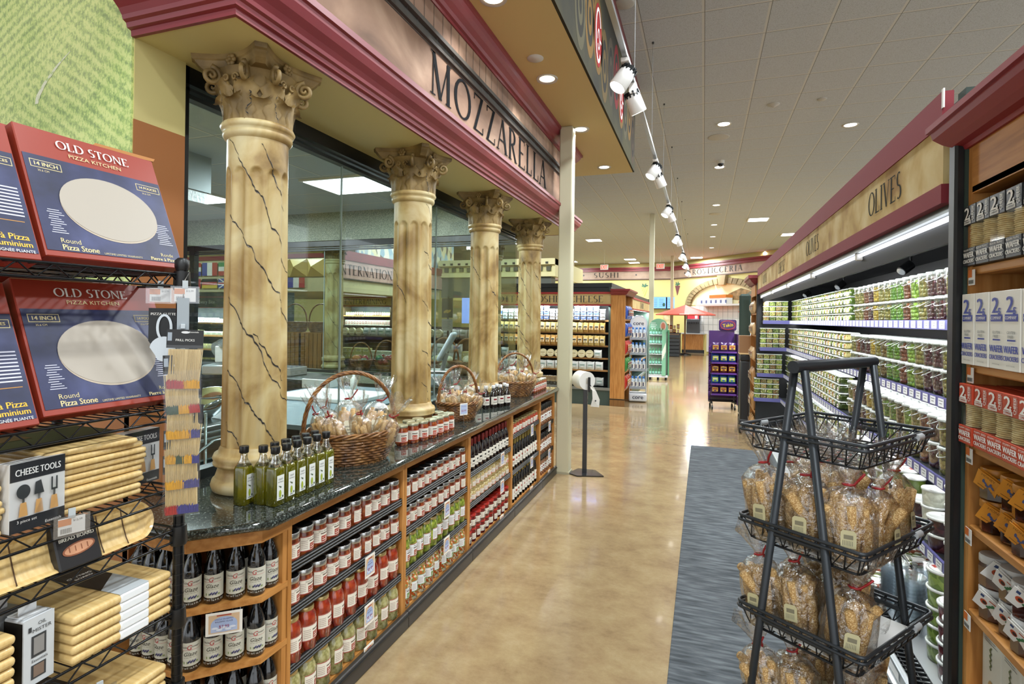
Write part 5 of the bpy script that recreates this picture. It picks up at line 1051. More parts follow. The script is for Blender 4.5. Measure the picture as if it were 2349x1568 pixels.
def stone_box(loc, lab, kind, tilt=-.39, rz=0, w=.32, h=.315, d=.045):
    t = thing('pizza_stone_box' if kind else 'pizza_peel_box', lab, 'box', loc, 0, 'boxed pizza stones on the wire rack'); t.rotation_euler = (0, tilt, rz)
    b = MB(); b.bb(-d, 0, 0, w, 0, h, REDB, .002); b.build('carton', t)
    b = MB(frame((.0008, 0, 0), 'px')); b.rect(.004, .014, w - .004, h * .77, NAVYB, .0004)
    if kind: b.serif('OLD STONE', w / 2, h * .9, .021, mat('efece4', .4), wd=.165); b.serif('OLD STONE', w / 2 + .0008, h * .9, .021, mat('efece4', .4), wd=.165, w=.0021); b.text('PIZZA KITCHEN', w / 2, h * .825, GOLDT, h=.0095, wd=.12)
    def pill(u, v, s, sub):
        b.rect(u - .031, v - .0095, u + .031, v + .0095, GOLDT, .0008); b.rect(u - .0295, v - .008, u + .0295, v + .008, NAVYB, .0011); b.text(s, u, v, GOLDT, wd=.046, w=.0015, bold=.0003); b.text(sub, u - .008, v - .016, GOLDT, wd=.022, w=.001)
    if kind:
        pill(.045, h * .7, '14 INCH', '35.6 CM'); pill(w - .04, h * .7, '14 POUCES', '35.6 CM')
        b.ell(w * .52, h * .415, .112, .079, mat('b7a894', .4), .001, 48, -.04); b.ell(w * .52, h * .43, .112, .079, CREAM, .0016, 48, -.04)
        b.text('Round', .055, h * .125, GOLDT, h=.011, w=.001); b.text('Pizza Stone', .073, h * .075, GOLDT, h=.013, wd=.075, w=.001, bold=.0004); b.text('Ronde', w - .04, h * .105, GOLDT, h=.009, w=.001); b.text('Pierre à Pizza', w - .052, h * .065, GOLDT, wd=.068, w=.001, bold=.0004)
        for k in range(11): b.rect(.022 + .002 * (k % 3), h * (.18 + .017 * k), .055 - .004 * (k % 4), h * (.18 + .017 * k) + .0016, mat('cfcfdc', .5), .0008); b.rect(w - .052 + .002 * (k % 3), h * (.2 + .017 * k), w - .014 - .003 * (k % 4), h * (.2 + .017 * k) + .0016, mat('cfcfdc', .5), .0008)
        b.text('LIFETIME LIMITED WARRANTY', w * .52, h * .06, GOLDT, wd=.09, w=.0008)
    else:
        pill(w - .04, h * .7, '14 POUCES', '35.6 CM'); b.text('OLD STONE', w / 2, h * .9, mat('efece4', .4), h=.021, wd=.165, bold=.0012)
        for k in range(9): b.rect(w - .1 + .004 * (k % 3), h * (.3 + .025 * k) , w - .012, h * (.3 + .025 * k) + .003, mat('cfcfdc', .5), .0008)
        b.rect(w - .06, h * .26, w - .015, h * .265, mat('c28a3a', .5), .0008); b.text('Pelle à Pizza', w - .06, h * .15, mat('e5b93c', .5), wd=.09, w=.001, bold=.0004); b.text('en Aluminium', w - .06, h * .1, mat('e5b93c', .5), wd=.095, w=.001, bold=.0004); b.text('AVEC POIGNÉE PLIANTE', w - .06, h * .055, mat('efece4', .4), wd=.1, w=.001); b.ell(w * .35, h * .42, .09, .1, CREAM, .0016, 40)
    b.build('printed_front', t)
    if 'full view' in lab and 'top' in lab:
        b = MB(); b.add([(-.01, .17, .316), (-.002, .325, .316), (-.015, .345, .336), (-.03, .2, .345)], [(0, 1, 2, 3)], mat('b27a48', .6)); b.add([(-.012, .17, .314), (-.004, .325, .314), (-.017, .345, .334), (-.032, .2, .343)], [(3, 2, 1, 0)], mat('8d5a34', .6)); b.build('open_flap', t, label='brown inside of the open carton flap')
    return t
for zi, nm in ((0, 'top shelf'), (1, 'second shelf')):
    z = SHZ[zi] + .006
    stone_box((-1.285, .765, z + .012), f'red and blue pizza stone box on the {nm}, its cream disc in full view', 1, rz=.0)
    stone_box((-1.35, .755, z + .02), f'pizza stone box directly behind the front one on the {nm}', 1, rz=.02)
    stone_box((-1.27, .435, z), f'pizza peel box cut by the picture edge on the {nm}', 0, rz=.03)
    stone_box((-1.33, .42, z + .015), f'pizza peel box behind the edge one on the {nm}', 0, rz=.01)
BAM = ramp_mat('bamboo', 'noise', 10, ((.3, 'd0ad6e'), (.5, 'd8b87a'), (.7, 'dfc389')), rough=.4, stretch=(1.2, 14, 6), coat=.15); BAM2 = ramp_mat('bamboo_b', 'noise', 10, ((.3, 'bf9a5e'), (.5, 'c8a566'), (.7, 'd0b074')), rough=.4, stretch=(14, 1.2, 6))
def board(loc, w, d, th, rz, lab, grp, m=BAM, rnd_=.003):
    t = thing('bamboo_board', lab, 'cutting board', loc, rz, grp); b = MB(); b.box((-d / 2, 0, th / 2), (d, w, th), m, min(th * .42, .008), 3); b.build('board', t); b = MB(); b.box((-d / 2, 0, th / 2), (d - .01, w * .96, th * .12), mat('6d4e28', .6)); return t
pb = None
for i in range(9): board((-1.268 + U(-.006, .006), .878 + U(-.006, .006), SHZ[2] + .005 + .0142 * i), .185, .26, .0132, U(-.03, .03), f'thin bamboo board, {nth(i)} from the bottom of the tidy stack', 'stacked thin bamboo boards')
board((-1.262, .85, SHZ[2] + .005 + .0142 * 9), .185, .26, .0132, -.12, 'top bamboo board skewed across the tidy stack', 'stacked thin bamboo boards')
for i in range(9): board((-1.265 + U(-.006, .006), .6 + U(-.004, .004), SHZ[2] + .005 + .0142 * i), .17, .26, .0132, U(-.02, .02), f'thin bamboo board cut by the picture edge, {nth(i)} from the bottom', 'stacked boards at the picture edge')
b = MB(); b.box((0, 0, .003), (.2, .3, .006), mat('161616', .5)); b.rect(-.05, -.1, .02, .02, mat('7a3a24', .5), .0065); b.M = Matrix.Identity(4); o = b.build('packaged_board'); o.location = (-1.42, .79, SHZ[2] + .152); tag(o, 'flat black package lying on top of the tidy bamboo stack', 'package')
def cheese_tools(loc, rz, lab):
    t = thing('cheese_tool_set', lab, 'cheese tool set', loc, rz, 'boxed cheese tools'); w, h = .1, .135
    b = MB(); b.bb(-.03, 0, 0, w, 0, h, mat('d9d9d8', .3), .001); b.build('box', t); b = MB(frame((.001, 0, 0), 'px')); b.rect(0, 0, w, h, mat('d6d6d4', .4), 0); b.rect(0, h * .74, w, h, mat('26282c', .4), .0005); b.rect(0, 0, w, h * .2, mat('26282c', .4), .0005)
    b.text('CHEESE TOOLS', w / 2, h * .86, mat('f2f2ef', .4), wd=w * .82, h=.013, w=.001, bold=.0003); b.text('3 piece set', w * .3, h * .14, WHITE, wd=w * .35, w=.001); b.text('Essentials', w * .78, h * .05, WHITE, wd=w * .3, w=.001); b.build('printed_front', t)
    for k in range(3):
        u = w * (.22 + .28 * k); g = MB(frame((.003, 0, 0), 'px')); g.poly([(u - .008, h * .22), (u + .008, h * .22), (u + .005, h * .42), (u - .005, h * .42)], mat('cf9f62', .4), .001)
        g.rect(u - .002, h * .42, u + .002, h * .5, STEEL, .001); q = mat('4a4e50', .3, metal=.5)
        if k == 0: g.ell(u, h * .58, .012, .014, q, .0012)
        elif k == 1: g.poly([(u - .009, h * .5), (u + .009, h * .5), (u + .003, h * .7), (u - .007, h * .68)], q, .0012)
        else: g.rect(u - .006, h * .52, u - .003, h * .7, q, .0012); g.rect(u + .003, h * .52, u + .006, h * .7, q, .0012); g.rect(u - .006, h * .5, u + .006, h * .53, q, .0013)
        g.build(['spade_knife', 'cleaver_knife', 'fork'][k], t)
    g = MB(); g.bb(.004, .006, -.002, w + .002, -.002, h + .02, film('ffffff', .03, .06, None, False)); g.build('clear_wrap', t); return t
cheese_tools((-1.258, .69, SHZ[2] + .006), .04, 'boxed cheese tools before the tidy bamboo stack'); cheese_tools((-1.33, .965, SHZ[2] + .006), .1, 'boxed cheese tools beyond the tidy bamboo stack, by the picks')
# trough-shaped bread board leaning on the fourth shelf
t = thing('bread_board', 'long oval bamboo bread board with a black paper sleeve', 'bread board', (-1.262, .79, SHZ[3] + .052)); b = MB(Matrix.Rotation(-.35, 4, 'Y')); L_, H_ = .2, .047; n = 60
def stad(k, s=1): a = 2 * PI * k / n; c_, s_ = math.cos(a), math.sin(a); return ((L_ - H_) * (1 if c_ > 0 else -1) * min(1, abs(c_) * 3) ** .5 + H_ * s * c_, H_ * s * s_)
v = []; f_ = []
for s, x in ((1, .0), (1, -.022), (.9, -.004) , (.8, -.012), (.45, -.017)):
    for k in range(n): u_, w_ = stad(k, s); v.append((x, u_, w_))
rings_ = [1, 0, 2, 3, 4]
for a_, c_ in zip(rings_, rings_[1:]):
    for k in range(n): q = (k + 1) % n; f_.append((a_ * n + k, a_ * n + q, c_ * n + q, c_ * n + k))
f_.append(tuple(4 * n + k for k in range(n))); f_.append(tuple(n + k for k in range(n))[::-1]); b.add(v, f_, BAM, False)
for k in (-.14, -.09, .075, .13): b.tube([(-.0025, k, H_ * .85), (-.011, k + .004, H_ * .5), (-.0155, k + .006, 0), (-.011, k + .004, -H_ * .6), (-.002, k, -H_ * .9)], .0012, mat('4e3418', .6), 4)
b.build('tray', t)
b = MB(Matrix.Rotation(-.35, 4, 'Y')); b.bb(-.025, .004, -.018, .068, -.05, .05, mat('1d1b1c', .45), .003); b.build('paper_sleeve', t); b = MB(Matrix.Rotation(-.35, 4, 'Y') @ frame((.0046, .025, 0), 'px')); b.text('BREAD BOARD', 0, .012, OFFW, wd=.07, w=.0004, bold=.0003); b.ell(0, -.012, .033, .013, mat('8a5236', .5), .0004, rot=.1); b.ell(0, -.012, .029, .01, mat('c68f6c', .5), .0007, rot=.1); [b.rect(-.02 + .012 * k, -.017, -.018 + .012 * k, -.006, mat('8a5236', .5), .001) for k in range(4)]; b.build('printed_art', t)
t = thing('bread_board', 'second oval bread board cut by the picture edge', 'bread board', (-1.27, .42, SHZ[3] + .05)); b = MB(Matrix.Rotation(-.35, 4, 'Y')); b.box((0, 0, 0), (.022, .34, .09), BAM, .009, 3); b.build('tray', t)
# thick cutting boards with white sleeves
for i in range(5):
    t = board((-1.245, .915, SHZ[4] + .006 + .021 * i), .235, .3, .0195, .03 + U(-.012, .012), f'thick bamboo cutting board with white sleeve, {nth(i)} from the bottom of its stack', 'thick cutting boards in white sleeves')
    b = MB(); b.box((-.15, .02, .00975), (.304, .07, .0205), mat('eef0f0', .35), .004, 2); s = b.build('paper_sleeve', t)
    if i == 4:
        b = MB(); b.bb(-.303, -.06, -.016, .056, .0202, .0206, mat('161617', .5)); b.add([(-.06, -.016, .0207), (-.0, -.016, .0207), (-.0, .056, .0207), (-.12, .056, .0207)], [(0, 1, 2, 3)], mat('b9bfc2', .5)); b.M = Matrix.Translation((-.17, .02, 0)) @ Matrix.Rotation(PI / 2, 4, 'Z'); b.text('CUTTING', 0, .012, WHITE, wd=.055, w=.0209, bold=.0003); b.text('BOARD', 0, -.004, WHITE, wd=.04, w=.0209, bold=.0003); b.build('sleeve_print', s)
for i in range(6): board((-1.24, .58, SHZ[4] + .006 + .021 * i), .235, .3, .0195, .02 + U(-.01, .01), f'thick plain bamboo board at the picture edge, {nth(i)} from the bottom', 'thick boards at the picture edge')
for i in range(3):
    t = board((-1.245, .9, SHZ[5] + .006 + .021 * i), .25, .3, .0195, .05, f'thick bamboo board on the lowest visible wire shelf, {nth(i)} from the bottom', 'thick boards on the lowest wire shelf')
    if i == 2: b = MB(); b.box((-.15, -.05, .01), (.303, .1, .0205), mat('18181a', .5), .003); b.M = Matrix.Translation((-.1, -.05, 0)) @ Matrix.Rotation(PI / 2, 4, 'Z'); b.text('CUTTING', 0, 0, WHITE, wd=.06, w=.0207); b.build('paper_sleeve', t)
t = thing('oil_mister_box', 'narrow grey and black oil mister box with hang tab', 'box', (-1.255, .715, SHZ[4] + .006), .1); b = MB(); b.bb(-.05, 0, 0, .058, 0, .135, mat('bfc2c4', .35), .002); b.bb(-.0502, -.002, -.0004, 0, 0, .13, BLACK); b.build('carton', t)
b = MB(frame((.001, 0, 0), 'px')); b.rect(0, 0, .058, .135, mat('c9cccd', .35), 0); b.text('OIL', .034, .12, DGREY, h=.007, w=.001); b.text('MISTER', .034, .108, DGREY, wd=.036, h=.007, w=.001); b.rect(.008, .108, .014, .118, DGREY, .001); b.rect(.014, .055, .042, .098, DGREY, .0008); b.rect(.018, .06, .038, .094, mat('8d8a86', .4), .0012); b.text('Essentials', .03, .048, DGREY, wd=.03, w=.001); b.rect(.014, .012, .042, .04, DGREY, .0008); b.rect(.018, .015, .038, .038, mat('7d6a5c', .4), .0012); b.build('printed_front', t)
b = MB(); b.bb(-.03, -.028, .01, .045, .135, .152, mat('dfe1e2', .35), .001); b.bb(-.05, -.008, .005, .05, .135, .137, mat('e6e8e9', .35)); b.build('hang_tab', t)
t = thing('oil_mister_box', 'second oil mister box behind, only its open tab showing', 'box', (-1.32, .70, SHZ[4] + .006), .1); b = MB(); b.bb(-.05, 0, 0, .058, 0, .135, mat('8b8e90', .4), .002); b.build('carton', t); b = MB(); b.bb(-.03, -.028, .01, .045, .135, .155, mat('dfe1e2', .35), .001); b.build('hang_tab', t)
# tags
def shelf_tag(loc, rz, lab, w=.046, h=.034, clear=True):
    t = thing('price_tag', lab, 'price tag', loc, rz, 'orange and white shelf price tags'); M = frame((0, 0, 0), 'px'); b = MB(M); b.box((0, 0, 0), (w, h, .001), mat('f3f2ee', .4)); b.rect(-w / 2, h * .05, -w * .02, h * .45, mat('e08338', .5), .001); b.text('$12.99', w * .22, h * .28, DGREY, wd=w * .34, w=.001)
    for k in range(12): b.rect(-w * .42 + w * .035 * k, -h * .42, -w * .42 + w * .035 * k + w * (.012 + .008 * (k % 2)), -h * .12, DGREY, .001)
    b.build('paper_insert', t); b = MB(M)
    if clear: b.box((0, 0, .003), (w * 1.35, h * 1.25, .0012), film('ffffff', .1, .1)); b.box((0, h * .75, 0), (.012, .02, .004), mat('b9c0c2', .3)); b.build('clear_holder', t)
shelf_tag((-1.238, .79, SHZ[3] + .1), -.3, 'orange and white tag clipped over the bread board'); shelf_tag((-1.236, .85, .73), -.2, 'orange and white tag below the sleeved cutting boards')
shelf_tag((-1.215, 1.03, 1.618), -.75, 'price tag at the top of the clip strip'); shelf_tag((-1.285, 1.02, 1.617), -.75, 'price tag behind the clip strip, before the brown wall')
# clip strip with packs of frill picks
t = thing('clip_strip', 'grey plastic clip strip hanging from the rack corner', 'clip strip', (-1.215, 1.025, 1.08), -.75); b = MB(frame((0, 0, 0), 'px')); b.box((0, .265, 0), (.026, .53, .0016), mat('9ba3a8', .3)); b.build('strip', t)
for k in range(8): b = MB(frame((.004, 0, 0), 'px')); b.box((0, .04 + .06 * k, 0), (.01, .012, .006), mat('c3cacd', .3), .001); b.build('hook', t)
b = MB(); b.tube([(0, 0, .53), (-.01, 0, .57), (-.03, .01, .595)], .001, STEEL, 4); b.build('wire_hanger', t)
PCK = mat('e4cf9f', .6)
def pick_pack(z, i, cols_):
    t = thing('frill_pick_pack', f'clear pack of wooden frill picks, {nth(i)} from the top of the clip strip', 'pack of picks', (-1.205, 1.02, z), -.75 + U(-.08, .08), 'frill pick packs on the clip strip'); t.rotation_euler[0] = U(-.04, .04); M = frame((.006 + .0012 * (6 - i), 0, 0), 'px'); W_ = .078
    b = MB(M); b.box((0, .125, 0), (W_, .045, .001), mat('1b1b1c', .4)); b.text('FRILL PICKS', .0, .122, WHITE, wd=.04, w=.0008); b.text('Essentials', .018, .142, WHITE, wd=.02, w=.0008); b.rect(-.037, .12, -.028, .14, mat('9aa4ae', .4), .0007); b.ell(0, .141, .009, .003, mat('d9d9d9', .4), .0009); b.build('header_card', t)
    rnd = random.Random(i); g = MB(M)
    for k in range(30):
        u = -.033 + .066 * k / 29; dx = rnd.uniform(-.006, .006); g.add([(u - .0009 + dx, .1, .001), (u + .0009 + dx, .1, .001), (u + .0009, .012, .003), (u - .0009, .012, .003), (u + dx, .1, .0035), (u, .012, .0055)], [(0, 1, 2, 3), (1, 4, 5, 2), (4, 0, 3, 5)], PCK)
    g.rect(-.034, .015, .034, .1, mat('cdb583', .7), .0008); g.build('wooden_picks', t)
    g = MB(M)
    for k in range(64):
        u = -.034 + .068 * k / 63; c_ = cols_[min(len(cols_) - 1, max(0, int((k / 64 + rnd.uniform(-.05, .05)) * len(cols_))))]; c_ = c_ if k % 3 else {'b3241f': '8d1a18', 'e0a41e': 'b98412', '3a3a86': '2a2a66', '2c4a2a': '1c3420'}[c_]; a_ = rnd.uniform(-.6, .6); g.add([(u, .004 + rnd.uniform(0, .004), .005), (u + .003, .004, .006), (u + .002 + .003 * a_, .02 + rnd.uniform(0, .009), .006), (u - .002, .02, .0045)], [(0, 1, 2, 3)], mat(c_, .4))
    g.build('coloured_frills', t); g = MB(M); g.box((0, .055, .0075), (W_, .11, .0006), film('ffffff', .02, .05, None, False)); g.build('clear_bag', t)
R_, Y_, B_, G_ = 'b3241f', 'e0a41e', '3a3a86', '2c4a2a'
for i, c_ in enumerate([(R_, R_, Y_, Y_), (G_, Y_, R_), (Y_, Y_, B_), (Y_, G_, Y_, B_), (Y_, Y_, B_, B_), (R_, B_, B_)]): pick_pack(1.385 - .061 * i, i, c_)
t = thing('pizza_cutter_pack', 'carded pizza cutter hanging behind the frill picks', 'pizza cutter', (-1.32, 1.06, 1.46), -.75); b = MB(frame((0, 0, 0), 'px')); b.box((0, .06, 0), (.07, .13, .002), mat('1b1c1e', .4)); b.text('PIZZA CUTTER', 0, .11, WHITE, wd=.06, w=.0015, bold=.0004); b.build('backing_card', t)
b = MB(frame((.004, 0, 0), 'px')); b.ell(0, .02, .032, .032, STEEL, .003); b.ring(0, .075, .018, .035, .006, STEEL, .004); b.build('cutter', t)
# ================================================================ OLIVE COOLER
CX0, CY0, CY1 = .64, 1.83, 7.6
BK3 = mat('101214', .4); GRNP_ = mat('2c3f37', .7)
t = thing('olive_cooler', 'long open refrigerated cooler signed OLIVES, full of olive tubs', 'refrigerated case', (0, 0, 0))
b = MB(); b.bb(1.5, 1.55, CY0, CY1, 0, 2.25, BK3); b.bb(CX0 + .03, 1.55, CY0, CY1, 2.12, 2.2, mat('202324', .4)); b.build('back_panel', t)
for y, n in ((CY0 - .05, 0), (CY1, 1)):
    PN = GRNP_ if n == 0 else BK3
    b = MB(); b.bb(CX0 + .012, 1.55, y, y + .05, 0, 2.2, PN); b.bb(CX0 - .008, CX0 + .03, y + .005, y + .05, 0.02, 2.06, BK3, .006); b.build('end_panel', t)
b = MB(); b.bb(CX0 + .02, 1.5, CY0, CY1, 0, .2, mat('3a3d3f', .4)); b.bb(CX0, CX0 + .03, CY0, CY1, .12, .3, mat('c3c8ca', .2, metal=.8)); b.bb(CX0 - .012, CX0 + .012, CY0, CY1, .18, .215, BK3, .006); b.bb(CX0 - .004, CX0 + .06, CY0, CY1, .3, .33, mat('d6dadb', .25, metal=.5), .008); b.build('front_bumper', t)
b = MB(); b.bb(CX0 + .16, 1.5, CY0, CY1, .2, .235, mat('d0d5d6', .3, metal=.4)); b.build('bottom_deck', t)
b = MB()
y = CY0 + .02
while y < CY1: b.bb(CX0 + .07, CX0 + .16, y, y + .006, .26, .27, BK3); y += .03 if y < 4 else .06
for x in (CX0 + .07, CX0 + .1, CX0 + .13, CX0 + .16): b.cyl((x, CY0, .265), (x, CY1, .265), .003, BK3, 5)
b.build('air_grille', t)
b = MB(); b.bb(CX0 + .0, CX0 + .02, CY0 + .06, CY1, 1.97, 2.14, ramp_mat('parchment', 'noise', 5, ((.3, 'a07c42'), (.44, 'c2a464'), (.56, 'd2bc84'), (.75, 'e2d4a8')), rough=.75, detail=9, dist=.3)); h_ = b.build('header_sign', t)
b = MB(); b.bb(CX0 - .004, CX0 + .024, CY0 + .06, CY1, 2.14, 2.235, mat('85262f', .7)); b.bb(CX0 - .004, CX0 + .024, CY0 + .06, CY1, 1.915, 1.97, mat('85262f', .7)); b.bb(CX0 - .005, CX0 - .001, CY0 + .05, CY0 + .062, 2.185, 2.24, WHITE); b.build('red_trim', h_)
for y, s in ((2.44, 1), (3.9, 1), (5.35, 1), (6.75, 1)):
    b = MB(frame((CX0 - .0005, y, 2.053), 'nx')); b.serif('OLIVES' if y != 5.35 else 'CHEESE', 0, 0, .095, mat('33342e', .8, spec=.1), .001, wd=.4 if y < 3 else .42); b.build('lettering', h_)
b = MB(); b.bb(CX0 + .055, CX0 + .07, CY0, CY1, 1.815, 1.9, mat('17191b', .6)); b.bb(CX0 + .02, 1.5, CY0, CY1, 2.0, 2.12, mat('1b1d1f', .6)); b.bb(CX0 + .022, CX0 + .055, CY0, CY1, 1.893, 1.915, mat('4e5654', .3, metal=.5)); b.build('canopy', t)
for i in range(5):
    y0 = CY0 + .04 + i * 1.15; b = MB(); b.cyl((CX0 + .042, y0, 1.882), (CX0 + .042, y0 + 1.08, 1.882), .008, mat('f3f7ff', .4, emit=2.5), 10); lt = b.build('light_tube', t)
    b = MB(); b.bb(CX0 + .03, CX0 + .06, y0 + 1.09, y0 + 1.12, 1.862, 1.895, WHITE, .003); b.build('lamp_holder', lt)
for i in range(3):
    t2 = thing('case_spotlight', f'small black spotlight inside the olive cooler canopy, {nth(i)} from the near end', 'spotlight', (1.12, 3.75 + i * 1.6, 1.93)); b = MB(); b.cyl((0, 0, -.02), (-.05, -.02, -.06), .028, BK3, 18); b.cyl((0, 0, 0.0), (0, 0, .17), .008, BK3, 8); b.build('head', t2); b = MB(); b.cyl((-.05, -.02, -.06), (-.053, -.022, -.063), .023, mat('cfd6da', .15, metal=.6), 18); b.build('lens', t2)
SH = [(1.585, 1.0), (1.255, .97), (.935, .94), (.632, .91)]
VIO = mat('5f5f97', .4); LTG = mat('eceef2', .4)
for k, (z, xf) in enumerate(SH):
    b = MB(); b.bb(xf, 1.5, CY0, CY1, z - .022, z - .004, mat('2b2f32', .35)); so = b.build('shelf', t); b = MB(); b.bb(xf - .014, xf - .002, CY0, CY1, z - .04, z + .004, VIO); b.build('price_rail', so)
    b = MB(); b.bb(xf - .31, xf, 7.44, CY1, z - .022, z - .004, mat('2b2f32', .35)); b.bb(xf - .31, xf - .002, 7.43, 7.44, z - .04, z + .004, VIO); b.build('shelf_return', so); rest = MB(frame((xf - .0145, 0, 0), 'nx'))
    y = CY0 + .1; i = 0
    while y < CY1 - .05:
        q = MB(frame((xf - .0145, -0, 0), 'nx')) if i < 30 else rest
        q.rect(-y - .03, z - .035, -y + .03, z, LTG, .001); q.rect(-y - .022, z - .012, -y + .02, z - .008, GREY, .0014); q.rect(-y - .015, z - .024, -y + .012, z - .02, GREY, .0014)
        if i < 30: q.build('price_tag', so)
        y += .088; i += 1
    rest.build('price_tags_far', so, kind='stuff')
    o = area((xf + .06, (CY0 + CY1) / 2, z - .03), CY1 - CY0, 5.5, (.95, .98, 1), sy=.03); o.rotation_euler = (0, math.radians(8), PI / 2) if 0 else (0, 0, PI / 2); o.data.shape = 'RECTANGLE'
o = area((CX0 + .085, (CY0 + CY1) / 2, 1.822), CY1 - CY0 - .1, 36, (.95, .98, 1), sy=.02); _z = Vector((-.55, 0, .8)).normalized(); _y = _z.cross(Vector((0, 1, 0))); o.rotation_euler = Matrix(((0, _y.x, _z.x), (1, _y.y, _z.y), (0, _y.z, _z.z))).to_euler()
# olive buckets
CLP = film('f4fbf4', .16, .12); LIDP = mat('ccd2ce', .3, coat=.2)
def bucket(key, c1, c2, orr=.0115, r=.05, h=.118, rectw=1.0):
    t = thing('olive_bucket', 'x', 'olive tub', (0, 0, -50)); m1, m2 = mat(c1, .25, coat=.5, noise=(c2, 30, 2, .35, .65)), mat(c2, .25, coat=.5); rnd = random.Random(key); b = MB(); rows = int((h - .022) / (orr * 1.7))
    for j in range(rows):
        for i in range(11 if orr > .01 else 15):
            n = 11 if orr > .01 else 15; a = 2 * PI * (i + .5 * (j % 2)) / n; rr = (r * (.86 + .1 * j / rows) - orr) ; s = orr * rnd.uniform(.9, 1.12)
            b.lathe([(.0005, -s * 1.1), (s * .75, -s * .72), (s, 0), (s * .75, s * .72), (.0005, s * 1.1)], m1 if rnd.random() < .7 else m2, 7, Matrix.Translation((rr * math.cos(a) * rectw, rr * math.sin(a), .012 + orr * 1.7 * j + rnd.uniform(-.002, .002))) @ Matrix.Rotation(rnd.uniform(-1, 1), 4, 'Y'), caps=False)
    b.lathe([(r * .6, .004), (r * .65, h * .82)], m2, 10, sx=rectw); b.build('olives', t, kind='stuff')
    b = MB(); b.lathe([(r * .84, 0), (r * .86, .003), (r * .98, h * .9)], CLP, 18, sx=rectw); b.build('clear_tub', t)
    b = MB(); b.lathe([(r * 1.0, h * .885), (r * 1.05, h * .89), (r * 1.05, h * .96), (r * 1.0, h), (r * .9, h), (r * .88, h * .97), (.001, h * .97)], LIDP, 20, sx=rectw, caps=False)
    for i in range(12): a = 2 * PI * i / 12; b.box((r * 1.05 * math.cos(a) * rectw, r * 1.05 * math.sin(a), h * .93), (.003, .003, .008), LIDP, rz=a)
    b.build('lid', t); b = MB(); p = [(r * 1.06 * rectw * math.cos(q), r * 1.06 * math.sin(q) - 0, h * .9 - .035 * max(0, math.sin(PI * k / 14))) for k in range(15) for q in [-PI + PI * k / 14]]
    b.tube(p, .0018, mat('d3d6d3', .35), 5); b.build('handle', t); return t
bks = [bucket(1, '86a83a', '9cbc4c'), bucket(2, '8a6a34', '6f5a2c'), bucket(3, '6e7a30', '92843c'), bucket(4, '3c1a26', '562536'), bucket(5, '7fae3c', '5f8e30', .0095), bucket(6, '7a7a3a', '9a8a4a', .013), bucket(7, 'd3b73e', 'c09a30', .009), bucket(8, '6a3a2a', '8a4a32')]
bn = ['bright green olives', 'brown olives', 'mixed green and brown olives', 'dark purple olives', 'small green olives', 'large dull green olives', 'yellow lupini beans', 'reddish olives']
seqs = {0: [0, 1, 2, 3, 3, 5, 0, 7, 4, 4, 2, 5, 6, 3, 7, 2, 2], 1: [0, 1, 2, 3, 3, 5, 0, 7, 4, 4, 1, 2, 6, 3, 3, 7, 2], 2: [0, 1, 2, 3, 7, 5, 0, 1, 4, 4, 2, 5, 6, 3, 3, 7, 2]}
SN = ['top shelf', 'second shelf', 'third shelf', 'fourth shelf']
for k in range(3):
    z, xf = SH[k]
    for row_ in range(2 if k > 0 else 1):
        for i, s in enumerate(seqs[k]):
            y = 2.72 + .112 * i - .06 * k
            for lv in range(2):
                if row_ and lv == 0: continue
                dup(bks[s], (xf + .062 + .11 * row_, y + U(-.003, .003), z - .002 + .1195 * lv), U(1.2, 1.9) + PI, f'bucket of {bn[s]}, {SN[k]}, {nth(i)} column from the pillar, {"upper" if lv else "lower"}{" back" if row_ else ""}', f'olive buckets on the {SN[k]}', cat='olive tub')
dup(bks[6], (1.2, 4.35, 1.7), 1.9, 'bucket of yellow beans raised at the back above the top row', 'olive buckets on the top shelf'); 
# small clear cups, four high
CUPC = [ramp_mat('cupmix%d' % i, 'voronoi', 55, tuple((p, c) for p, c in zip((0, .3, .55, .8), cs)), rough=.25, coat=.8) for i, cs in enumerate((('5d7a2e', '8fa84a', 'c9c66a', '4c6428'), ('7d8a3c', 'b8b35c', '62742f', 'd9d19a'), ('4a5a28', '6f8438', '98a84e', '39481f'), ('a9a35a', 'b05a2c', '7f8f3c', 'd8cc8c'), ('c2b64c', '8b9a3c', 'e0d88a', '69752c'), ('5b5a33', '7e4a2c', '8d8f4c', 'b7a766')))]
CUPF = [ramp_mat('cupfar%d' % i, 'voronoi', 130, tuple((p, c) for p, c in zip((0, .3, .55, .8), cs)), rough=.25, coat=.5) for i, cs in enumerate((('5d7a2e', '8fa84a', 'b9b66a', '4c6428'), ('6d7a3c', 'a8a35c', '52642f', 'c9c19a'), ('4a5a28', '5f7438', '88984e', '39481f'), ('99935a', 'a0522c', '6f7f3c', 'b8ac7c'), ('a2964c', '7b8a3c', 'c0b87a', '59652c'), ('5b5a33', '7e4a2c', '7d7f4c', 'a79766')))]
cups = []
for i, m in enumerate(CUPC):
    t = thing('olive_cup', 'x', 'deli cup', (0, 0, -50)); b = MB(); b.box((0, 0, .025), (.092, .092, .048), m, .012, 2); b.build('contents', t)
    b = MB(); b.box((0, 0, .0545), (.104, .104, .008), mat('dfe5e0', .2, coat=.6), .003); b.box((0, 0, .0595), (.09, .09, .003), mat('c9d3cb', .2, coat=.6), .001); b.build('lid', t)
    b = MB(); b.bb(-.0475, -.0465, -.012, .03, .008, .034, WHITE); b.bb(-.048, -.0475, -.008, .02, .02, .026, mat('3b5a34' if i % 2 else '8d3a2c', .5)); b.build('label', t); cups.append(t)
cn = ['green olives', 'pale green olives', 'dark green olives', 'stuffed peppers', 'yellow peppers', 'olive salad']
cnt = 0; far = MB(); spots = []
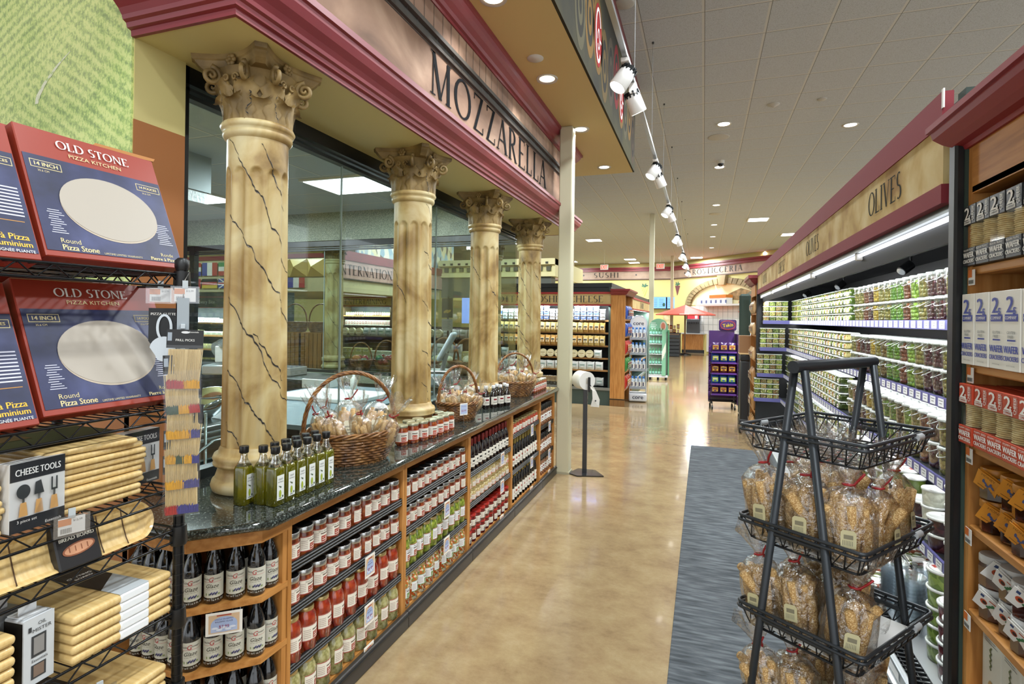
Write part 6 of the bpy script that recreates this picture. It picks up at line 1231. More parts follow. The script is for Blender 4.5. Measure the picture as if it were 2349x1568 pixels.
for k in range(4):
    z, xf = SH[k]; lv_n = 4 if k < 2 else 4
    for i in range(25):
        for lv in range(lv_n): spots.append((i, k, lv, z, xf))
spots.sort(key=lambda s: s[0])
for i, k, lv, z, xf in spots:
    y = (4.68 if k < 3 else 4.3) + .113 * i
    c_ = (i * 7 + k * 3 + i // 3) % 6 if k < 2 else (i // 2 + k) % 6
    if y > CY1 - .1: continue
    if cnt < 300:
        dup(cups[c_], (xf + .058, y, z - .003 + .062 * lv), U(-.05, .05), f'clear cup of {cn[c_]}, {SN[k]}, {nth(i)} column past the buckets, {nth(lv)} layer up', f'deli cups on the {SN[k]}'); cnt += 1
    else:
        far.box((xf + .058, y, z + .022 + .062 * lv), (.092, .092, .048), CUPC[c_]); far.box((xf + .058, y, z + .05 + .062 * lv), (.104, .104, .009), mat('dfe5e0', .2, coat=.6))
for k, (z, xf) in enumerate(SH):
    for j in range(4):
        for lv in range(4): far.box((xf - .06 - .07 * j, 7.52, z + .022 + .062 * lv), (.062, .09, .048), CUPF[(j + lv * 2 + k) % 6]); far.box((xf - .06 - .07 * j, 7.52, z + .05 + .062 * lv), (.07, .1, .009), mat('dfe5e0', .2, coat=.6))
tag(far.build('olive_cup_mass'), 'many small clear deli cups at the far end of the olive cooler', 'deli cups', None, 'stuff')
# dark hanging goods behind, at the back of the top shelf
b = MB(); rnd = random.Random(9)
for i in range(44):
    y = 2.2 + .12 * i; b.box((1.42 + rnd.uniform(-.02, .02), y, 1.72 + rnd.uniform(-.02, .05)), (.06, .1, .22), mat(['2a2e33', '3b4148', '1c1f23', '4d5560'][i % 4], .2, coat=.8), .02, 2, rz=rnd.uniform(-.3, .3))
tag(b.build('wrapped_goods'), 'dim wrapped packages at the back above the top olive shelf', 'packages', None, 'stuff')
# fourth shelf, near part: white and green deli cups
def deli(key, c1, c2, r, h, lidc='e9ece9', art=False, rough_=.3):
    t = thing('deli_tub', 'x', 'deli tub', (0, 0, -50)); b = MB(); m = ramp_mat(key, 'voronoi', 42, ((0, c1), (.4, c2), (.75, c1)), rough=rough_, coat=.7, bump=.5)
    b.lathe([(r * .86, 0), (r * .88, .003), (r * .96, h * .86)], m, 22); b.build('contents', t); b = MB(); b.lathe([(r * .97, h * .84), (r * 1.03, h * .85), (r * 1.03, h * .95), (r * .98, h), (r * .93, h), (r * .92, h * .975), (.001, h * .975)], mat(lidc, .25, coat=.5), 24, caps=False); b.build('lid', t)
    if art:
        b = MB(Matrix.Translation((0, 0, h * .98))); b.ell(0, 0, r * .85, r * .85, WHITE, .0005); b.poly([(-r * .5, r * .6), (r * .2, r * .75), (r * .25, r * .35), (-r * .55, r * .2)], mat('b8402c', .4), .001); [b.rect(-r * .4, -r * .5 + r * .2 * k, r * .45, -r * .45 + r * .2 * k, mat('9a4a40', .5), .001) for k in range(3)]; b.build('label', t)
    return t
soup = deli('soupmix', 'd9dccb', 'e9ead9', .048, .075); gsm = deli('greenmix', '5c6e2c', '8a9a4a', .048, .07); olv = deli('olivemix', '6a8434', '93ab52', .062, .072, art=True); drk = deli('darkmix', '4a1820', '6c2a2e', .062, .072, art=True); sm = deli('purplemix', '3c1c22', '5a2a30', .066, .07)
z, xf = SH[3]
for i, (p, n, lv, l) in enumerate(((gsm, 4, 0, 'green vegetables'), (soup, 4, 0, 'white sauce'), (sm, 2, 0, 'dark olives'), (soup, 3, 0, 'pale dip'), (sm, 2, 0, 'purple olives'), (gsm, 3, 0, 'green olives'), (olv, 3, 0, 'mixed olives'))):
    for k in range(n): h = {gsm: .07, soup: .075, sm: .07, olv: .072}[p]; dup(p, (xf + .055, 2.52 + .125 * i, z - .003 + h * k), U(0, 6), f'tub of {l} on the fourth shelf, {nth(k)} layer, {nth(i)} stack from the pillar', 'deli tubs on the fourth shelf')
for i in range(14):
    for k in range(3): dup([gsm, olv, sm][i % 3], (xf + .06, 3.42 + .13 * i, z - .003 + .072 * k), U(0, 6), f'deli tub beyond the bread stand, fourth shelf, {nth(i)} stack, {nth(k)} layer', 'deli tubs on the fourth shelf') if 3.42 + .13 * i < 4.2 else None
# bottom deck: large labelled tubs and stacked empty containers
for i, (x, y, n, p, l) in enumerate(((.88, 2.36, 4, drk, 'dark red olives'), (.91, 2.5, 4, drk, 'purple olives'), (.92, 2.64, 5, olv, 'green olives'), (1.02, 2.44, 5, olv, 'light green olives'), (1.0, 2.76, 3, drk, 'dark olives'))):
    for k in range(n): dup(p, (x, y, .237 + .0725 * k), U(-.3, .3), f'round tub of {l} on the bottom deck, {nth(k)} layer of the {nth(i)} stack', 'labelled round tubs on the bottom deck')
EMP = film('eef4f8', .25, .25)
for i, (x, y) in enumerate(((.86, 2.83), (.84, 2.97), (.96, 2.95))):
    t = thing('empty_container_stack', 'nested clear empty containers on the bottom deck, ' + ['nearest stack', 'second stack', 'rear stack'][i], 'container stack', (x, y, .237)); 
    for k in range(12): b = MB(); b.lathe([(.04, k * .016), (.055, .07 + k * .016), (.058, .073 + k * .016)], EMP, 16, caps=False); b.build('clear_container', t)
PCKM = ramp_mat('tray_food', 'voronoi', 40, ((0, 'b9bdb2'), (.3, '6d7a3c'), (.5, 'd9d6c4'), (.7, '8a4a34'), (.85, 'e9ebe6')), rough=.2, coat=.9)
tp = thing('food_tray', 'x', 'food tray', (0, 0, -50)); b = MB(); b.box((0, 0, .015), (.13, .17, .03), mat('2b2d2e', .3), .008); b.build('tray', tp); b = MB(); b.box((0, 0, .033), (.12, .16, .014), PCKM, .005, 2); b.build('wrapped_food', tp); b = MB(); b.bb(-.04, .02, -.05, .02, .0405, .0412, WHITE); b.build('label', tp)
for i in range(24):
    for j in range(3): dup(tp, (.86 + .14 * j, 3.25 + .18 * i, .238), U(-.08, .08), f'wrapped food tray on the bottom deck, {nth(i)} from the near tubs, {["front", "middle", "back"][j]} row', 'wrapped trays on the bottom deck', rot=(0, -.0, U(-.08, .08)))
b = MB(); b.bb(CX0 + .01, CX0 + .015, CY0 + .1, 2.9, .335, .375, mat('b9bfc3', .3, metal=.4)); b.M = frame((CX0 + .008, 0, 0), 'nx'); [b.rect(-2.1 - .25 * k, .34, -1.98 - .25 * k, .37, LTG, .001) for k in range(4)]; tag(b.build('price_strip'), 'metal price strip clipped along the lip of the bottom deck', 'price strip')
# ================================================================ ENDCAP SHELVES OF CRACKERS
EX, EY1, EY0 = .66, 1.78, .9
t = thing('endcap_shelf_unit', 'tall oak shelf unit of cracker boxes with a maroon crown', 'shelf unit', (0, 0, 0))
b = MB(); b.bb(EX, 1.05, EY1 - .022, EY1, 0, 2.04, OAKV); b.build('side_panel', t); b = MB(); b.bb(EX, 1.05, EY0, EY0 + .02, 0, 2.04, OAKV); b.build('side_panel', t)
b = MB(); b.bb(1.03, 1.05, EY0, EY1 - .022, 0, 2.04, OAKD); b.bb(1.02, 1.03, EY1 - .05, EY1 - .025, .1, 1.9, mat('9a9d9d', .5)); [b.bb(1.018, 1.0205, EY1 - .042, EY1 - .035, .15 + .03 * k, .165 + .03 * k, BLACK) for k in range(58)]; b.build('back_panel', t)
b = MB(); b.bb(EX, EX + .02, EY0, EY1 - .022, 1.915, 2.04, OAK); b.bb(EX, 1.03, EY0, EY1 - .022, 1.912, 1.93, OAK); b.build('valance', t)
for k, z in enumerate((1.722, 1.467, 1.26, 1.05, .832, .62, .3)):
    b = MB(); b.bb(EX + .002, 1.03, EY0 + .02, EY1 - .022, z - .022, z, OAK, .003); s = b.build('shelf', t)
    for y in (1.7, 1.4): b = MB(); b.bb(EX + .2, EX + .32, y - .01, y + .01, z - .04, z - .022, BLK2); b.build('bracket', s)
b = MB(); pr_ = [(0, 2.035), (.008, 2.035), (.012, 2.045), (.03, 2.05), (.045, 2.062), (.052, 2.07), (.062, 2.082), (.066, 2.1), (.075, 2.102), (.075, 2.118), (0, 2.12)]
b.sweep(pr_, [((1.1, EY1), (0, 1)), ((EX, EY1), (-1, 1)), ((EX, EY0), (-1, 0))], mat('8a2028', .5)); b.bb(EX, 1.1, EY0, EY1, 2.035, 2.12, mat('8a2028', .5)); b.build('crown_molding', t)
def cracker(key, c1, cbase, bw, bh, see, words):
    t = thing('cracker_box', 'x', 'cracker box', (0, 0, -50)); C1 = mat(c1, .4); BS = mat(cbase, .4); d = .06; b = MB()
    if see:
        b.box((d / 2, 0, bh * .15), (d, bw, bh * .3), C1, .001); b.build('carton_top' if 0 else 'carton_base', t); b = MB(); b.box((d / 2, 0, bh * .84), (d, bw, bh * .32), C1, .001)
    else: b.box((d / 2, 0, bh / 2), (d, bw, bh), BS, .001)
    b.build('carton', t)
    if see:
        b = MB()
        for k in range(14): b.lathe([(.024, bh * .3 + k * .0048), (.027, bh * .3 + k * .0048 + .002), (.024, bh * .3 + k * .0048 + .004)], mat('e6d4a0', .7, noise=('cdb27a', 60, 2, .4, .6)), 16, Matrix.Translation((d / 2 + U(-.001, .001), U(-.0015, .0015), 0)))
        b.build('stacked_crackers', t); b = MB(); b.bb(.001, d - .001, -bw / 2 + .001, bw / 2 - .001, bh * .3, bh * .68, film('ffffff', .02, .05, None, False)); b.build('clear_window', t)
    b = MB(frame((-.0005, 0, 0), 'nx')); W2 = WHITE if see else C1; 
    if see:
        b.rect(-bw * .46, bh * .695, bw * .13, bh * .755, WHITE, .0003); tc_ = WHITE
        b.text('2', -bw * .18, bh * .865, tc_, h=bh * .2, wd=bw * .4, bold=.0016); b.text('s', bw * .04, bh * .79, tc_, h=bh * .08, bold=.0008); b.text('COMPANY', -bw * .17, bh * .725, C1, wd=bw * .5, h=bh * .035, bold=.0002)
        b.text(words[0], bw * .3, bh * .85, WHITE, wd=bh * .24, h=bw * .16, rot=PI / 2, bold=.0003); b.text(words[1], bw * .43, bh * .85, mat('c9c9c4', .4), wd=bh * .2, h=bw * .06, rot=PI / 2)
        b.text(words[2], 0, bh * .26, WHITE, wd=bw * .85, h=bh * .03); b.text('WAFER', 0, bh * .18, WHITE, wd=bw * .88, h=bh * .085, bold=.0012); b.text('CRACKERS', 0, bh * .08, WHITE, wd=bw * .9, h=bh * .06, bold=.0007)
    else:
        b.text('2', -bw * .08, bh * .82, C1, h=bh * .2, wd=bw * .42, bold=.002); b.text('s', bw * .2, bh * .74, C1, h=bh * .09, bold=.001); b.rect(-bw * .42, bh * .61, bw * .38, bh * .7, C1, .0003); b.text('COMPANY', -.001, bh * .655, WHITE, wd=bw * .7, h=bh * .04, bold=.0003)
        b.text('GLUTEN', 0, bh * .47, GREY, wd=bw * .5, h=bh * .035, bold=.0003); b.text('FREE', -bw * .03, bh * .42, GREY, wd=bw * .34, h=bh * .035, bold=.0003); b.rect(-bw * .25, bh * .365, bw * .25, bh * .385, C1, .0005); b.text('WAFER', 0, bh * .26, C1, wd=bw * .88, h=bh * .09, bold=.0012); b.text('CRACKERS', 0, bh * .15, C1, wd=bw * .92, h=bh * .06, bold=.0007); b.text('NET WT 3.5 OZ (100g)', 0, bh * .06, GREY, wd=bw * .5)
    b.build('printed_front', t); b = MB(frame((d / 2, -bw / 2 - .0004, 0), 'ny'))
    if see: b.text(words[0], 0, bh * .85, WHITE, wd=bh * .24, h=bw * .2, rot=PI / 2); b.text('WAFER', 0, bh * .15, WHITE, wd=d * .8, h=bh * .07, bold=.0006)
    else: b.text('GLUTEN', 0, bh * .75, GREY, wd=bh * .3, h=bw * .16, rot=PI / 2); b.ell(0, bh * .25, d * .35, d * .35, C1, .0004)
    b.build('printed_side', t); return t
blk = cracker('black', '1d1e22', '1d1e22', .07, .158, 1, ('CHEESE', 'MADE FOR', 'MELBURN TRUFFLE')); blu = cracker('blue', '2f3fa0', 'ece9df', .07, .182, 0, None); red = cracker('red', 'c2472c', 'c2472c', .07, .155, 1, ('CHEESE', 'MADE FOR', 'POPPY SEED'))
for p, z, n, off in ((blk, 1.722, 'black', .0), (blu, 1.467, 'white and blue', .004), (red, 1.26, 'red', 0)):
    for i in range(11):
        dup(p, (EX - .012 + U(-.003, .003), EY1 - .035 - .0725 * i - off, z), U(-.03, .03), f'{n} wafer cracker box, {nth(i)} in its row from the cooler', f'{n} cracker boxes on the oak shelf')
        if i < 7: dup(p, (EX + .055, EY1 - .06 - .0725 * i, z), U(-.03, .03), f'{n} wafer cracker box in the back row, {nth(i)} from the cooler', f'{n} cracker boxes on the oak shelf')
def jam(key, lidc, glassc, tagc, artf):
    t = thing('jam_jar', 'x', 'jar', (0, 0, -50)); b = MB(); b.lathe([(.03, 0), (.033, .004), (.034, .05), (.03, .062)], mat(glassc, .08, coat=1, noise=('5a2a14', 25, 3, .45, .6)), 8, smooth=False); b.build('glass_jar', t); b = MB(); b.lathe([(.031, .06), (.033, .062), (.033, .076), (.031, .08)], mat(lidc, .4), 20); b.build('lid', t)
    M = Matrix.Translation((-.036, .0, .045)) @ Matrix.Rotation(.5, 4, 'X') @ Matrix.Rotation(-.35, 4, 'Y') @ frame((0, 0, 0), 'nx'); b = MB(M); b.box((0, 0, 0), (.056, .05, .0012), mat(tagc, .45)); b.box((.003, .002, -.005), (.056, .05, .0012), mat(tagc, .45))
    artf(b); b.build('hang_tag', t); return t
def art_o(b): b.text('HONEY', 0, .018, mat('8d5a14', .5), wd=.034, w=.001); [b.ell(-.008 + .006 * k, .002 - .004 * (k % 3), .003, .006, mat('4b5a8c', .5), .001 + .0002 * k, 10, k) for k in range(5)]; b.rect(-.018, -.018, .018, -.016, mat('8d5a14', .5), .001)
def art_w(b): b.ell(-.008, 0, .008, .008, mat('c2542e', .5), .001); b.ell(-.006, 0, .005, .005, mat('3a2418', .5), .0013); [b.ell(.004 + .004 * k, -.006 + .006 * k, .005, .0035, mat('3f7a4a', .5), .001 + .0002 * k, 10, .8 * k) for k in range(3)]; b.rect(.0, .014, .02, .017, mat('c2542e', .5), .001); b.rect(-.02, .012, -.012, .02, mat('3c4f7a', .5), .001)
jo = jam('o', 'c8862c', '2a1209', 'e0962f', art_o); jw = jam('w', 'd9dad8', '3a1710', 'f1efe9', art_w)
for p, z, n in ((jo, 1.05, 'orange'), (jw, .832, 'white')):
    for i in range(8):
        for r_ in range(2):
            for k in range(2 if r_ == 0 or 1 else 1):
                if r_ == 0 and k == 1 and n == 'orange' and i in (0,): pass
                dup(p, (EX + .04 + .075 * r_ + .01 * (i % 2), EY1 - .07 - .078 * i - .03 * r_, z + .0805 * k), .95 + U(-.45, .45), f'dark jam jar with {n} lid and tag, {nth(i)} from the cooler, {"back" if r_ else "front"} {"upper" if k else "lower"}', f'{n} tagged jam jars')
cart = thing('herb_carton', 'x', 'carton', (0, 0, -50)); b = MB(); b.box((.04, 0, .09), (.08, .09, .18), mat('dddccf', .5), .002); b.build('carton', cart); b = MB(frame((-.0005, 0, 0), 'nx')); b.text('LA CAMPAGNA', 0, .165, GREY, wd=.06, w=.0006) if 0 else None
for k in range(8): b.ell(-.004 + .003 * (k % 2), .09 + .007 * k, .006, .0025, mat('5a6a3c', .5), .0005 + .0001 * k, 10, .9 if k % 2 else 2.2)
b.ell(0, .04, .014, .02, mat('c9a873', .5), .0006); [b.rect(-.03, .15 + .006 * k, .03 - .01 * k, .1515 + .006 * k, GREY, .0006) for k in range(3)]; b.build('printed_front', cart)
for i in range(9): dup(cart, (EX + .03, EY1 - .08 - .092 * i, .62), U(-.03, .03), f'pale carton with herb drawing on the low shelf, {nth(i)} from the cooler', 'herb cartons on the low shelf')
for i, z in enumerate((1.70, 1.447, 1.238, 1.03, .81)):
    t = thing('price_tag', f'orange and white tag on the oak unit beside the cooler, {nth(i)} down', 'price tag', (EX - .004, EY1 - .035, z - .008), 0, 'shelf tags on the oak unit'); b = MB(frame((0, 0, 0), 'nx')); b.box((0, 0, 0), (.034, .04, .0015), mat('f1f0ec', .4)); b.rect(-.017, .0, .004, .02, mat('d9732f', .5), .001); b.rect(-.015, -.017, .015, -.006, LGREY, .001); [b.rect(-.014 + .003 * k, -.016, -.0125 + .003 * k, -.007, DGREY, .0013) for k in range(9)]; b.build('printed_tag', t)
# ================================================================ BREADSTICK STAND
SM_ = mat('33373b', .4, metal=.4); SMW = mat('2a2d30', .4, metal=.5)
ST = thing('tiered_basket_stand', 'dark grey A-frame stand with tiered wire baskets on the mat', 'display stand', (.318, 1.585, .008), math.radians(53))
b = MB(); b.cyl((-.2, 0, 1.458), (.2, 0, 1.458), .0145, SM_, 20); b.build('top_bar', ST)
def yl(z): return .012 + (1.458 - z) * .125
for x in (-.172, .172):
    for s in (-1, 1): b = MB(); b.tube([(x, s * .012, 1.45), (x, s * yl(0), .0)], .0095, SM_, 8); b.build('leg', ST)
TZ = [1.3, 1.07, .85, .62, .39]
for k, z in enumerate(TZ):
    hx, hy, dp = .18, .15, .055
    b = MB()
    def rim(zz, sx, sy, r, m=SM_):
        p = []; rr_ = .015
        for cx, cy, a0 in ((sx, sy, 0), (-sx, sy, PI / 2), (-sx, -sy, PI), (sx, -sy, -PI / 2)):
            for j in range(4): a = a0 + j * PI / 6; p.append(((abs(cx) - rr_) * (1 if cx > 0 else -1) + rr_ * math.cos(a), (abs(cy) - rr_) * (1 if cy > 0 else -1) + rr_ * math.sin(a), zz))
        b.tube(p, r, m, 7, closed=True)
    rim(z, hx, hy, .0042); rim(z - .011, hx + .002, hy + .002, .0036); rim(z - dp, hx * .88, hy * .86, .0028, SMW)
    n = 9
    for i in range(n + 1):
        u = -1 + 2 * i / n; x0 = u * hx * .86
        b.tube([(u * hx * .95, hy, z), (x0, hy * .86, z - dp), (x0, -hy * .86, z - dp), (u * hx * .95, -hy, z)], .0018, SMW, 5)
        y0 = u * hy * .84; b.tube([(hx, u * hy * .95, z), (hx * .88, y0, z - dp), (-hx * .88, y0, z - dp), (-hx, u * hy * .95, z)], .0018, SMW, 5)
    for s in (-1, 1):  # crossed side wires
        for i in range(n): u0, u1 = -1 + 2 * i / n, -1 + 2 * (i + 1) / n; b.tube([(u0 * hx * .95, s * hy, z), (u1 * hx * .86, s * hy * .87, z - dp)], .0015, SMW, 4); b.tube([(s * hx, u0 * hy * .95, z), (s * hx * .88, u1 * hy * .84, z - dp)], .0015, SMW, 4)
    b.build('wire_basket', ST)
    for x in (-.172, .172): b = MB(); b.cyl((x, -yl(z), z - .022), (x, yl(z), z - .022), .0065, SM_, 10); b.build('cross_bar', ST)
    for s in (-1, 1): b = MB(); b.cyl((s * .06, s * hy * 1.01 * -1, z - .006), (s * .09, s * hy * 1.01 * -1, z - .006), .009, mat('b9bdbf', .3), 10); b.build('plastic_clip', ST)
for z in TZ[1:]: b = MB(); b.bb(-.15, .15, -.12, .12, z - .05, z - .0475, mat('d9d8d2', .6)); b.build('tray_liner', ST)
bagC = bag_proto('sesame_breadstick_bag', 'x', .055, .04, .165, 11, .0118, SESM, 11, .25, 'sesame breadstick bags on the stand', ruffle=.085, txt=False, lw=.03)
bagD = bag_proto('sesame_breadstick_bag', 'x', .052, .045, .155, 10, .0125, SESM, 23, .35, 'sesame breadstick bags on the stand', ruffle=.08, txt=False, lw=.03)
Mz = Matrix.Rotation(math.radians(53), 3, 'Z')
def on_tier(z, spots, who):
    for i, (u, v, tx, ty, yaw, p, s) in enumerate(spots):
        q = Mz @ Vector((u, v, 0)); dup(p, (.318 + q.x, 1.585 + q.y, z - .043), 0, f'clear bag of sesame breadsticks, {nth(i)} around the {who} basket of the stand', f'sesame bags in the {who} basket', rot=(tx, ty, yaw), sc=s)
on_tier(1.07, [(-.125, -.09, .0, .0, -.2, bagC, 1), (-.03, -.1, .05, .05, .9, bagD, .95), (.09, -.09, 0, .1, 1, bagC, 1.0), (-.12, .0, 0, -.05, -.5, bagD, 1.05), (-.125, .09, .05, -.1, -.6, bagC, 1.05), (-.02, .02, 0, .0, .2, bagC, 1.08), (.09, .03, 0, .08, .9, bagD, 1.08), (.0, .1, -.1, 0, .5, bagD, 1.0), (.1, .11, -.1, .1, .6, bagC, 1.05)], 'second')
on_tier(.85, [(-.12, -.085, .0, .1, -.1, bagD, 1.0), (-.115, .02, 0, -.1, -.5, bagC, 1.0), (-.12, .105, .05, -.1, -.6, bagD, 1.0), (-.02, -.04, 0, .0, .4, bagC, 1.02), (-.01, .07, 0, .05, .2, bagD, 1.0), (.06, -.0, 0, .1, 1.2, bagC, .95)], 'third')
on_tier(.62, [(-.11, -.08, .1, .1, -.1, bagD, 1.0), (-.1, .03, 0, -.1, -.5, bagC, 1.0), (-.11, .1, .1, -.15, -.6, bagD, 1.0), (.02, -.06, 0, .1, .9, bagC, 1), (.02, .06, 0, .05, .2, bagD, 1.0), (.11, -.03, 0, .15, 1.2, bagC, 1)], 'fourth')
# ================================================================ FAR AISLE
t = thing('bag_roll_stand', 'black stand holding a roll of white produce bags, by the post', 'bag dispenser', (-1.13, 5.6, 0), .1)
b = MB(); b.prism([(-.16, -.08), (-.06, -.16), (.2, -.1), (.1, .1), (-.08, .12)], 0, .012, mat('1c1d1f', .2, coat=.6)); b.build('base_plate', t); b = MB(); b.bb(-.025, .02, -.02, .02, .01, .86, mat('191a1c', .25, coat=.5), .003); b.build('pole', t)
b = MB(); b.tube([(0, 0, .84), (.02, 0, .87), (.05, -.07, .9)], .012, BLACK, 8); b.bb(.03, .055, -.1, -.08, .84, .99, BLACK, .003); b.build('arm', t)
b = MB(); b.cyl((-.07, .05, .95), (.02, -.07, .95), .092, mat('eceae4', .5), 36); b.cyl((.021, -.071, .95), (.0215, -.072, .95), .03, mat('c9c4b8', .6), 24); b.build('bag_roll', t)
b = MB(); b.add([(.05, -.1, .9), (.09, -.1, .895), (.075, -.11, .86), (.115, -.1, .85), (.08, -.115, .78), (.15, -.1, .77), (.06, -.11, .7), (.145, -.105, .695)], [(0, 1, 3, 2), (2, 3, 5, 4), (4, 5, 7, 6)], mat('dedbd3', .6)); b.M = frame((0, -.118, 0), 'ny'); b.ell(.11, .76, .008, .008, DGREY, .0); b.build('loose_bag', t)
# core water display
t = thing('water_bottle_display', 'white column display of blue-capped water bottles, topped by a round sign', 'drinks display', (-1.19, 10.95, 0), .12); WP = mat('dfe3e8', .4)
b = MB(); b.box((0, 0, .09), (.34, .34, .16), WP, .03, 2); b.build('base', t)
for z in (.28, .62, .93, 1.22): b = MB(); b.box((0, 0, z - .02), (.3, .28, .02), WP, .004); b.box((0, -.145, z - .005), (.3, .01, .04), mat('9fa8b3', .4)); b.build('shelf', t)
for x in (-.155, .155): b = MB(); b.box((x, .0, .75), (.012, .28, 1.2), mat('cfd4da', .35)); b.build('side_panel', t)
b = MB(Matrix.Rotation(PI / 2, 4, 'X')); b.lathe([(.165, -.02), (.165, .02)], WP, 36, Matrix.Translation((0, 1.5, .0))); b.box((0, 1.38, 0), (.33, .2, .03), mat('b9c3cd', .4)); b.build('round_sign', t); b = MB(frame((0, -.025, 0), 'ny')); b.ell(0, 1.5, .135, .135, WHITE, 0); b.text('core', 0, 1.5, mat('222a44', .4), wd=.2, bold=.002, w=.002); b.build('sign_lettering', t)
b = MB(frame((0, -.172, 0), 'ny')); b.text('core', 0, .09, mat('222a44', .4), wd=.2, bold=.002, w=.002); b.build('base_lettering', t)
wb_ = thing('water_bottle', 'x', 'bottle', (0, 0, -50)); b = MB(); b.lathe([(.03, 0), (.032, .01), (.032, .15), (.02, .185), (.014, .19)], mat('c9dcec', .15, coat=.6), 12); b.build('bottle_body', wb_); b = MB(); b.lathe([(.022, .185), (.022, .215), (.018, .22)], mat('3b7fd0', .35), 12); b.build('cap', wb_); b = MB(); b.wrap(.032, [(-1.4, .03, 1.4, .12, WHITE, .001), (-.3, .04, .3, .11, mat('27335a', .5), .002)]); b.build('label', wb_)
for k, z in enumerate((.28, .62, .93, 1.22)):
    for i in range(4):
        for j in range(2): q = Matrix.Rotation(.12, 3, 'Z') @ Vector((-.105 + .07 * i, -.1 + .08 * j, 0)); dup(wb_, (-1.19 + q.x, 10.95 + q.y, z - .01), 0, f'blue-capped water bottle, {nth(k)} shelf up, {nth(i)} from the cooler side, {"back" if j else "front"}', 'water bottles on the white display')
# endcap of snacks beside the cheese cooler
t = thing('snack_endcap', 'oak endcap column with crown, snack bags on its aisle side', 'shelf unit', (0, 0, 0)); b = MB(); b.bb(-1.6, -1.34, 10.12, 10.16, 0, 2.03, OAKV); b.bb(-1.6, -1.56, 10.16, 11.2, 0, 2.03, OAKD); b.bb(-1.6, -1.34, 11.18, 11.2, 0, 2.03, OAKV); b.build('body', t)
b = MB(); b.sweep([(0, 2.02), (.02, 2.03), (.05, 2.06), (.07, 2.09), (.09, 2.1), (.09, 2.13), (0, 2.13)], [((-1.6, 10.12), (0, -1)), ((-1.34, 10.12), (1, -1)), ((-1.34, 11.2), (1, 1))], MAROON); b.bb(-1.6, -1.34, 10.12, 11.2, 2.03, 2.13, MAROON); b.build('crown_molding', t); b = MB(); b.bb(-1.6, -1.33, 10.11, 10.13, 0, .12, OAKD); b.bb(-1.605, -1.33, 10.105, 10.115, .12, .135, BLACK); b.build('plinth', t)
for z in (.3, .62, .94, 1.26, 1.58): b = MB(); b.bb(-1.58, -1.34, 10.16, 11.18, z - .02, z, OAK); b.build('shelf', t)
SM = frame((-1.345, 10.2, 0), 'px'); bb_ = G('bag', .19, .1, .25, 'blue snack bag', '3453a8', 'c9763a', 'f0f0e8'); rb = G('bag', .19, .1, .25, 'red snack bag', 'b8352c', 'e9dcc0', 'd8a23a'); gb_ = G('bag', .19, .1, .25, 'green snack bag', '3f8a45', 'e6e0c4', 'b8352c')
for z, p in ((1.58, bb_), (1.26, bb_), (.94, rb), (.62, gb_), (.3, rb)): goods_row(SM, .02, .95, z, [p], f'shelf {z:.1f} m up on the snack endcap', 'snack bags on the endcap', 1, .01, -.05)
# long coolers further along both sides
def side_cooler(nm, lab, M, w, rows_): cooler_case(nm, lab, M, w, .5, 2.12, [(1.5, .36), (1.2, .4), (.9, .42), (.62, .45)], None, ('DAIRY', w / 2, .8), base_m='33483f'); [goods_row(M, .1, w - .1, z, sp, f'{nn} of the {lab[:lab.index(",")]}', f'goods in the {lab[:lab.index(",")]}', 1, .02, .1) for z, sp, nn in rows_]
side_cooler('dairy_cooler', 'aisle cooler behind the post, its sign facing the aisle', frame((-1.36, 11.25, 0), 'px'), 3.6, ((1.5, [wp, gb], 'top shelf'), (1.2, [wb, wp], 'second shelf')))
side_cooler('rear_cooler', 'right-hand rear cooler, beyond the dark bin', frame((.78, 13.6, 0), 'nx'), 4.6, ((1.5, [gb, wp], 'top shelf'), (1.2, [wp, gb2], 'second shelf'), (.9, [wb, wp], 'third shelf')))
b = MB(); b.bb(.5, .66, 8.86, 8.92, .2, 1.98, GRNP_, .03); b.bb(.5, .66, 8.87, 8.91, 0, .2, BK3); tag(b.build('green_end_panel'), 'tall dark green cooler end panel above the black bin', 'end panel')
t = thing('snack_tower_endcap', 'oak endcap with crown at the far end of the olive cooler', 'shelf unit', (0, 0, 0)); b = MB(); b.bb(.62, 1.5, 8.28, 8.3, 0, 2.06, OAKV); b.bb(.98, 1.0, 7.7, 8.28, 0, 2.06, OAKD); b.bb(.64, 1.5, 7.68, 7.7, 0, 2.06, OAKV); b.build('body', t)
b = MB(); b.sweep([(0, 2.04), (.02, 2.05), (.05, 2.08), (.07, 2.11), (.09, 2.12), (.09, 2.16), (0, 2.16)], [((1.2, 8.3), (0, 1)), ((.62, 8.3), (-1, 1)), ((.62, 7.68), (-1, -1)), ((1.2, 7.68), (0, -1))], MAROON); b.bb(.62, 1.2, 7.68, 8.3, 2.05, 2.16, MAROON); b.bb(.62, .64, 7.7, 8.28, 1.9, 2.05, OAKV); b.build('crown_molding', t)
for z in (.12, .42, .75, 1.08, 1.4, 1.68): b = MB(); b.bb(.63, .98, 7.7, 8.28, z - .02, z, OAK); b.build('shelf', t)
TM = frame((.63, 8.26, 0), 'nx'); tb = G('bag', .13, .09, .22, 'tan snack bag', 'b58a58', 'e9dfc6', '7a3a2a'); rb2 = G('pouch', .1, .06, .16, 'clear cookie pouch', 'c9a678', 'f0ead8', '9c3a2c')
for z, p in ((.12, tb), (.42, tb), (.75, tb), (1.08, rb2), (1.4, rb2), (1.68, rb2)): goods_row(TM, .02, .55, z, [p], f'shelf {z:.1f} m up on the far oak endcap', 'snack bags on the far oak endcap', 1, .008, -.04)
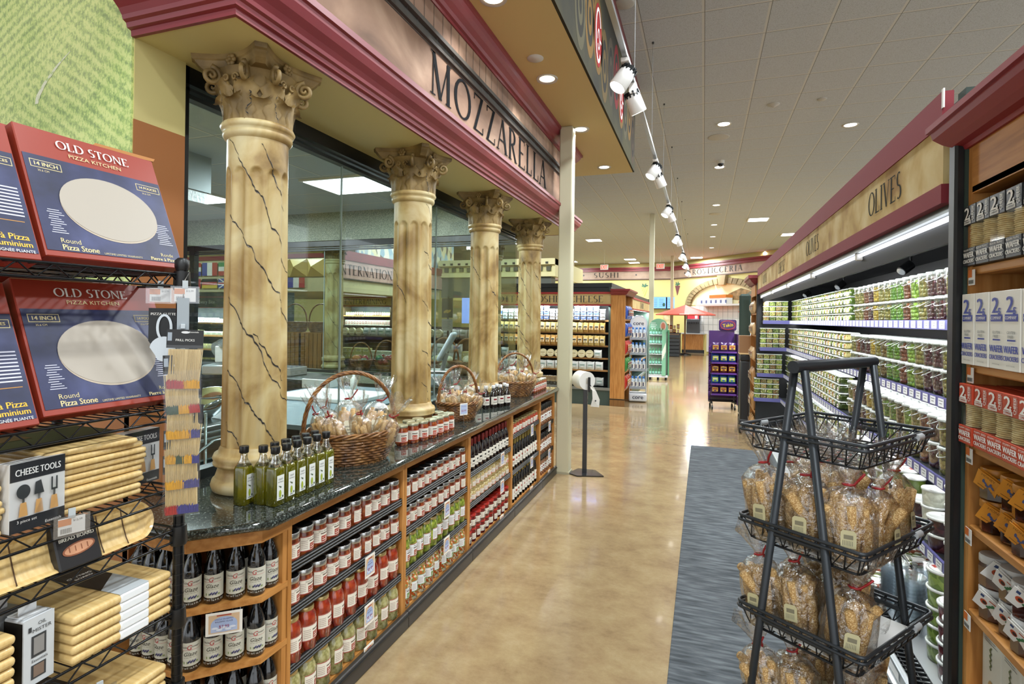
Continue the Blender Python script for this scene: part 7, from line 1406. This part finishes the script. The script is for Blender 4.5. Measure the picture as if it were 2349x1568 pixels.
t = thing('black_bin', 'black trash bin with a cardboard box on top by the far endcap', 'bin', (.56, 8.55, 0)); b = MB(); b.box((0, 0, .52), (.12, .3, 1.0), mat('202326', .4), .02, 2); b.box((0, 0, .1), (.14, .32, .2), mat('1b1d20', .4), .02, 2); b.build('body', t); b = MB(); b.box((0, 0, 1.06), (.13, .31, .1), mat('15171a', .35), .02, 2); b.build('lid', t)
b = MB(); b.bb(-.08, .08, -.16, .16, 0, .02, mat('d8bd8c', .6)); b.bb(-.08, .08, -.14, .16, .02, .26, mat('8f6b48', .6)); o = b.build('cardboard_box'); o.location = (.565, 8.55, 1.11); tag(o, 'plain cardboard box on the black bin', 'box')
# snack rack of purple bags
t = thing('snack_rack', 'wheeled purple rack full of snack bags, topped by a purple sign', 'snack rack', (.33, 10.7, 0), .12); PUR = mat('4a2a6a', .4); b = MB(); b.box((.0, .12, .75), (.44, .03, 1.3), PUR); b.build('back_panel', t)
b = MB(); b.box((.235, -.02, .72), (.02, .34, 1.25), mat('3b2147', .4)); b.M = frame((.247, 0, 0), 'px'); b.text('Takis', .0, 1.15, mat('d9c83a', .4), wd=.3, w=.003, bold=.003); [b.text(s, 0, .85 - .1 * k, WHITE, wd=.22, h=.06, w=.003) for k, s in enumerate(('ARE', 'YOU', 'INTENSE'))]; [b.ell(-.12 + .06 * k, .18 + .03 * (k % 2), .05, .12, mat('c45a22', .5), .003 + .0005 * k, 12) for k in range(5)]; b.build('side_panel', t)
b = MB(); [b.box((-.2 + .4 * i, -.05, .12), (.03, .3, .03), BLACK) for i in range(2)]; b.box((0, -.18, .2), (.42, .02, .03), BLACK); b.box((0, .1, .12), (.42, .02, .03), BLACK); b.build('frame', t)
for x in (-.19, .19):
    for y in (-.18, .1): b = MB(); b.cyl((x - .012, y, .035), (x + .012, y, .035), .035, BLACK, 14); b.cyl((x, y, .04), (x, y, .12), .008, GREY, 8); b.build('caster', t)
b = MB(); b.box((.1, .1, 1.5), (.3, .03, .2), PUR, .03, 2); b.build('sign_board', t); b = MB(frame((.1, .08, 0), 'ny')); b.text('Takis', 0, 1.5, mat('e3cf3a', .4), wd=.18, w=.004, bold=.002, rot=.15); b.ring(0, 1.5, .13, .085, .01, mat('c4432a', .4), .003); b.build('sign_lettering', t)
tz = [1.02, .83, .64, .45, .27]
for z in tz: b = MB(); b.box((0, -.05, z - .01), (.42, .3, .015), BLK2); b.box((0, -.205, z + .0), (.42, .01, .03), mat('5a3585', .4)); b.build('shelf', t)
rndf = random.Random(4)
for s in (-1, 1):
    b = MB()
    for k in range(70): z = rndf.uniform(.25, 1.2); y = rndf.uniform(-.2, -.1); b.add([(s * .22, y, z), (s * .22 + s * rndf.uniform(.01, .05), y - .02, z - rndf.uniform(.01, .05)), (s * .225, y + .01, z - .03)], [(0, 1, 2)], mat(['6a3fa0', '8a5cc0', '4a2a78'][k % 3], .3))
    b.build('tinsel_fringe', t, kind='stuff')
kp = [G('bag', .135, .09, .17, 'purple snack bag', '4c2a66', 'c9a23a', '8a2c3a'), G('bag', .135, .09, .17, 'blue snack bag', '2f4aa8', 'b9c23a', 'e9e4d0'), G('bag', .135, .09, .17, 'dark red snack bag', '6a2430', 'd0a43a', '3b2147'), G('bag', .135, .09, .17, 'bright blue snack bag', '2a57b8', '9cc23a', 'e9e4d0')]
for k, z in enumerate(tz):
    for i in range(3): q = Matrix.Rotation(.12, 3, 'Z') @ Vector((-.14 + .14 * i, -.17, 0)); dup(kp[[0, 1, 2, 3, 0][k]]['p'], (.33 + q.x, 10.7 + q.y, z), .12, f'snack bag on the purple rack, {nth(k)} shelf from the top, {nth(i)} across', 'snack bags on the purple rack')
# green bottle display
t = thing('green_drink_display', 'green drinks rack with arched sign beside the second post', 'drinks display', (-1.13, 15.2, 0), .1); GR = mat('7fb896', .45); GR2 = mat('4f9a70', .45); b = MB(); b.box((0, .12, .75), (.5, .02, 1.3), mat('cfe0cf', .5)); b.box((0, 0, .1), (.5, .3, .06), WP); [b.cyl((x, -.12, .0), (x, -.12, .08), .03, BLACK, 10) for x in (-.2, 0, .2)]; b.build('frame', t)
b = MB(); b.box((.26, 0, .72), (.03, .34, 1.2), GR2); b.box((.14, -.16, .72), (.1, .02, 1.2), GR); b.M = frame((.14, -.172, 0), 'ny'); b.poly([(-.05, .5), (.05, .75), (.05, 1.0), (-.05, .75)], mat('dfe8d4', .5), .002); b.ring(0, .62, .03, .03, .006, WHITE, .004); b.build('side_panel', t)
b = MB(frame((0, .05, 0), 'ny')); b.poly([(-.24, 1.25)] + [(-.24 * math.cos(PI * k / 14), 1.4 + .22 * math.sin(PI * k / 14)) for k in range(15)] + [(.24, 1.25)], GR, 0); b.box((0, 1.3, -.012), (.48, .1, .02), GR2); b.ell(.12, 1.42, .08, .12, mat('d8c2b4', .5), .002); b.ell(.12, 1.42, .05, .09, mat('c9765a', .5), .003); [b.rect(-.2, 1.34 + .05 * k, -.04 - .03 * (k % 2), 1.36 + .05 * k, mat('dfeadf', .5), .002) for k in range(4)]; b.build('arched_sign', t)
gd = thing('green_drink_bottle', 'x', 'bottle', (0, 0, -50)); b = MB(); b.lathe([(.03, 0), (.031, .1), (.014, .14), (.014, .165)], mat('3f7a50', .15, coat=.5), 10); b.build('bottle_body', gd); b = MB(); b.wrap(.031, [(-1.2, .02, 1.2, .08, mat('8cc8b8', .5), .001)]); b.build('label', gd)
for k, z in enumerate((.15, .42, .69, .96, 1.2)):
    b = MB(); b.box((-.04, -.02, z - .01), (.38, .28, .015), WP); b.build('shelf', t)
    for i in range(5): q = Matrix.Rotation(.1, 3, 'Z') @ Vector((-.2 + .075 * i, -.12, 0)); dup(gd, (-1.13 + q.x, 15.2 + q.y, z), 0, f'green drink bottle, {nth(k)} shelf up on the green rack, {nth(i)} across', 'bottles on the green rack')
# umbrella, counter, soda machine, screens, arch
t = thing('red_umbrella', 'open red market umbrella over the far counter', 'umbrella', (-.8, 26.6, 0)); b = MB(); b.cyl((0, 0, 0), (0, 0, 2.3), .035, mat('6b4a30', .5), 12); b.build('pole', t); b = MB(); b.lathe([(.01, 2.3), (.45, 2.14), (.9, 2.0), (1.32, 1.86), (1.32, 1.82), (.4, 2.1)], mat('d2503c', .55), 8, caps=False, smooth=False); b.M = Matrix.Identity(4); b.build('canopy', t)
b = MB(frame((0, -1.3, 0), 'ny')); [b.text('pellegrino', -.5 + .5 * k, 1.87, WHITE, wd=.3, w=.0 + .02) for k in range(3)] if 0 else b.rect(-.2, 1.85, .2, 1.88, WHITE, .02); b.build('valance_print', t); b = MB(); b.lathe([(.3, 0), (.3, .06), (.05, .1)], BLACK, 16); b.build('base', t)
t = thing('service_counter', 'oak fronted service counter with pale top at the far end', 'counter', (0, 0, 0)); b = MB(); b.bb(-1.0, .15, 28.6, 29.3, .15, .92, OAKV); b.bb(.15, 2.4, 28.2, 29.0, .1, .95, WHITE); b.build('front', t); b = MB(); b.bb(-1.05, 2.5, 28.5, 29.4, .92, .97, mat('c9cfd2', .3)); b.build('counter_top', t); b = MB(); b.bb(-1.0, 2.4, 28.55, 29.2, 0, .15, BLACK); b.build('kick', t)
t = thing('soda_fountain', 'dark soda fountain with a lit red screen on the far counter', 'soda fountain', (-.48, 28.8, .97)); b = MB(); b.box((0, 0, .35), (.62, .5, .7), mat('4a4c50', .35), .04, 2); b.box((0, 0, .85), (.66, .3, .5), mat('26282b', .3), .03, 2); b.build('body', t); b = MB(frame((0, -.16, 0), 'ny')); b.rect(-.27, .68, .27, 1.04, mat('a82a34', .4, emit=1.2), .001); b.rect(.08, .72, .2, .98, mat('e9dfe0', .4, emit=1), .002); b.rect(-.22, .86, .02, .96, mat('e9dfe0', .4, emit=1), .002); b.build('screen', t)
b = MB(); [b.box((-.24 + .08 * k, -.28, .5), (.04, .06, .1), BLACK) for k in range(7)]; b.build('nozzles', t)
for i, x in enumerate((-2.62, -1.83)):
    t = thing('menu_screen', ['blue menu screen partly behind the second post', 'blue menu screen right of the slim post'][i], 'screen', (x, 30.1, 2.2)); b = MB(); b.box((.38, .1, .3), (.76, .2, .62), BLACK); b.build('housing', t); b = MB(frame((0, -.01, 0), 'ny')); b.rect(.02, .01, .74, .6, mat('5b87d8', .4, emit=1.3), 0); [b.rect(.07 + .33 * (k % 2), .12 + .09 * (k // 2), .3 + .33 * (k % 2), .135 + .09 * (k // 2), mat('2b3f73', .5), .003) for k in range(10)]; b.text('Soup', .2, .53, WHITE, wd=.18, w=.003) if 0 else None; b.ell(.64, .2, .07, .1, mat('2f5a44', .5), .003); b.build('lit_display', t)
# arch on the turned wall, with niche whose lit inside is a flat cream colour, hillside painting and tiled kitchen
WM = M2; s0 = 3.65
t = thing('stone_arch', 'painted stone arch with keystone over the far kitchen', 'arch', (0, 0, 0)); NB = 24
b = MB(WM); b.poly([(s0 + 2.1 * math.cos(PI * k / 30), 2.35 + .98 * math.sin(PI * k / 30)) for k in range(31)], mat('efe3b4', .5), .01); b.build('niche', t)
b = MB(WM); b.poly([(s0 + .0, 2.62), (s0 + .3, 2.85), (s0 + 1.0, 3.08), (s0 + 1.5, 2.95), (s0 + 1.75, 2.6), (s0 + 1.2, 2.5)], ramp_mat('hill_paint', 'noise', 6, ((.3, '6a5a34'), (.5, '8c7048'), (.7, 'a8865a')), rough=.6), .02); b.build('hillside_painting', t)
for k in range(NB):
    a0, a1 = PI * k / NB + .01, PI * (k + 1) / NB - .01; p = [(s0 + rx * math.cos(a), 2.35 + ry * math.sin(a)) for rx, ry, a in ((2.1, .98, a0), (2.45, 1.25, a0), (2.45, 1.25, a1), (2.1, .98, a1))]
    b = MB(WM); b.prism(p[::1], 0, .12, mat('a08f6a', .6, noise=('857552', 4, 3, .35, .65))); b.build('arch_stone', t)
b = MB(WM); b.prism([(s0 - .17, 3.27), (s0 + .17, 3.27), (s0 + .26, 3.72), (s0 - .26, 3.72)], 0, .2, mat('a5946e', .6)); b.build('keystone', t)
b = MB(WM); b.rect(1.2, .95, 6.2, 2.3, mat('e9ebea', .3), .02); [b.rect(1.2 + .3 * k, .95, 1.22 + .3 * k, 2.3, mat('aab0b0', .5), .025) for k in range(17)]; [b.rect(1.2, 1.1 + .3 * k, 6.2, 1.115 + .3 * k, mat('b9bebe', .5), .026) for k in range(4)]; tag(b.build('white_tile_panel'), 'white tiled kitchen wall under the stone arch', 'tiled panel')
b = MB(WM); b.box((s0 - .3, 2.5, .3), (1.8, .3, .4), mat('f2f2f0', .5)); b.box((s0 + .1, 2.72, .3), (1.0, .14, .44), mat('d9843a', .5)); [b.box((s0 - .9 + .3 * k, 2.48, .51), (.08, .14, .02), mat('5b6f9c', .5)) for k in range(6)]; tag(b.build('model_house'), 'white model villa with orange roof on the kitchen ledge', 'model house'); 
b = MB(WM); b.box((s0 + .4, 2.32, .3), (3.2, .08, .6), mat('d4d6d4', .4)); tag(b.build('kitchen_ledge'), 'pale ledge carrying the model villa', 'ledge')
b = MB(frame((0, 30.28, 0), 'ny')); b.rect(-2.0, .9, -.95, 2.15, ramp_mat('diamond_tile', 'noise', 4, ((.35, 'b9a878'), (.6, 'd8cba2')), rough=.5), .01); tag(b.build('stone_tile_panel'), 'tan tile panel below the blue menu screens', 'tiled panel')
def grapes(M, u, v, c_, lab):
    b = MB(M); rg = random.Random(int(u * 50))
    for r_ in range(7):
        for k in range(7 - r_): b.ell(u - .04 * (6 - r_) / 2 * 1.2 + .05 * k, v - .07 * r_, .035, .038, mat(c_[(r_ + k) % 2], .5), .012 + .0005 * (r_ + k), 10)
    for k in range(5): b.ell(u + .1 * math.cos(k * 1.25), v + .12 + .05 * math.sin(k * 1.25), .09, .04, mat(['3f6a58', '5a8a6a'][k % 2], .5), .01 + .0007 * k, 10, k)
    tag(b.build('grape_painting'), lab, 'wall painting')
grapes(M2, .52, 3.35, ['8a4a4a', '6b3a52'], 'painted bunch of red grapes on the yellow far wall'); grapes(M1, 13.0, 3.3, ['b9c06a', 'd0cf8a'], 'painted bunch of green grapes between the two slender posts'); grapes(M1, 10.4, 3.35, ['5a6a8c', '8a9ab0'], 'painted bunch of bluish grapes above the cheese cooler')
t = thing('black_crate_stack', 'stack of black crates by the foot of the umbrella', 'crates', (-1.35, 25.3, 0))
for k in range(6): b = MB(); b.box((0, 0, .08 + .16 * k), (.75, .5, .14), mat('26292b', .5), .01); b.build('crate', t)
t = thing('round_food_stand', 'tall display of packaged snacks before the tan tiles', 'snack display', (-1.45, 27.0, 0)); b = MB(); b.box((0, 0, .5), (.9, .6, 1.0), mat('3f3a34', .5)); b.box((0, -.31, .8), (.8, .02, .3), mat('8a6a4a', .5)); b.build('base', t)
for i in range(5):
    for k in range(2): dup([kp[2], rb2, tb][(i + k) % 3]['p'], (-1.75 + .16 * i, 26.8 + .0, 1.0 + .19 * k), 0, f'small packaged snack on the display before the tan tiles, {nth(i)} across, {"upper" if k else "lower"}', 'snacks before the tan tiles')
for i, x in enumerate((.35, 1.0, 1.65)):
    t = thing('glass_display', f'glass counter display on the far kitchen counter, {nth(i)} from the soda fountain', 'glass display', (x, 28.8, .97)); b = MB(); b.box((0, 0, .35), (.58, .4, .7), film('e8f0f0', .3, .1)); b.build('glass_box', t); b = MB(); b.box((0, 0, .71), (.6, .42, .03), STEEL); b.box((0, 0, .35), (.55, .38, .02), STEEL); b.build('steel_shelves', t)
